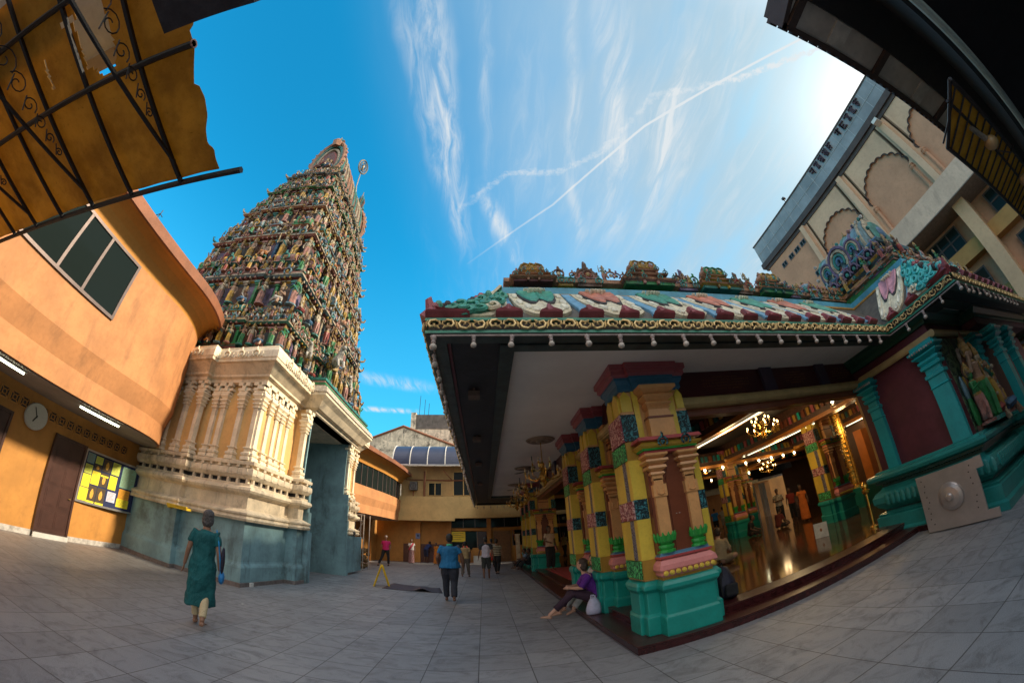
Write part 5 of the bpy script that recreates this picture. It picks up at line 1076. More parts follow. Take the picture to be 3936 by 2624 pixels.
mb.box(X,12.4,13.4,X+.12,Y1T,19.45,1); mb.box(X-.35,12.2,13.4,X,12.6,19.45,0); mb.build('arched_panels',[BEI,TAN],TR); fr2.build('arch_mouldings',[TAN,DKB],TR)
mb=MB(); mb.box(X-.45,Y0T,12.05,X+.1,13.0,13.45); mb.build('projecting_band',pm('pale_stained_band',(.58,.40,.29),.8,.12,.8,.1,dirt=.12,streaks=.35),TR)
mb=MB(); mb.box(X-.44,Y0T,12.0,X+2.2,Y1T,12.05); mb.build('soffit',pm('dull_brown_soffit',(.22,.18,.15),.8),TR)  # underside in a plain brown, darker than the walls
for j,(y,z) in enumerate(((13.2,18.5),(14.0,18.5),(14.8,18.5),(15.8,18.5),(13.4,15.6))): window(TR,X-.01,y-.3,y+.3,z-.2,z+.25,(y,),-1,.05)
mb=MB()
for y in (12.5,7.6,2.6,-2.4,-7.4): mb.box(X+.4,y-.42,0,X+2.2,y+.42,12,0)
mb.build('lower_piers',pm('pale_pier',(.52,.32,.18),.8,.1,.5,.08,streaks=.1),TR)
mb=MB()
for z in (10.2,7.0,3.8): mb.box(X+1.2,Y0T,z-1.0,X+2.2,Y1T,z-.1,0)
mb.build('spandrels',AMB,TR)
for y in (10.0,5.1,.1,-4.9):
    for z0,z1 in ((10.25,11.7),(7.1,8.7),(3.9,5.6)): window(TR,X+1.9,y-1.25,y+1.25,z0,z1,(y-.4,y+.4),-1,.09,DKB,((z0+z1)/2,))
# unreadable dark letter shapes on the glass band
mb=MB(); R=random.Random(2)
def glyph(y,w):
    for k in range(R.randint(2,3)):
        a=y+R.uniform(0,w*.7); mb.box(X-.24,a,21.45+R.random()*.1,X-.13,a+w*.16,22.1)
    mb.box(X-.24,y,22.0,X-.13,y+w*.9,22.12); 
    if R.random()<.6: mb.box(X-.24,y,21.45,X-.13,y+w*.6,21.56)
    if R.random()<.6: mb.box(X-.24,y+w*.2,21.72,X-.13,y+w*.8,21.82)
yy=8.9
while yy>6.0: glyph(yy-.55,.5); yy-=.62
yy=5.2
while yy>1.9: glyph(yy-.6,.55); yy-=.66
mb.build('roof_lettering',pm('dark_red_letters',(.05,.015,.02),.5),TR)
t=thing('roof_camera','small camera on a post at the roof edge of the tall beige building','camera',(X,12.3,22.4)); m=MB(); m.tube([(X,12.3,22.4),(X,12.3,22.85)],.04,5); m.box(X-.15,12.15,22.8,X+.15,12.4,22.98); m.build('camera_body',BLK,t)
t=thing('wall_floodlight','white boxy floodlight high on the beige pilaster between two arches','lamp',(X-.4,2.4,19)); m=MB(); m.box(X-1.0,2.15,19.0,X-.35,2.6,19.25); m.build('lamp_body',WHP,t)
# ---------------------------------------------------------------- building overhead behind the camera, canopies
OH=thing('overhead_building','dark building whose deep eave and gutter pipe cross the top right corner of the photo','building',(6,-3,0))
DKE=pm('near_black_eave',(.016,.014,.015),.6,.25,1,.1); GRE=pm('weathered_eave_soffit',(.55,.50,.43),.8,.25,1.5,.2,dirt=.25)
mb=MB(); mb.prism([(2.24,-.28),(2.32,-.02),(16,-.02),(16,-.28)],2,4.50,4.56,0); mb.build('eave_soffit',GRE,OH)
mb=MB(); mb.box(2.29,-.03,4.48,16,.02,4.70,0); mb.prism([(2.285,.02),(2.33,.02),(2.27,-.28),(2.0,-3),(1.95,-3),(2.225,-.28)],2,4.48,4.70,0)
for x in (2.36,3.55,4.95,6.35): mb.box(x-.04,-.28,4.46,x+.04,-.02,4.50,0)
for i in range(60): mb.box(2.3+i*.13,-.01,4.66,2.37+i*.13,.04,4.72,0)
mb.build('eave_board',DKB,OH)
mb=MB()
for x in (2.9,4.4): mb.box(x-.1,-.27,4.485,x+.1,-.04,4.50,0)
build_each(mb,'lamp_plate',pm('pale_plate',(.6,.57,.5),.6),OH)
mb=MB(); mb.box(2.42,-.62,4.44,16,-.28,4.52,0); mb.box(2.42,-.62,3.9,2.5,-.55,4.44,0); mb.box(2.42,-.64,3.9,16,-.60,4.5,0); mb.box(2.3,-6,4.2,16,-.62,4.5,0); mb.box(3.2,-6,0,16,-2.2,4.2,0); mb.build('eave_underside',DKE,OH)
mb=MB(); mb.tube([(2.5,-.66,3.86),(16,-.72,3.86)],.035,10); mb.build('gutter_pipe',pm('grey_pvc_pipe',(.42,.52,.48),.35,.1,3,.05),OH)
mb=MB(); mb.prism([(2.0,-6),(2.26,-.3),(2.31,0),(16,0),(16,-6)],2,4.72,4.8,0); mb.build('roof',DKB,OH)
AMBS=bpy.data.materials.new('amber_polycarbonate'); AMBS.use_nodes=True; q=N(AMBS.node_tree); nt_=AMBS.node_tree; b=nt_.nodes['Principled BSDF']
co=q.n('ShaderNodeTexCoord').outputs['Object']; n1=q.noise(co,3,6,.7); n2=q.noise(co,45,3,.6)
c=q.mix(q.sm(n1,.35,.7),(.66,.38,.07),(.44,.23,.035)); c=q.mix(q.sm(n2,.6,.8,0,.5),c,(.15,.07,.01)); nt_.links.new(c,b.inputs['Base Color']); b.inputs['Roughness'].default_value=.5
tl=q.n('ShaderNodeBsdfTranslucent'); nt_.links.new(c,tl.inputs[0]); mx=q.n('ShaderNodeMixShader'); mx.inputs[0].default_value=.55; nt_.links.new(b.outputs[0],mx.inputs[1]); nt_.links.new(tl.outputs[0],mx.inputs[2]); nt_.links.new(mx.outputs[0],nt_.nodes['Material Output'].inputs[0])
RC=thing('amber_canopy','small amber canopy on thin black ribs under the dark eave at the right','canopy',(5,-.2,3.4))
mb=MB(); mb.add([(3.02,-.30,3.44),(9,-.30,3.44),(9,.09,3.36),(3.42,.09,3.36),(3.02,-.30,3.446),(9,-.30,3.446),(9,.09,3.366),(3.42,.09,3.366)],[(0,1,2,3),(7,6,5,4),(0,4,5,1),(3,2,6,7)]); mb.build('canopy_sheet',AMBS,RC)
for i in range(34):
    x=3.25+i*.17; m=MB(); m.tube([(x-.14,-.30,3.425),(x+.06,.09,3.345)],.010,4); m.build('canopy_rib',BLK,RC)
m=MB(); m.tube([(3.42,.095,3.35),(9,.095,3.35)],.018,6); m.tube([(3.0,-.31,3.43),(3.42,.095,3.35)],.016,6); m.tube([(3.1,-.18,3.41),(9,-.18,3.41)],.014,5); m.tube([(3.0,-.31,3.43),(9,-.31,3.43)],.02,5); m.build('canopy_frame',BLK,RC)
m=MB(); 
for x in (4.3,5.4): m.tube([(x,-.18,3.39),(x+.06,-.26,3.30),(x+.14,-.33,3.36)],.010,4)
build_each(m,'canopy_bracket',BLK,RC)
t=thing('globe_lamp','round frosted globe lamp hanging under the amber canopy at the right','lamp',(3.85,-.18,3.3)); m=MB(); m.tube([(3.55,-.15,3.36),(3.75,-.17,3.30)],[.02,.025],8); m.build('lamp_arm',pm('greyed_metal',(.2,.18,.15),.5),t); m=MB(); m.ell((3.82,-.18,3.27),(.075,.062,.062),14,0,9); m.build('lamp_globe',pm('dusty_frosted_glass',(.34,.24,.12),.3,.2,6,.1),t,smooth=True)
t=thing('globe_lamp','frosted globe lamp farther along the amber canopy, second from the torn corner','lamp',(5.0,-.18,3.3)); m=MB(); m.ell((5.05,-.2,3.27),(.075,.062,.062),14,0,9); m.build('lamp_globe',MATS['dusty_frosted_glass'],t,smooth=True)
# left canopy: sagging amber sheets with torn holes on an iron frame
LC=thing('torn_amber_canopy','large amber canopy with torn holes on dark iron rafters with scrolled brackets','canopy',(-4,.4,3.4))
cz=lambda y:3.56-.19*y
def hole_in(x,y):
    # one long ragged hole and two narrow slits
    a=((x+2.24)/.13)**2+((y+.05)/.25)**2
    if a<1+.12*math.sin(9*y+3)+.1*math.sin(23*x) or (y<-.05 and -2.36<x<-2.12): return True
    return False
edge=[(-1.60,.93),(-1.60,.86),(-1.585,.80),(-1.62,.76),(-1.60,.68),(-1.555,.60),(-1.54,.50),(-1.56,.42),(-1.60,.44),(-1.57,.34),(-1.53,.22),(-1.54,.13),(-1.50,.10),(-1.52,.02),(-1.56,-.05),(-1.54,-.2),(-1.56,-.5)]
def ex(y):
    for (xa_,ya_),(xb_,yb_) in zip(edge[:-1],edge[1:]):
        if yb_<=y<=ya_: return xa_+(xb_-xa_)*(ya_-y)/max(1e-6,(ya_-yb_))
    return -1.56
mb=MB(); nxs=150; ys=[.93-.02*i for i in range(int(1.50/.02)+1)]; idx={}
def vtx(i,j):
    if (i,j) not in idx:
        y=ys[j]; x=ex(y)-.022*i if i<110 else ex(y)-.022*110-.10*(i-110); idx[(i,j)]=len(mb.v); mb.v.append((x,y,cz(y)+.008*math.sin(x*3+y*5)+.004*math.sin(x*17)))
    return idx[(i,j)]
for j in range(len(ys)-1):
    for i in range(nxs):
        y=ys[j]; x=ex(y)-.022*(i+.5) if i<110 else ex(y)-2.42-.10*(i-110)
        if hole_in(x,y-.01): continue
        if (abs(x+2.38+.05*max(0,y))<.014 and -.22<y<.10) or (abs(y+.22)<.014 and -2.54<x<-2.37): continue
        if abs(x+2.80)<.014 and -.1<y<.10: continue
        mb.f.append((vtx(i,j),vtx(i,j+1),vtx(i+1,j+1),vtx(i+1,j))); mb.mi.append(0)
o=mb.build('canopy_sheet',AMBS,LC); so_=o.modifiers.new('thickness','SOLIDIFY'); so_.thickness=.005
def bar(p,q_,w=.028,h=.028,m=None):
    m2=MB(); m2.tube([p,q_],w*.75,4,0,(1,1.2)); return m2
m=MB(); m.tube([(-1.43,.955,cz(.95)-.02),(-9.0,.955,cz(.95)-.02)],.022,6); m.build('front_rail',BLK,LC)
for y in (.20,-.33,-.75): m=MB(); m.tube([(-1.50,y,cz(y)-.035),(-9.0,y,cz(y)-.035)],.020,6); m.build('purlin',BLK,LC)
m=MB(); m.tube([(-1.51,.20,cz(.2)-.03),(-1.50,.20,cz(.2)-.03)],.026,8); m.build('bolt_end',pm('salmon_plastic',(.5,.22,.17),.5),LC)
for i,x in enumerate((-1.92,-2.43,-2.93,-3.42,-3.92,-4.42,-4.92,-5.42,-5.92)):
    m=MB(); m.tube([(x,.95,cz(.95)-.03),(x,-.8,cz(-.8)-.03)],.018,5); m.build('rafter',BLK,LC)
    if i%2==0:   # triangular scrolled bracket
        m=MB(); m.tube([(x+.03,.80,cz(.8)-.05),(x+.03,-.33,cz(-.33)-.42),(x+.03,-.8,cz(-.8)-.62)],.014,5)
        for k,(yy,r) in enumerate(((.46,.030),(.34,.04),(.22,.05),(.08,.065),(-.08,.085),(-.26,.11),(-.46,.13))):
            zc=(cz(yy)-.05+ (cz(.8)-.05+(yy-.8)*(-.42+.05+cz(-.33)-cz(.8))/(-.33-.8)))/2; zc=cz(yy)-.05-(.8-yy)*.16
            s_=1 if k%2 else -1
            m.tube([(x+.03,yy+s_*r*(1-t*.8)*math.cos(t*8),zc+r*(1-t*.8)*math.sin(t*8)*.9) for t in [j/14 for j in range(15)]],.005,4)
            m.tube([(x+.03,yy,zc-r),(x+.03,yy-.06,zc+.02)],.005,4)
        m.build('scroll_bracket',BLK,LC)
UB=thing('upper_eave','pale concrete eave seen through the torn hole of the amber canopy at the top left','building',(-5,-1,4.4))
mb=MB(); mb.box(-9,-1.6,4.46,-2.5,.06,4.52,0); mb.build('eave_soffit',pm('pale_eave',(.85,.83,.76),.8,.15,1.5,.1),UB); mb=MB(); mb.box(-9,-4,4.2,-2.5,-1.6,4.5,0); mb.box(-9,.06,4.42,-2.5,.20,4.62,0); mb.build('eave_wall',pm('tan_eave_wall',(.62,.50,.36),.8,.15,1.2,.1),UB)
mb=MB(); mb.box(-2.76,-.5,4.22,-1.62,-.12,4.42,0); mb.build('grey_slab',pm('grey_slab_concrete',(.10,.09,.10),.8),UB)
mb=MB(); mb.box(-1.50,-.18,3.30,-.98,.085,3.45,0); 
t=thing('concrete_beam','dark stained concrete beam end jutting over the torn canopy at the top left','beam',(-1.3,0,3.3)); mb.build('beam',pm('dark_stained_beam',(.05,.045,.055),.8,.4,6,.4,dirt=.4),t)
# ---------------------------------------------------------------- people
def cloth(n,rgb,rough=.85,bump=.6):
    if 'cloth_'+n in MATS: return MATS['cloth_'+n]
    m=pm('cloth_'+n,rgb,rough,.16,4,0,fine=.08); t=m.node_tree; q=N(t); co=q.n('ShaderNodeTexCoord').outputs['Object']
    f=q.noise(q.map(co,(9,9,3.2)),1.3,4,.6,1.2); bp=q.n('ShaderNodeBump'); bp.inputs['Strength'].default_value=bump; bp.inputs['Distance'].default_value=.05
    t.links.new(f,bp.inputs['Height']); t.links.new(bp.outputs[0],t.nodes['Principled BSDF'].inputs['Normal']); return m
SK={'dark':pm('skin_dark',(.13,.06,.035),.5,.1,6,.05),'mid':pm('skin_brown',(.26,.13,.075),.5,.1,6,.05),'light':pm('skin_light',(.50,.28,.19),.5,.1,6,.05)}
HAIRM={'black':pm('hair_black',(.012,.010,.009),.45,.3,30,.5),'grey':pm('hair_greying',(.09,.075,.07),.6,.5,40,.6),'white':pm('hair_white',(.35,.33,.31),.6,.3,40,.6),'brown':pm('hair_brown',(.05,.028,.018),.5,.3,30,.5)}
EYE=pm('eye_dark',(.02,.015,.012),.2)
foldtex=bpy.data.textures.new('cloth_folds','CLOUDS'); foldtex.noise_scale=.16
def rem(o,v,fold=0):
    r=o.modifiers.new('join','REMESH'); r.mode='VOXEL'; r.voxel_size=v; r.use_smooth_shade=True
    s_=o.modifiers.new('soft','SMOOTH'); s_.factor=.5; s_.iterations=3 if not fold else 4
    if fold: d=o.modifiers.new('folds','DISPLACE'); d.texture=foldtex; d.strength=fold; d.mid_level=.5; d.texture_coords='LOCAL'
def J0():
    return dict(pel=(0,0,.93),wai=(0,0,1.07),che=(0,-.0,1.27),nk=(0,.01,1.45),hd=(0,-.015,1.585),
     sL=(.175,0,1.38),eL=(.235,.03,1.10),wL=(.25,-.05,.86),sR=(-.175,0,1.38),eR=(-.235,.03,1.10),wR=(-.25,-.05,.86),
     hL=(.09,0,.91),kL=(.10,-.03,.50),aL=(.105,.03,.09),hR=(-.09,0,.91),kR=(-.10,-.03,.50),aR=(-.105,.03,.09))
def lerp(a,b,t): return tuple(a[i]+(b[i]-a[i])*t for i in range(3))
def person(label,loc,rz,H=1.68,j={},skin='mid',hair='black',hairlen=0,top=None,bottom=None,dress=None,fat=1.0,vox=.016,shoes=None,group=None,foot=(0,-1),extra=None,smile=False,turn=0,beard=False):
    t=thing('person',label,'person',loc,group,rz); s=H/1.70; t.scale=(s,s,s); WM[t.name]=Matrix.Identity(4)
    J=J0(); J.update(j); f=fat; m=MB()
    m.tube([J['pel'],lerp(J['pel'],J['wai'],.6),J['wai'],lerp(J['wai'],J['che'],.55),J['che'],lerp(J['che'],J['nk'],.5),lerp(J['che'],J['nk'],.8)],[.15*f,.145*f,.135*f,.145*f,.155*f,.14*f,.085],12,0,(1,.68))
    m.tube([lerp(J['che'],J['nk'],.7),J['nk'],lerp(J['nk'],J['hd'],.7)],[.07,.058,.055],8)
    hx,hy,hz=J['hd']; HT=tr(hx,hy,hz)@rot(turn); m.T=HT
    m.ell((0,.012,.03),(.078,.098,.10),12,0,8); m.ell((0,-.015,-.04),(.062,.078,.078),12,0,7)
    m.tube([(0,-.092,.02),(0,-.112,-.018),(0,-.098,-.03)],[.010,.017,.013],6); m.tube([(-.03,-.088,-.058),(0,-.096,-.06),(.03,-.088,-.058)],[.006,.010,.006],6)
    m.tube([(-.05,-.082,.028),(0,-.094,.03),(.05,-.082,.028)],[.008,.01,.008],5)
    for sx in (-1,1): m.ell((sx*.078,.008,-.005),(.013,.024,.033),6,0,4)
    m.T=Matrix.Identity(4)
    for S_ in 'LR':
        sg=1 if S_=='L' else -1
        sh,el,wr=J['s'+S_],J['e'+S_],J['w'+S_]
        m.tube([lerp(J['che'],sh,.55),sh,lerp(sh,el,.4),el,lerp(el,wr,.35),wr],[.06,.058*f,.048*f,.038*f,.036*f,.026],8)
        d=(Vector(wr)-Vector(el)).normalized(); side=d.cross(Vector((0,1,0)));
        if side.length<.2: side=Vector((1,0,0))
        side.normalize(); fwd=side.cross(d); pc=Vector(wr)
        # palm held edge-on to the body; fingers of unequal length, slightly curled
        m.tube([pc,pc+d*.03,pc+d*.075,pc+d*.09],[.024,.030,.034,.028],8,0,(.45,1.2))
        for k,(o_,L) in enumerate(((-.030,.062),(-.011,.074),(.009,.070),(.028,.055))):
            b0=pc+d*.08+fwd*o_; b1=b0+d*L*.5+side*(.008*sg); b2=b0+d*L*.85+side*(.026*sg); m.tube([b0,b1,b2],[.0095,.0088,.007],6)
        b0=pc+d*.02-fwd*.026; m.tube([b0,b0+d*.03-fwd*.022,b0+d*.058-fwd*.02+side*.01*sg],[.013,.0105,.008],6)
        hp,kn,an=J['h'+S_],J['k'+S_],J['a'+S_]
        m.tube([lerp(J['pel'],hp,.6),hp,lerp(hp,kn,.35),kn,lerp(kn,an,.3),lerp(kn,an,.75),an],[.10*f,.092*f,.082*f,.055,.056,.04,.036],9)
        fx,fy=J.get('f'+S_,foot); fz=J.get('fz'+S_,0); A=Vector(an); F_=Vector((fx,fy,fz)); hl=A-F_*.045-Vector((0,0,.045)); 
        m.tube([hl,A+Vector((0,0,-.03)),A+F_*.08+Vector((0,0,-.05)),A+F_*.15+Vector((0,0,-.068))],[.032,.042,.036,.026],8,0,(1.05,.75))
        for k in range(5): o_=Vector((-fy,fx,0))*(.035-.0175*k)*sg; c0=A+F_*(.14-.006*k)+o_+Vector((0,0,-.070)); m.tube([c0,c0+F_*(.045-.004*k)],[.0125-.0012*k,.009-.001*k],5)
    b=m.build('body',SK[skin],t,local=True,smooth=True); rem(b,vox*.75)
    if not vox>.02:
        e=MB(); e.T=HT
        for sx in (-1,1): e.ell((sx*.030,-.089,.012),(.013,.006,.006),8,0,5)
        if smile: e2=MB(); e2.T=HT; e2.tube([(-.028,-.096,-.054),(0,-.104,-.064),(.028,-.096,-.054)],[.003,.006,.003],5,1); e2.build('teeth',[EYE,WHP],t,local=True)
        build_each(e,'eye',[EYE,WHP],t,local=True)
    h=MB(); h.T=HT
    h.ell((0,.028,.052),(.088,.098,.088),14,0,8); h.ell((0,.05,.0),(.080,.070,.085),12,0,7)
    if hairlen==1: h.ell((0,.05,-.05),(.085,.065,.085),12,0,7); h.ell((.06,.03,-.03),(.035,.05,.07),8); h.ell((-.06,.03,-.03),(.035,.05,.07),8)
    if hairlen==2: h.ell((0,.10,.0),(.05,.045,.05),10)
    if hairlen==3: h.tube([(0,.06,.02),(0,.10,-.12),(0,.10,-.30),(0,.09,-.38)],[.08,.075,.06,.02],9); h.ell((.06,.03,-.03),(.03,.05,.08),8); h.ell((-.06,.03,-.03),(.03,.05,.08),8)
    if beard: h.ell((0,-.06,-.075),(.045,.04,.035),8)
    ho=h.build('hair',HAIRM[hair],t,local=True,smooth=True); rem(ho,vox*.7); 
    d_=ho.modifiers.new('tuft','DISPLACE'); tx_=bpy.data.textures.get('hair_tufts') or bpy.data.textures.new('hair_tufts','CLOUDS'); tx_.noise_scale=.03; d_.texture=tx_; d_.strength=.016; d_.texture_coords='LOCAL'
    if top:
        c=MB(); g_=1.12*f; lo=lerp(J['pel'],J['wai'],top.get('hem',-.35))
        c.tube([lo,J['pel'],J['wai'],lerp(J['wai'],J['che'],.55),J['che'],lerp(J['che'],J['nk'],.5),lerp(J['che'],J['nk'],.82)],[.172*g_*top.get('w',1),.168*g_*top.get('w',1),.155*g_,.158*g_,.165*g_,.148*g_,.082],14,0,(1,.72))
        for S_ in 'LR':
            sh,el,wr=J['s'+S_],J['e'+S_],J['w'+S_]; k=top.get('sleeve',.55); sl=[lerp(J['che'],sh,.5),sh,lerp(sh,el,min(k,1))]; rs=[.075,.066*min(f,1.12),.055*min(f,1.12)]
            if k>1: sl.append(lerp(el,wr,min(k-1,1))); rs.append(.045)
            c.tube(sl,rs,10)
        o=c.build(top.get('name','shirt'),top['mat'],t,local=True,smooth=True); rem(o,vox,.035)
        if 'collar' in top: c=MB(); c.lathe([(.073,-.02),(.077,.0),(.066,.03)],lerp(J['che'],J['nk'],.92),14,0,1,.95); c.build('collar',top['collar'],t,local=True,smooth=True)
    if bottom:
        c=MB(); c.tube([lerp(J['pel'],J['wai'],.35),J['pel'],lerp(J['hL'],J['hR'],.5)],[.160*f,.165*f,.15*f],12,0,(1,.74))
        for S_ in 'LR':
            hp,kn,an=J['h'+S_],J['k'+S_],J['a'+S_]; k=bottom.get('len',.95); w=bottom.get('w',1)
            P_=[hp,lerp(hp,kn,.4),kn]; R_=[.108*f,.098*f*w,.076*w]
            if k>.5: P_.append(lerp(kn,an,(k-.5)*2)); R_.append(.066*w)
            else: P_[2]=lerp(hp,kn,k*2)
            c.tube(P_,R_,10)
        o=c.build(bottom.get('name','trousers'),bottom['mat'],t,local=True,smooth=True); rem(o,vox,.018)
    if dress:
        c=MB(); zb=dress['z']; k=dress.get('w',1); px_,py_,_=J['pel']
        kl=lerp(J['kL'],J['kR'],.5)
        c.tube([lerp(J['che'],J['nk'],.82),lerp(J['che'],J['nk'],.5),J['che'],J['wai'],J['pel'],(px_,py_,.75),((px_+kl[0])/2,(py_+kl[1])/2,(zb+.75)/2),(kl[0],kl[1]+.01,zb)],[.085,.155*f,.172*f,.165*f,.195*f,.205*f*k,.215*f*k,.225*f*k],16,0,(1,.70))
        for S_ in 'LR':
            sh,el=J['s'+S_],J['e'+S_]; c.tube([lerp(J['che'],sh,.5),sh,lerp(sh,el,dress.get('sleeve',.5))],[.075,.068*f,.058*f],10)
        o=c.build(dress.get('name','dress'),dress['mat'],t,local=True,smooth=True); rem(o,vox,.055)
    if shoes:
        c=MB()
        for S_ in 'LR':
            A=Vector(J['a'+S_]); fx,fy=J.get('f'+S_,foot); F_=Vector((fx,fy,0)); z=Vector((0,0,-.055)); c.tube([A-F_*.06+z,A+z,A+F_*.1+z,A+F_*.19+z*1.15],[.03,.048,.046,.028],8,0,(1.1,.8))
        [rem(o,.012) for o in build_each(c,'shoe',shoes,t,True,True)]
    if extra: extra(t,J)
    return t
walk=lambda s=1,a=.0:dict(kL=(.10,-.10*s,.50),aL=(.10,-.20*s,.09) if s>0 else (.10,.26,.14),kR=(-.10,.06*s,.50),aR=(-.10,.26*s,.14) if s>0 else (-.10,-.20,.09),eL=(.24,.08*s,1.11),wL=(.26,.05*s,.86),eR=(-.24,-.02*s,1.11),wR=(-.26,-.12*s,.88))
BLU=cloth('blue_polo',(.01,.14,.32)); NAV=cloth('dark_jeans',(.018,.022,.035)); BLKC=cloth('black',(.012,.012,.014)); 
def bag_blue(t,J):
    m=MB(); m.tube([(-.15,0.02,1.44),(-.21,.09,1.25),(-.25,.07,1.0),(-.27,.03,.82)],.012,6,0); m.build('strap',cloth('bright_blue',(.02,.25,.55)),t,local=True)
    m=MB(); m.ell((-.285,.05,1.02),(.035,.065,.20),10,0); m.build('shoulder_bag',cloth('black_bag',(.02,.015,.03)),t,local=True,smooth=True)
    m=MB(); m.ell((-.285,-.0,.76),(.05,.075,.10),9,0); m.tube([(-.28,0,.84),(-.27,-.02,.90)],.008,5); o=m.build('plastic_bag',cloth('blue_bag',(.02,.20,.50),.35),t,local=True,smooth=True)
def bangle(t,J): pass
# woman in the teal tunic, walking away to the right of the frame edge
tj=dict(kL=(.09,-.09,.50),aL=(.07,-.17,.09),kR=(-.08,.02,.49),aR=(-.06,.27,.15),eL=(.225,.03,1.12),wL=(.27,-.02,.88),eR=(-.225,.05,1.10),wR=(-.25,-.0,.86),sL=(.16,0,1.38),sR=(-.16,0,1.38),fL=(.1,-1),fR=(-.1,-1))
woman=person('elderly woman in a long teal tunic and cream trousers walking past the gateway plinth',(-3.92,4.62,0),PI+.62,1.65,tj,'mid','grey',1,dress=dict(mat=cloth('teal_tunic',(.004,.095,.10)),z=.32,w=.98,sleeve=.62,name='tunic'),bottom=dict(mat=cloth('cream_trousers',(.62,.48,.28)),len=.93,w=.85),fat=1.03,vox=.013,extra=bag_blue)
bj=dict(walk(1)); bj.update(eL=(.30,.06,1.12),wL=(.27,-.10,.92),eR=(-.31,.02,1.12),wR=(-.33,-.02,.86),sL=(.20,0,1.38),sR=(-.20,0,1.38))
person('stout man in a bright blue polo shirt and dark jeans walking away barefoot',(-.88,9.5,0),PI+.05,1.72,bj,'dark','black',0,top=dict(mat=BLU,hem=-.5,sleeve=.62,w=1.12,collar=cloth('green_collar',(.05,.42,.25)),name='polo_shirt'),bottom=dict(mat=NAV,w=1.12),fat=1.22,vox=.014)
pj=dict(kL=(.16,-.04,.5),aL=(.17,.0,.09),kR=(-.19,-.06,.5),aR=(-.38,-.10,.09),eL=(.27,.06,1.14),wL=(.24,-.04,.90),eR=(-.25,.05,1.12),wR=(-.17,.06,.92))
person('white haired man in a bright pink polo shirt standing with legs apart',(-5.5,20.9,0),.15,1.70,pj,'mid','white',0,top=dict(mat=cloth('pink_polo',(.62,.02,.14)),hem=-.3,sleeve=.6),bottom=dict(mat=BLKC,w=1.05),shoes=BLKC,fat=1.05,vox=.02)
def sari(t,J):
    m=MB(); m.tube([(.12,-.06,1.40),(.0,-.15,1.2),(-.13,-.12,1.0),(-.1,.1,.95)],[.05,.07,.07,.05],7); m.build('sari_drape',cloth('pink_sash',(.66,.06,.10)),t,local=True,smooth=True)
person('woman in white blouse, pink sash and patterned long skirt by the maroon dado',(-4.62,23.9,0),.1,1.56,{},'dark','black',2,top=dict(mat=cloth('white_blouse',(.7,.66,.6)),hem=.2,sleeve=.5),dress=None,bottom=None,vox=.024,extra=lambda t,J:(sari(t,J),rem((lambda m:(m.tube([(0,0,1.1),(0,0,.9),(0,0,.5),(0,.0,.05)],[.14,.17,.19,.22],14,0,(1,.8)),m.build('long_skirt',relief('patterned_skirt',(.30,.10,.08),(.45,.30,.32),28),t,local=True,smooth=True))[1])(MB()),.02,.02)))
bend=dict(che=(0,-.20,1.18),nk=(0,-.33,1.30),hd=(0,-.42,1.38),wai=(0,-.07,1.04),sL=(.17,-.30,1.24),sR=(-.17,-.30,1.24),eL=(.2,-.40,1.0),eR=(-.2,-.40,1.0),wL=(.12,-.50,.82),wR=(-.12,-.50,.82))
person('person in dark blue clothes leaning forward over the wash place against the maroon dado',(-3.87,25.0,0),PI-.6,1.62,bend,'dark','black',0,top=dict(mat=cloth('dark_blue',(.025,.04,.13)),sleeve=.7),bottom=dict(mat=cloth('navy',(.015,.02,.05)),len=.6),vox=.024)
person('woman wrapped in a yellow and red patterned sari standing near the dado',(-3.0,23.6,0),-.6,1.38,dict(hd=(0,-.08,1.56)),'dark','black',2,dress=dict(mat=relief('yellow_red_sari',(.70,.38,.02),(.60,.06,.02),16),z=.08,w=1.05,name='sari'),fat=1.05,vox=.024)
person('child in a red dress beside the yellow patterned sari',(-2.45,22.6,0),.4,1.0,{},'dark','black',0,dress=dict(mat=cloth('red_dress',(.66,.03,.02)),z=.4,w=1.1),vox=.028)
person('man in tan shirt and grey trousers walking beyond the blue polo shirt',(-.80,15.6,0),PI-.2,1.50,walk(-1),'dark','black',0,top=dict(mat=cloth('tan_shirt',(.36,.25,.12)),sleeve=.6),bottom=dict(mat=cloth('grey_trousers',(.10,.085,.07))),vox=.02)
person('person in a coral red top bending forward by the bright doorway of the yellow building',(-1.05,24.4,0),PI+1.1,1.50,bend,'dark','black',0,top=dict(mat=cloth('coral',(.78,.13,.09)),sleeve=.6),bottom=dict(mat=BLKC),vox=.024)
def sidepan(t,J):
    pass
wj=dict(walk(-1)); wj.update(aL=(.10,.20,.12),kL=(.10,.02,.5),aR=(-.10,-.12,.09),eL=(.26,.04,1.10),wL=(.30,.0,.86),eR=(-.26,.04,1.10),wR=(-.30,.0,.86))
def panels(t,J):
    m=MB(); 
    for sg in (-1,1): m.tube([(sg*.13,0,1.40),(sg*.205,0,1.36),(sg*.225,.02,1.20)],[.068,.082,.072],9)
    m.tube([(-.17,.02,1.375),(.17,.02,1.375)],.072,8); o=m.build('dark_yoke',cloth('dark_sleeves',(.02,.025,.03)),t,local=True,smooth=True); rem(o,.02)
person('slim barefoot man in white vest with dark sleeves and knee length shorts',(.03,14.85,0),PI,1.66,wj,'dark','black',0,top=dict(mat=cloth('lilac_white_vest',(.52,.48,.58)),sleeve=.2,hem=-.4),bottom=dict(mat=cloth('shorts',(.03,.035,.035)),len=.60,w=1.08,name='shorts'),fat=.93,vox=.018,extra=panels)
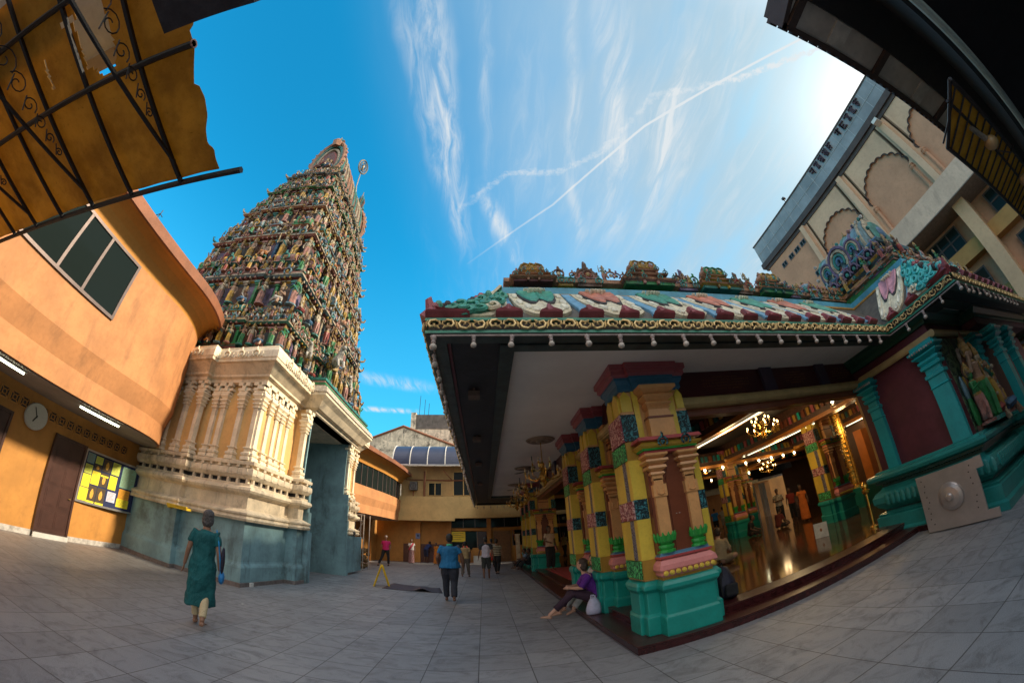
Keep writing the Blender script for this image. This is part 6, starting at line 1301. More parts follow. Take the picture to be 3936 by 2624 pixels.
stripe=bpy.data.materials.new('striped_shirt_cloth'); stripe.use_nodes=True; q=N(stripe.node_tree); sz=q.n('ShaderNodeSeparateXYZ'); q.put(sz,0,q.n('ShaderNodeTexCoord').outputs['Object']); f_=q.sm(q.m('SINE',q.m('MULTIPLY',sz.outputs[2],75)),-.2,.3); stripe.node_tree.links.new(q.mix(f_,(.10,.08,.05),(.36,.31,.22)),stripe.node_tree.nodes['Principled BSDF'].inputs['Base Color']); stripe.node_tree.nodes['Principled BSDF'].inputs['Roughness'].default_value=.9
person('man in brown and cream striped shirt and black trousers walking away',(.5,16.6,0),PI-.3,1.56,walk(1),'mid','black',0,top=dict(mat=stripe,sleeve=.6,hem=-.25),bottom=dict(mat=BLKC,w=1.1),fat=1.15,vox=.02,shoes=BLKC)
person('person with a bright red skirt partly hidden between the white vest and the striped shirt',(.35,20.6,0),PI,1.58,{},'dark','black',2,top=dict(mat=cloth('off_white',(.45,.42,.38)),sleeve=.5),extra=lambda t,J:rem((lambda m:(m.tube([(0,0,1.0),(0,0,.85),(0,0,.45)],[.14,.18,.22],12,0,(1,.8)),m.build('red_skirt',cloth('red_dress',(.66,.03,.02)),t,local=True,smooth=True))[1])(MB()),.02,.02),bottom=dict(mat=BLKC),vox=.024)
# standing man on the carpet and others inside the hall
sj=dict(kL=(.10,-.03,.5),eL=(.25,.02,1.12),wL=(.28,-.04,.88),eR=(-.26,-.02,1.14),wR=(-.16,-.2,1.08))
person('man in pale tan shirt and black trousers standing on the red carpet',(2.45,14.3,.24),.5,1.72,sj,'dark','black',0,top=dict(mat=cloth('pale_tan_shirt',(.50,.36,.26)),hem=-.15,sleeve=.6),bottom=dict(mat=BLKC,w=1.25),vox=.018)
person('dim figure in a yellowish shirt walking at the far end of the red carpet',(4.2,19.9,.24),2.2,1.45,walk(1),'dark','black',0,top=dict(mat=cloth('dull_yellow',(.30,.24,.10)),sleeve=.6),bottom=dict(mat=BLKC),vox=.026)
def crossleg(s=1): return dict(pel=(0,0,.13),wai=(0,-.02,.28),che=(0,-.07,.48),nk=(0,-.14,.64),hd=(0,-.20,.76),sL=(.17,-.08,.57),sR=(-.17,-.08,.57),eL=(.26,-.14,.32),eR=(-.26,-.14,.32),wL=(.20,-.34,.24),wR=(-.20,-.34,.24),hL=(.09,0,.12),hR=(-.09,0,.12),kL=(.36,-.24,.16),kR=(-.36,-.24,.16),aL=(-.10,-.34,.09),aR=(.10,-.42,.09),fL=(-1,0),fR=(1,0))
person('man in a beige shirt seated cross legged on the polished hall floor seen from behind',(5.5,8.1,.24),PI*.72,1.72,crossleg(),'light','brown',0,top=dict(mat=cloth('beige_shirt',(.42,.32,.18)),sleeve=.9,hem=-.1),bottom=dict(mat=cloth('sand_trousers',(.30,.22,.13))),fat=1.15,vox=.016)
for i,(x,y) in enumerate(((10.0,12.3),(11.3,12.0))): person(('dark clothed person sitting low on the hall floor, nearer the small yellow column','maroon clothed person sitting on the hall floor left of the standing white shirt')[i],(x,y,.24),.6+i,1.6,crossleg(),'dark','black',0,top=dict(mat=cloth(('black_top','maroon_top')[i],((.015,.015,.015),(.12,.02,.015))[i]),sleeve=.8),bottom=dict(mat=BLKC),vox=.026)
person('dark clothed person standing inside the hall just right of the nearest painted column',(8.2,12.7,.24),2.4,1.28,{},'dark','black',0,top=dict(mat=cloth('slate_top',(.05,.05,.08)),sleeve=.6),bottom=dict(mat=BLKC,w=1.3),vox=.024)
person('man in a bright blue shirt standing in the daylight beyond the hall',(12.6,18.3,.24),PI-.5,1.45,dict(eR=(-.25,-.05,1.14),wR=(-.32,-.22,1.1)),'mid','black',0,top=dict(mat=cloth('vivid_blue',(.02,.20,.62)),sleeve=.6),bottom=dict(mat=BLKC,len=.55),vox=.024)
person('pale clothed person beside the blue shirt in the daylight beyond the hall',(13.6,18.9,.24),PI-.5,1.45,{},'mid','black',0,top=dict(mat=cloth('pale_top',(.5,.45,.42)),sleeve=.6),bottom=dict(mat=cloth('pale_trousers',(.4,.38,.36)),len=.6),vox=.028)
person('man in a white patterned shirt and black trousers standing with folded arms in the hall',(12.6,13.1,.24),-.9,1.60,dict(eL=(.25,-.03,1.12),wL=(.03,-.2,1.14),eR=(-.25,-.03,1.12),wR=(-.03,-.21,1.10)),'dark','black',0,top=dict(mat=relief('white_print_shirt',(.62,.55,.45),(.35,.28,.20),20),sleeve=.6),bottom=dict(mat=BLKC,w=1.15),vox=.02)
person('person in an orange and red robe standing beside the inner shrine',(12.2,11.3,.24),-.9,1.48,{},'dark','black',0,dress=dict(mat=cloth('orange_robe',(.55,.14,.02)),z=.1),vox=.024)
person('person in a dull red shirt behind the folded arms man in the hall',(13.5,13.2,.24),-.9,1.50,{},'dark','black',0,top=dict(mat=cloth('dull_red_shirt',(.25,.03,.02)),sleeve=.6),bottom=dict(mat=BLKC),vox=.028)
person('grey clothed person standing in shadow beside the inner pillar',(13.4,11.2,.24),-.9,1.55,{},'dark','black',0,top=dict(mat=cloth('grey_top',(.16,.15,.15)),sleeve=.6),bottom=dict(mat=BLKC),vox=.028)
# seated on the steps
def sitj(lean=.0,leg=.45,tw=0): return dict(pel=(0,.02,.12),wai=(0,-.03,.27),che=(0,-.09-lean,.47),nk=(0,-.13-lean*1.3,.64),hd=(0,-.15-lean*1.5,.77),sL=(.17,-.10-lean,.57),sR=(-.17,-.10-lean,.57),eL=(.22,-.25-lean,.36),eR=(-.22,-.25-lean,.36),wL=(.10,-.46-lean*.6,.36),wR=(-.08,-.46-lean*.6,.37),hL=(.09,0,.12),hR=(-.09,0,.12),kL=(.12,-.42,.34),kR=(-.12,-.42,.32),aL=(.13,-.50-leg*.55,-.02),aR=(-.10,-.40-leg,-.02),fL=(.15,-.98),fR=(-.1,-.98))
pj2=sitj(.06,.42); pj2.update(aL=(.16,-.92,-.11),aR=(-.12,-.72,-.11),kL=(.12,-.48,.26),kR=(-.12,-.46,.30),fL=(.1,-.95),fR=(-.05,-1),fzL=.3)
person('barefoot woman in a purple top sitting on the maroon step, legs outstretched',(1.98,6.86,.23),-PI/2-.12,1.66,pj2,'light','brown',1,top=dict(mat=cloth('purple_top',(.10,.015,.22)),sleeve=1.0,hem=.0,w=1.1),bottom=dict(mat=cloth('aubergine_trousers',(.035,.015,.03)),len=.86),fat=1.1,vox=.013,turn=-.5)
pj3=sitj(.02,.40); pj3.update(aL=(.13,-.80,-.11),aR=(-.12,-.86,-.11),kL=(.14,-.44,.28),kR=(-.12,-.44,.28))
person('smiling dark haired woman in white sitting just behind the woman in purple',(2.30,7.5,.23),-PI/2+.30,1.70,pj3,'light','brown',3,top=dict(mat=cloth('white_top',(.55,.52,.50)),sleeve=1.4,hem=.1),bottom=dict(mat=cloth('white_leggings',(.5,.48,.46))),vox=.013,smile=True,turn=.75)
person('man in a light blue shirt sitting on the step beside the far columns',(2.0,17.6,.23),-PI/2,1.60,sitj(.05,.35),'dark','black',0,top=dict(mat=cloth('light_blue_shirt',(.22,.32,.48)),sleeve=.6),bottom=dict(mat=BLKC),vox=.022)
person('man in dark clothes sitting hunched against the far column on the step',(2.1,16.95,.23),-PI/2+.1,1.60,sitj(.04,.30),'dark','black',0,top=dict(mat=cloth('charcoal',(.03,.03,.035)),sleeve=1.2),bottom=dict(mat=BLKC),vox=.022)
# ---------------------------------------------------------------- loose things
def bagshape(label,loc,w,h,mat,name='carrier_bag',cat='bag'):
    t=thing(name,label,cat,loc); m=MB(); R=random.Random(9); n=14; prof=[(.75,0),(1.0,.06),(1.05,.3),(.95,.6),(.7,.82),(.45,.95),(.30,1.0)]
    vs=[];
    for r,z in prof:
        for j in range(n): a=2*PI*j/n; q_=r*(1+R.uniform(-.09,.09)); vs.append((loc[0]+w*.5*q_*math.cos(a),loc[1]+w*.35*q_*math.sin(a),loc[2]+h*z+R.uniform(-.01,.01)))
    m.add(vs,[(i*n+j,i*n+(j+1)%n,(i+1)*n+(j+1)%n,(i+1)*n+j) for i in range(len(prof)-1) for j in range(n)]+[tuple(range(n-1,-1,-1)),tuple(range((len(prof)-1)*n,len(prof)*n))]); m.build('bag_body',mat,t,smooth=True)
    m=MB()
    for s_ in (-1,1): m.tube([(loc[0]-w*.15,loc[1]+s_*.03,loc[2]+h*.95),(loc[0]-w*.1,loc[1]+s_*.04,loc[2]+h*1.12),(loc[0]+w*.1,loc[1]+s_*.04,loc[2]+h*1.12),(loc[0]+w*.15,loc[1]+s_*.03,loc[2]+h*.95)],.010,5)
    m.build('bag_handle',mat,t); return t
bagshape('white plastic carrier bag standing on the maroon step beside the woman in purple',(1.80,6.50,.117),.26,.30,pm('white_plastic_bag',(.50,.50,.66),.3,.12,14,.8))
t=thing('backpack','black and navy backpack slumped on the hall edge behind the nearest column base','bag',(3.42,5.0,.23))
m=MB(); m.tube([(3.45,5.0,.24),(3.47,5.03,.45),(3.44,5.08,.66),(3.40,5.1,.72)],[.16,.17,.13,.05],10,0,(1,.7)); o=m.build('bag_body',cloth('navy_pack',(.012,.013,.03),.6),t,smooth=True); m=MB(); m.box(3.34,4.84,.28,3.56,4.90,.46); m.build('front_pocket',cloth('black',(0,0,0)),t,bevel=.02); m=MB(); m.tube([(3.40,4.98,.68),(3.30,4.92,.5),(3.32,4.92,.30)],.018,5); m.tube([(3.40,5.08,.70),(3.44,5.02,.78),(3.48,5.06,.70)],.012,5); m.build('strap',BLKC,t)
YP=pm('yellow_plastic',(.72,.46,.02),.4,.15,6,.1,dirt=.1)
t=thing('floor_sign','yellow plastic folding floor sign standing beside the dark mat','sign',(-3.3,12.1,0))
m=MB()
for s_ in (-1,1):
    m.T=tr(-3.3,12.1,0)@rot(.25)
    a=(s_*.24,0,0); b_=(s_*.02,0,.66)
    for yy in (-.16,.16): m.tube([(a[0],yy,0.01),(b_[0],yy,.66)],.028,4)
    vs=[(a[0]*.93,-.16,.07),(a[0]*.93,.16,.07),(b_[0],.16,.66),(b_[0],-.16,.66)]; m.add(vs+[(x+s_*.015,y,z) for x,y,z in vs],[(0,1,2,3),(7,6,5,4),(0,4,5,1),(2,6,7,3)])
m.box(-.04,-.17,.64,.04,.17,.70); m.T=Matrix.Identity(4); m.build('sign_leaf',YP,t)
t=thing('floor_mat','dark purple grey rubber mat with a lifted buckled corner lying on the tiles','mat',(-2.2,11.9,0))
m=MB(); A,B_,C_,D_=(-3.15,11.6),(-1.25,11.1),(-1.45,12.2),(-3.05,12.75); n=16; vs=[]
for i in range(n+1):
    for j in range(n+1):
        u,v=i/n,j/n; x=(A[0]*(1-u)+B_[0]*u)*(1-v)+(D_[0]*(1-u)+C_[0]*u)*v; y=(A[1]*(1-u)+B_[1]*u)*(1-v)+(D_[1]*(1-u)+C_[1]*u)*v
        z=.014+.10*math.exp(-((u-.68)/.10)**2)*(1-v*.7)+.05*math.exp(-(u/.25)**2)*(v)+.01*math.sin(u*9+v*4)*v; vs.append((x,y,z))
m.add(vs,[(i*(n+1)+j,(i+1)*(n+1)+j,(i+1)*(n+1)+j+1,i*(n+1)+j+1) for i in range(n) for j in range(n)]); o=m.build('mat_sheet',pm('dark_rubber',(.045,.035,.05),.55,.2,8,.3),t,smooth=True); so_=o.modifiers.new('th','SOLIDIFY'); so_.thickness=.012
# steel cover panel with a round boss against the green base
STL=pm('brushed_steel',(.46,.41,.38),.34,.12,1.6,.05,metal=.55,fine=.05)
t=thing('steel_panel','square brushed steel cover panel with a round domed boss standing against the green temple base','panel',(7.45,3.3,0))
m=MB(); m.box(7.47,2.72,.02,7.51,3.90,1.04); m.box(7.465,2.58,.86,7.50,2.72,1.05); m.box(7.465,2.52,.02,7.50,2.72,.17); m.box(7.51,2.75,.05,7.60,3.87,1.0); m.build('plate',STL,t,bevel=.004)
m=MB(); m.T=tr(7.47,3.29,.56)@Matrix.Rotation(-PI/2,4,'Y'); m.lathe([(.245,0),(.245,.03),(.23,.05),(.17,.075),(.075,.09),(.07,.12),(.05,.145),(.015,.15)],(0,0,0),32); m.build('boss',STL,t,smooth=False)
m=MB(); R=random.Random(1)
for y,z in [(2.82+R.random()*.06,.15+.1*i) for i in range(9)]+[(3.74+R.random()*.06,.15+.1*i) for i in range(9)]:
    if R.random()<.75: m.T=tr(7.47,y,z)@Matrix.Rotation(-PI/2,4,'Y'); m.lathe([(.012,0),(.012,.006)],(0,0,0),6)
m.T=Matrix.Identity(4); build_each(m,'bolt',BLK,t)
# bulbs strung along the roof edge
BW=pm('milky_bulb',(.46,.40,.34),.25,.08,9,.02); SOC=pm('grey_socket',(.30,.24,.22),.5,.2,12,.1,dirt=.2)
b0=thing('eave_bulb','white bulb in a socket hanging below the carved roof edge','light bulb',(-.52,3.37,3.70),'bulbs strung below the roof edge'); WM[b0.name]=Matrix.Identity(4)
m=MB(); m.lathe([(.018,.02),(.030,.0),(.034,-.02),(.026,-.035),(.020,-.05),(.030,-.075),(.022,-.09)],(0,0,0),10); m.build('socket',SOC,b0,local=True,smooth=True)
m=MB(); m.lathe([(.016,-.085),(.034,-.105),(.042,-.125),(.036,-.150),(.012,-.164)],(0,0,0),12); m.build('bulb_glass',BW,b0,local=True,smooth=True)
def ORD(n):
    W_='zeroth first second third fourth fifth sixth seventh eighth ninth tenth eleventh twelfth thirteenth fourteenth fifteenth sixteenth seventeenth eighteenth nineteenth'.split()
    if n<20: return W_[n]
    return ('twentieth','thirtieth','fortieth')[n//10-2] if n%10==0 else ('twenty','thirty','forty')[n//10-2]+' '+W_[n%10]
spots=[(-.08+.43*i,3.37) for i in range(18)]+[(7.72,2.95-.43*i) for i in range(4)]+[(8.2+.43*i,1.67) for i in range(12)]+[(-.56,3.8+.43*i) for i in range(46)]+[(-.4+.43*i,23.9) for i in range(6)]
for i,(x,y) in enumerate(spots):
    c_=copy_tree(b0); c_.location=(x+random.uniform(-.015,.015),y,3.705); c_.rotation_euler=(random.uniform(-.16,.16),random.uniform(-.16,.16),random.random()*6); c_.scale=(random.uniform(.82,1.0),)*3
    k_=i if i<18 else i-18 if i<22 else i-22 if i<34 else i-34 if i<80 else i-80
    c_['label']='white eave bulb, %s from the %s'%(ORD(k_+(2 if i<18 else 1)),'hall corner along the front roof edge' if i<18 else 'inner angle on the stepped shrine edge' if i<22 else 'shrine corner along its front edge' if i<34 else 'near corner along the receding left roof edge' if i<80 else 'far corner of the hall roof')
b0['label']='white bulb hanging at the near left corner of the hall roof edge'
m=MB(); m.tube([(-.55,3.37,3.715),(7.7,3.37,3.715)],.012,6); m.tube([(-.56,3.4,3.73),(-.56,23.8,3.73)],.010,5); m.tube([(7.72,3.4,3.715),(7.72,1.67,3.715)],.012,5); m.tube([(7.72,1.67,3.715),(14,1.67,3.715)],.012,5)
m.build('bulb_conduit',SOC,HALL)
# floodlights in the dark soffit
for y in (5.2,7.8,10.6,14.5):
    t=thing('soffit_floodlight','dusty floodlight in the black soffit strip, %s one counted from the front corner'%{5.2:'first',7.8:'second',10.6:'third',14.5:'fourth'}[y],'lamp',(-.1,y,3.8),'floodlights in the black soffit'); m=MB(); m.box(-.2,y-.10,3.72,-.02,y+.10,3.80,0); m.tube([(-.11,y-.13,3.83),(-.11,y,3.76)],.02,5); m.build('lamp_housing',pm('dusty_lamp',(.12,.08,.06),.6),t)
# chandeliers: brass, under the veranda and in the hall
BR=pm('polished_brass',(.55,.33,.08),.25,.15,8,.05,metal=.9); GLOWB=em('candle_bulb_glow',(1,.60,.2),4); DIMB=pm('unlit_candle_bulb',(.5,.42,.3),.3)
def chandelier(label,x,y,zt,zc,r,n,lit,rose=False,group='chandeliers'):
    t=thing('chandelier',label,'chandelier',(x,y,zc),group); m=MB(); m.tube([(x,y,zt),(x,y,zc)],.012,6)
    m.lathe([(.02,.35),(.06,.28),(.03,.2),(.05,.1),(.10,.0),(.06,-.1),(.09,-.16),(.02,-.26)],(x,y,zc),10); m.lathe([(.05,0),(.06,-.03),(.01,-.08)],(x,y,zt),8); m.build('stem',BR,t)
    a=MB(); g_=MB()
    for tier_,(rr,zz,nn) in enumerate(((r,0,n),(r*.55,.22,max(4,n-3)))):
        for i in range(nn):
            th=2*PI*i/nn+.4*tier_; c_,s_=math.cos(th),math.sin(th)
            a.tube([(x,y,zc+zz),(x+c_*rr*.5,y+s_*rr*.5,zc+zz-.10),(x+c_*rr*.95,y+s_*rr*.95,zc+zz-.03),(x+c_*rr,y+s_*rr,zc+zz+.05)],.012,5); a.lathe([(.035,0),(.02,.02),(.018,.06)],(x+c_*rr,y+s_*rr,zc+zz+.05),6)
            g_.lathe([(.015,0),(.024,.03),(.018,.06),(.003,.09)],(x+c_*rr,y+s_*rr,zc+zz+.11),7)
    a.build('arms',BR,t); build_each(g_,'candle_bulb',GLOWB if lit else DIMB,t)
    if rose: m=MB(); m.lathe([(.03,0),(.36,-.005),(.33,-.03),(.26,-.02),(.22,-.05),(.12,-.04),(.08,-.07)],(x,y,zt),24); m.build('ceiling_rose',pm('stained_plaster_rose',(.28,.20,.14),.8,.3,5,.3,dirt=.3),t,smooth=False)
    if lit: lampl('chandelier_light',(x,y,zc-.2),lit,(1,.66,.32),.2,t)
    return t
chandelier('unlit brass chandelier under a round ceiling rose, nearest of three along the veranda',1.42,8.44,3.89,3.0,.42,8,0,True,'veranda chandeliers')
chandelier('unlit brass chandelier in the middle of the veranda row',1.42,12.0,3.89,3.0,.42,8,0,True,'veranda chandeliers')
chandelier('unlit brass chandelier farthest along the veranda near the roof end',1.42,15.8,3.89,3.0,.42,8,0,True,'veranda chandeliers')
chandelier('large lit golden chandelier hanging in the hall behind the inscription boards',8.3,8.5,4.25,3.55,.50,9,34,False,'hall chandeliers')
chandelier('small lit golden chandelier deep inside the hall',15.2,16.0,4.25,3.05,.45,8,5,False,'hall chandeliers')
chandelier('dim small chandelier at the right of the hall near the carved door frame',12.2,7.2,4.2,3.6,.32,7,1.5,False,'hall chandeliers')
# ceiling fans in the veranda
for y in (10.2,14.0):
    t=thing('ceiling_fan','dark ceiling fan between the veranda chandeliers, %s one'%('nearer' if y<12 else 'farther'),'fan',(1.42,y,3.5),'veranda ceiling fans'); m=MB(); m.tube([(1.42,y,3.89),(1.42,y,3.5)],.015,6); m.lathe([(.02,.05),(.09,.03),(.1,-.02),(.03,-.06)],(1.42,y,3.47),12); m.build('fan_motor',BLK,t); m=MB()
    for k in range(3): m.T=tr(1.42,y,3.46)@rot(k*2*PI/3+.3); m.box(.1,-.06,-.004,.62,.06,.004)
    m.T=Matrix.Identity(4); m.build('fan_blades',BLK,t)
# tube lamps on the orange beams, bare bulbs along the cross beams
TW_=em('hall_tube_glow',(1,.90,.58),.9)
for k,(x,y0,y1) in enumerate(((6.25,5.6,9.3),(10.65,8.2,11.9),(15.0,8.0,10.0))):
    t=thing('beam_tube_lamp',('long lit tube lamp on the orange beam nearest the front column','long lit tube lamp on the second orange beam of the hall','short lit tube lamp on the beam near the carved door frame')[k],'lamp',(x,y0,3.4),'tube lamps on the hall beams'); m=MB(); m.tube([(x-.25,y0,3.42),(x-.25,y1,3.42)],.016,6); m.build('glowing_tube',TW_,t); m=MB(); m.box(x-.29,y0,3.43,x-.21,y1,3.448); m.build('lamp_batten',WHP,t); lampl('tube_light',(x-.25,(y0+y1)/2,3.3),9,(1,.80,.42),.3,t)
LB=em('bare_bulb_glow',(1,.90,.55),7)
for i,(x,y,z) in enumerate([(8.0+.95*k,13.1,3.28) for k in range(3)]+[(11.2+.80*k,13.1,3.28) for k in range(5)]+[(5.75,9.15,3.35),(5.72,5.9,3.62),(9.6,6.7,3.6)]):
    t=thing('hall_bulb','bare bulb with amber reflector, %s from the left on the dark cross beam'%('first second third fourth fifth sixth seventh eighth'.split()[i]) if i<8 else ('bare glowing bulb low on the end of the first orange beam','bare glowing bulb beside the capital of the nearest column','bare glowing bulb high beside the big golden chandelier')[i-8],'light bulb',(x,y,z),'bare bulbs in the hall')
    m=MB(); m.ell((x,y-.02,z),(.045,.045,.055),8,0,6); m.build('bulb_glass',LB,t,smooth=True); m=MB(); m.lathe([(.09,-.16),(.10,-.12),(.03,-.08)],(x,y,z),8); m.build('reflector',gloss('lamp_orange',(.55,.22,.04)),t)
    if i in(1,5): lampl('bulb_light',(x,y-.15,z-.1),4,(1,.75,.4),.1,t)
for i in range(7):  # extra row of bulbs, added to brighten the far part of the hall
    x,y,z=(11.0+.9*i,17.0,3.2) if i<5 else (7.2+1.2*(i-5),17.0,3.2)
    t=thing('hall_bulb','added bare bulb on the farthest dark beam, %s in its row'%ORD(i+1),'light bulb',(x,y,z),'bare bulbs in the hall'); m=MB(); m.ell((x,y-.02,z),(.045,.045,.055),8,0,6); m.build('bulb_glass',LB,t,smooth=True); m=MB(); m.lathe([(.09,-.16),(.10,-.12),(.03,-.08)],(x,y,z),8); m.build('reflector',gloss('lamp_orange',(.55,.22,.04)),t)
# golden flagstaff and offering stand by the inner shrine
GLD=pm('gold_leaf',(.80,.48,.10),.22,.2,9,.4,metal=.9)
t=thing('golden_flagstaff','tall ribbed golden flagstaff rising from a dark plinth inside the hall at the right','flagstaff',(13.3,9.25,.95)); m=MB(); pr_=[(.35,.95),(.35,1.05),(.22,1.1)]
z=1.1
while z<3.9: pr_+=[(.15,z),(.15,z+.10),(.20,z+.12),(.20,z+.16)]; z+=.18
m.lathe(pr_,(13.0,9.15,0),14); 
for a in range(3): m.tube([(13.0+.24*math.cos(a*2.1),9.15+.24*math.sin(a*2.1),1.1),(13.0+.24*math.cos(a*2.1),9.15+.24*math.sin(a*2.1),4.0)],.035,6)
m.build('shaft',GLD,t); lampl('shrine_fill_light',(12.4,8.4,3.3),20,(1,.62,.25),.2,t)  # bare point light with no lamp body, brightens the flagstaff
t=thing('brass_oil_lamp','small stacked golden offering vessel on a dark stand left of the green temple base','lamp',(8.1,5.4,.24)); m=MB(); m.lathe([(.1,0),(.1,.03),(.025,.06),(.03,.75),(.08,.78),(.10,.84),(.05,.87),(.09,.92),(.07,.97),(.02,1.03)],(8.1,5.5,.24),12); m.build('lamp_stand',GLD,t)
t=thing('leaning_book_board','white card board with a small emblem leaning near the inner column','board',(8.0,7.0,.24)); m=MB()
for s_ in (-1,1): vs=[(7.75+.35*0,7.05+s_*.0,.24),(8.15,6.9,.24),(8.15,6.9+s_*0,.64),(7.75,7.05,.64)]
m.T=tr(8.0,7.0,.24)@rot(-.9)@Matrix.Diagonal((.62,.8,.85,1)); m.add([(-.28,-.14,0),(.28,-.14,0),(.28,0,.42),(-.28,0,.42),(-.28,-.12,0),(.28,-.12,0),(.28,.02,.42),(-.28,.02,.42)],[(0,1,2,3),(7,6,5,4),(0,4,5,1),(1,5,6,2),(2,6,7,3),(3,7,4,0)]); m.build('card',pm('white_card',(.65,.60,.48),.5),t); m=MB(); m.T=tr(8.0,7.0,.24)@rot(-.9)@Matrix.Diagonal((.62,.8,.85,1)); m.ell((0,-.085,.22),(.05,.012,.05),8); m.build('emblem',gloss('lamp_orange',(.55,.22,.04)),t)
# white portico and lit courtyard wall beyond the hall
t=thing('white_portico','white beams and posts of a bright portico seen through the far side of the hall','building',(15,21,0)); m=MB(); WB=pm('white_portico_paint',(.75,.73,.70),.6,.08,2,.05); m.box(11.5,21.6,2.62,17.6,21.9,3.05); m.box(19.5,21.6,2.9,26,21.9,3.5); 
for x in (14.3,18.6,19.6,25.8): m.box(x-.18,21.6,0,x+.18,21.9,2.7)
m.build('beams_and_posts',WB,t); m=MB(); m.box(10,27,0,30,27.3,5); m.build('back_wall',OCW,t); m=MB()
for i in range(6): m.box(12+i*2.1,26.9,.6,13.3+i*2.1,27,2.6)
m.build('painted_panels',relief('shrine_picture',(.35,.16,.03),(.10,.22,.20),2),t)
# small things at the far side
t=thing('air_conditioner_unit','grey outdoor unit mounted on the cream wall below the blue canopy','air conditioner',(-4.7,24.8,4.9)); m=MB(); m.box(-4.98,24.55,4.86,-4.45,24.88,5.45); m.build('casing',pm('grey_casing',(.14,.13,.12),.6),t,bevel=.02); m=MB(); m.tube([(-4.72+.17*math.cos(a),24.54,5.15+.2*math.sin(a)) for a in [2*PI*i/14 for i in range(15)]],.015,4); m.tube([(-4.72,24.54,4.97),(-4.72,24.54,5.33)],.012,4); m.build('fan_grille',BLK,t)
t=thing('yellow_notice','bright yellow notice on the far dark window behind the head of the man in blue','notice',(-1.8,25.5,1.6)); m=MB(); m.box(-2.2,25.49,1.42,-1.28,25.515,2.12); m.build('sheet',pm('bright_yellow_sheet',(.80,.60,.02),.5,.05),t); m=MB()
for i in range(4): m.box(-2.1,25.485,2.0-i*.14,-1.4-.15*(i%2),25.49,2.03-i*.14)
m.build('printed_lines',ink,t)
t=thing('blue_poster','small pale blue poster on the amber pier of the yellow building','poster',(-4.5,25.3,1.8)); m=MB(); m.box(-4.62,25.33,1.6,-4.32,25.35,1.98); m.build('sheet',pm('pale_blue_sheet',(.18,.24,.42),.5),t); m=MB(); m.ell((-4.47,25.328,1.82),(.08,.01,.08),8); m.build('printed_figure',pm('navy_ink',(.03,.04,.12),.5),t)
t=thing('flower_garland','long red and yellow flower garland hanging beside the carved teak door','garland',(1.95,25.3,1.5)); m=MB(); R=random.Random(5)
for i in range(40): m.ell((1.93+R.uniform(-.05,.05)+.004*i,25.35,2.1-.02*i),(.05,.03,.035),5,R.randrange(3),4)
m.build('flowers',[TM[TI['red']],TM[TI['yellow']],TM[TI['orange']]],t)
t=thing('stone_post','pale square stone post standing before the far hall windows','post',(2.0,23,0)); m=MB(); m.box(1.88,22.9,0,2.12,23.12,1.75); m.box(1.85,22.87,1.75,2.15,23.15,1.82); m.build('shaft',CREAM,t)
t=thing('low_counter','low white fronted counter with an amber top by the far doorway','counter',(-.2,24.9,0)); m=MB(); m.box(-.75,24.7,0,.1,25.1,.5,0); m.box(-.8,24.65,.5,.15,25.15,1.0,1); m.build('counter_body',[WHP,OCW],t)
t=thing('scaffold_frame','light metal scaffold frame standing behind the gateway doorway','scaffold',(-6,17.2,0)); m=MB(); 
for x in (-6.0,-5.55): m.tube([(x,17.0,0),(x,17.0,2.6)],.025,5); m.tube([(x,17.9,0),(x,17.9,2.6)],.025,5)
for z in (.4,1.5,2.3): m.tube([(-6.0,17.0,z),(-5.55,17.0,z)],.022,5)
m.tube([(-6.0,17.0,1.5),(-5.55,17.0,2.3)],.018,5); m.tube([(-6.0,17.0,2.58),(-5.55,17.0,2.58)],.022,5); m.build('tube_frame',pm('galvanised_tube',(.42,.36,.30),.5,.2,9,.1),t)
t=thing('coconut_pile','heap of brown coconut husks against the wall behind the gateway','coconuts',(-6.2,18.4,0)); t['kind']='stuff'; m=MB(); R=random.Random(6)
for i in range(70): m.ell((-6.3+R.uniform(-.3,.45),18.4+R.uniform(-.5,.5),.08+R.random()*.9),(.13,.12,.11),6,0,4)
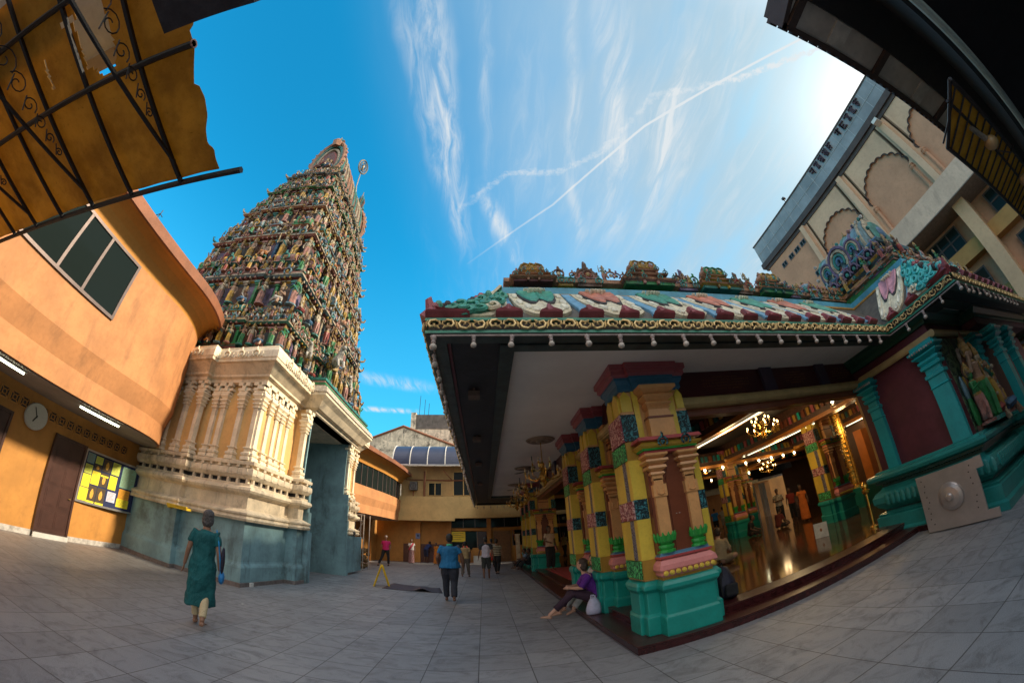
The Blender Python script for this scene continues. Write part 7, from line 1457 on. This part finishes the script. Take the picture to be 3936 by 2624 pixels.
m.build('husks',pm('brown_husk',(.20,.12,.05),.9,.4,12,.5),t)
t=thing('dark_helmet','small dark round object resting on the teal ledge beside the far jamb','helmet',(-5.35,14.95,1.6)); m=MB(); m.ell((-5.36,14.95,1.68),(.14,.16,.11),10,0,6); m.tube([(-5.25,14.85,1.64),(-5.2,14.95,1.62),(-5.25,15.08,1.64)],.02,5); m.build('shell',BLK,t,smooth=True)
t=thing('white_pebble','tiny white scrap of paper on the grey tiles near the gateway plinth','litter',(-5.0,7.7,0)); m=MB(); m.box(-4.6,6.6,.002,-4.56,6.65,.006); m.build('scrap',WHP,t)
t=thing('eave_spotlight','pale boxy spotlight under the rounded orange eave next to the gateway tower','lamp',(-9.5,8.6,6.5)); m=MB(); m.box(-9.50,8.42,6.30,-9.32,8.62,6.52); m.tube([(-9.41,8.5,6.5),(-9.41,8.5,6.9)],.02,5); m.build('lamp_housing',WHP,t)
t=thing('rooftop_antenna','thin forked antenna on the roof rim of the orange building','antenna',(-7.9,3.9,7.3)); m=MB(); m.tube([(-7.85,3.95,7.25),(-7.85,3.97,7.75)],.012,5); m.tube([(-7.95,3.9,7.5),(-7.85,3.96,7.62),(-7.74,4.0,7.52)],.012,5); m.lathe([(.05,0),(.02,.1)],(-7.85,3.95,7.3),5); m.build('rods',BLK,t)
t=thing('white_stone_block','small white painted block at the foot of the near plinth corner','block',(-5.55,8.6,0)); m=MB(); m.box(-5.76,8.55,.004,-5.68,8.66,.10); m.build('block',WHP,t)

# things made of a single part become that one mesh
for e_ in [o for o in C.objects if o.type=='EMPTY' and o.parent is None and len(o.children)==1 and not o.children[0].children and o.children[0].type=='MESH']:
    if e_.name.startswith('person'): continue
    ch=e_.children[0]; mw=WM.get(e_.name,Matrix.Identity(4))
    props={k:e_[k] for k in ('label','category','group','kind') if k in e_.keys()}; nm=e_.name
    ch.parent=None; ch.matrix_parent_inverse=Matrix.Identity(4); bpy.data.objects.remove(e_); ch.name=nm
    for k,v in props.items(): ch[k]=v
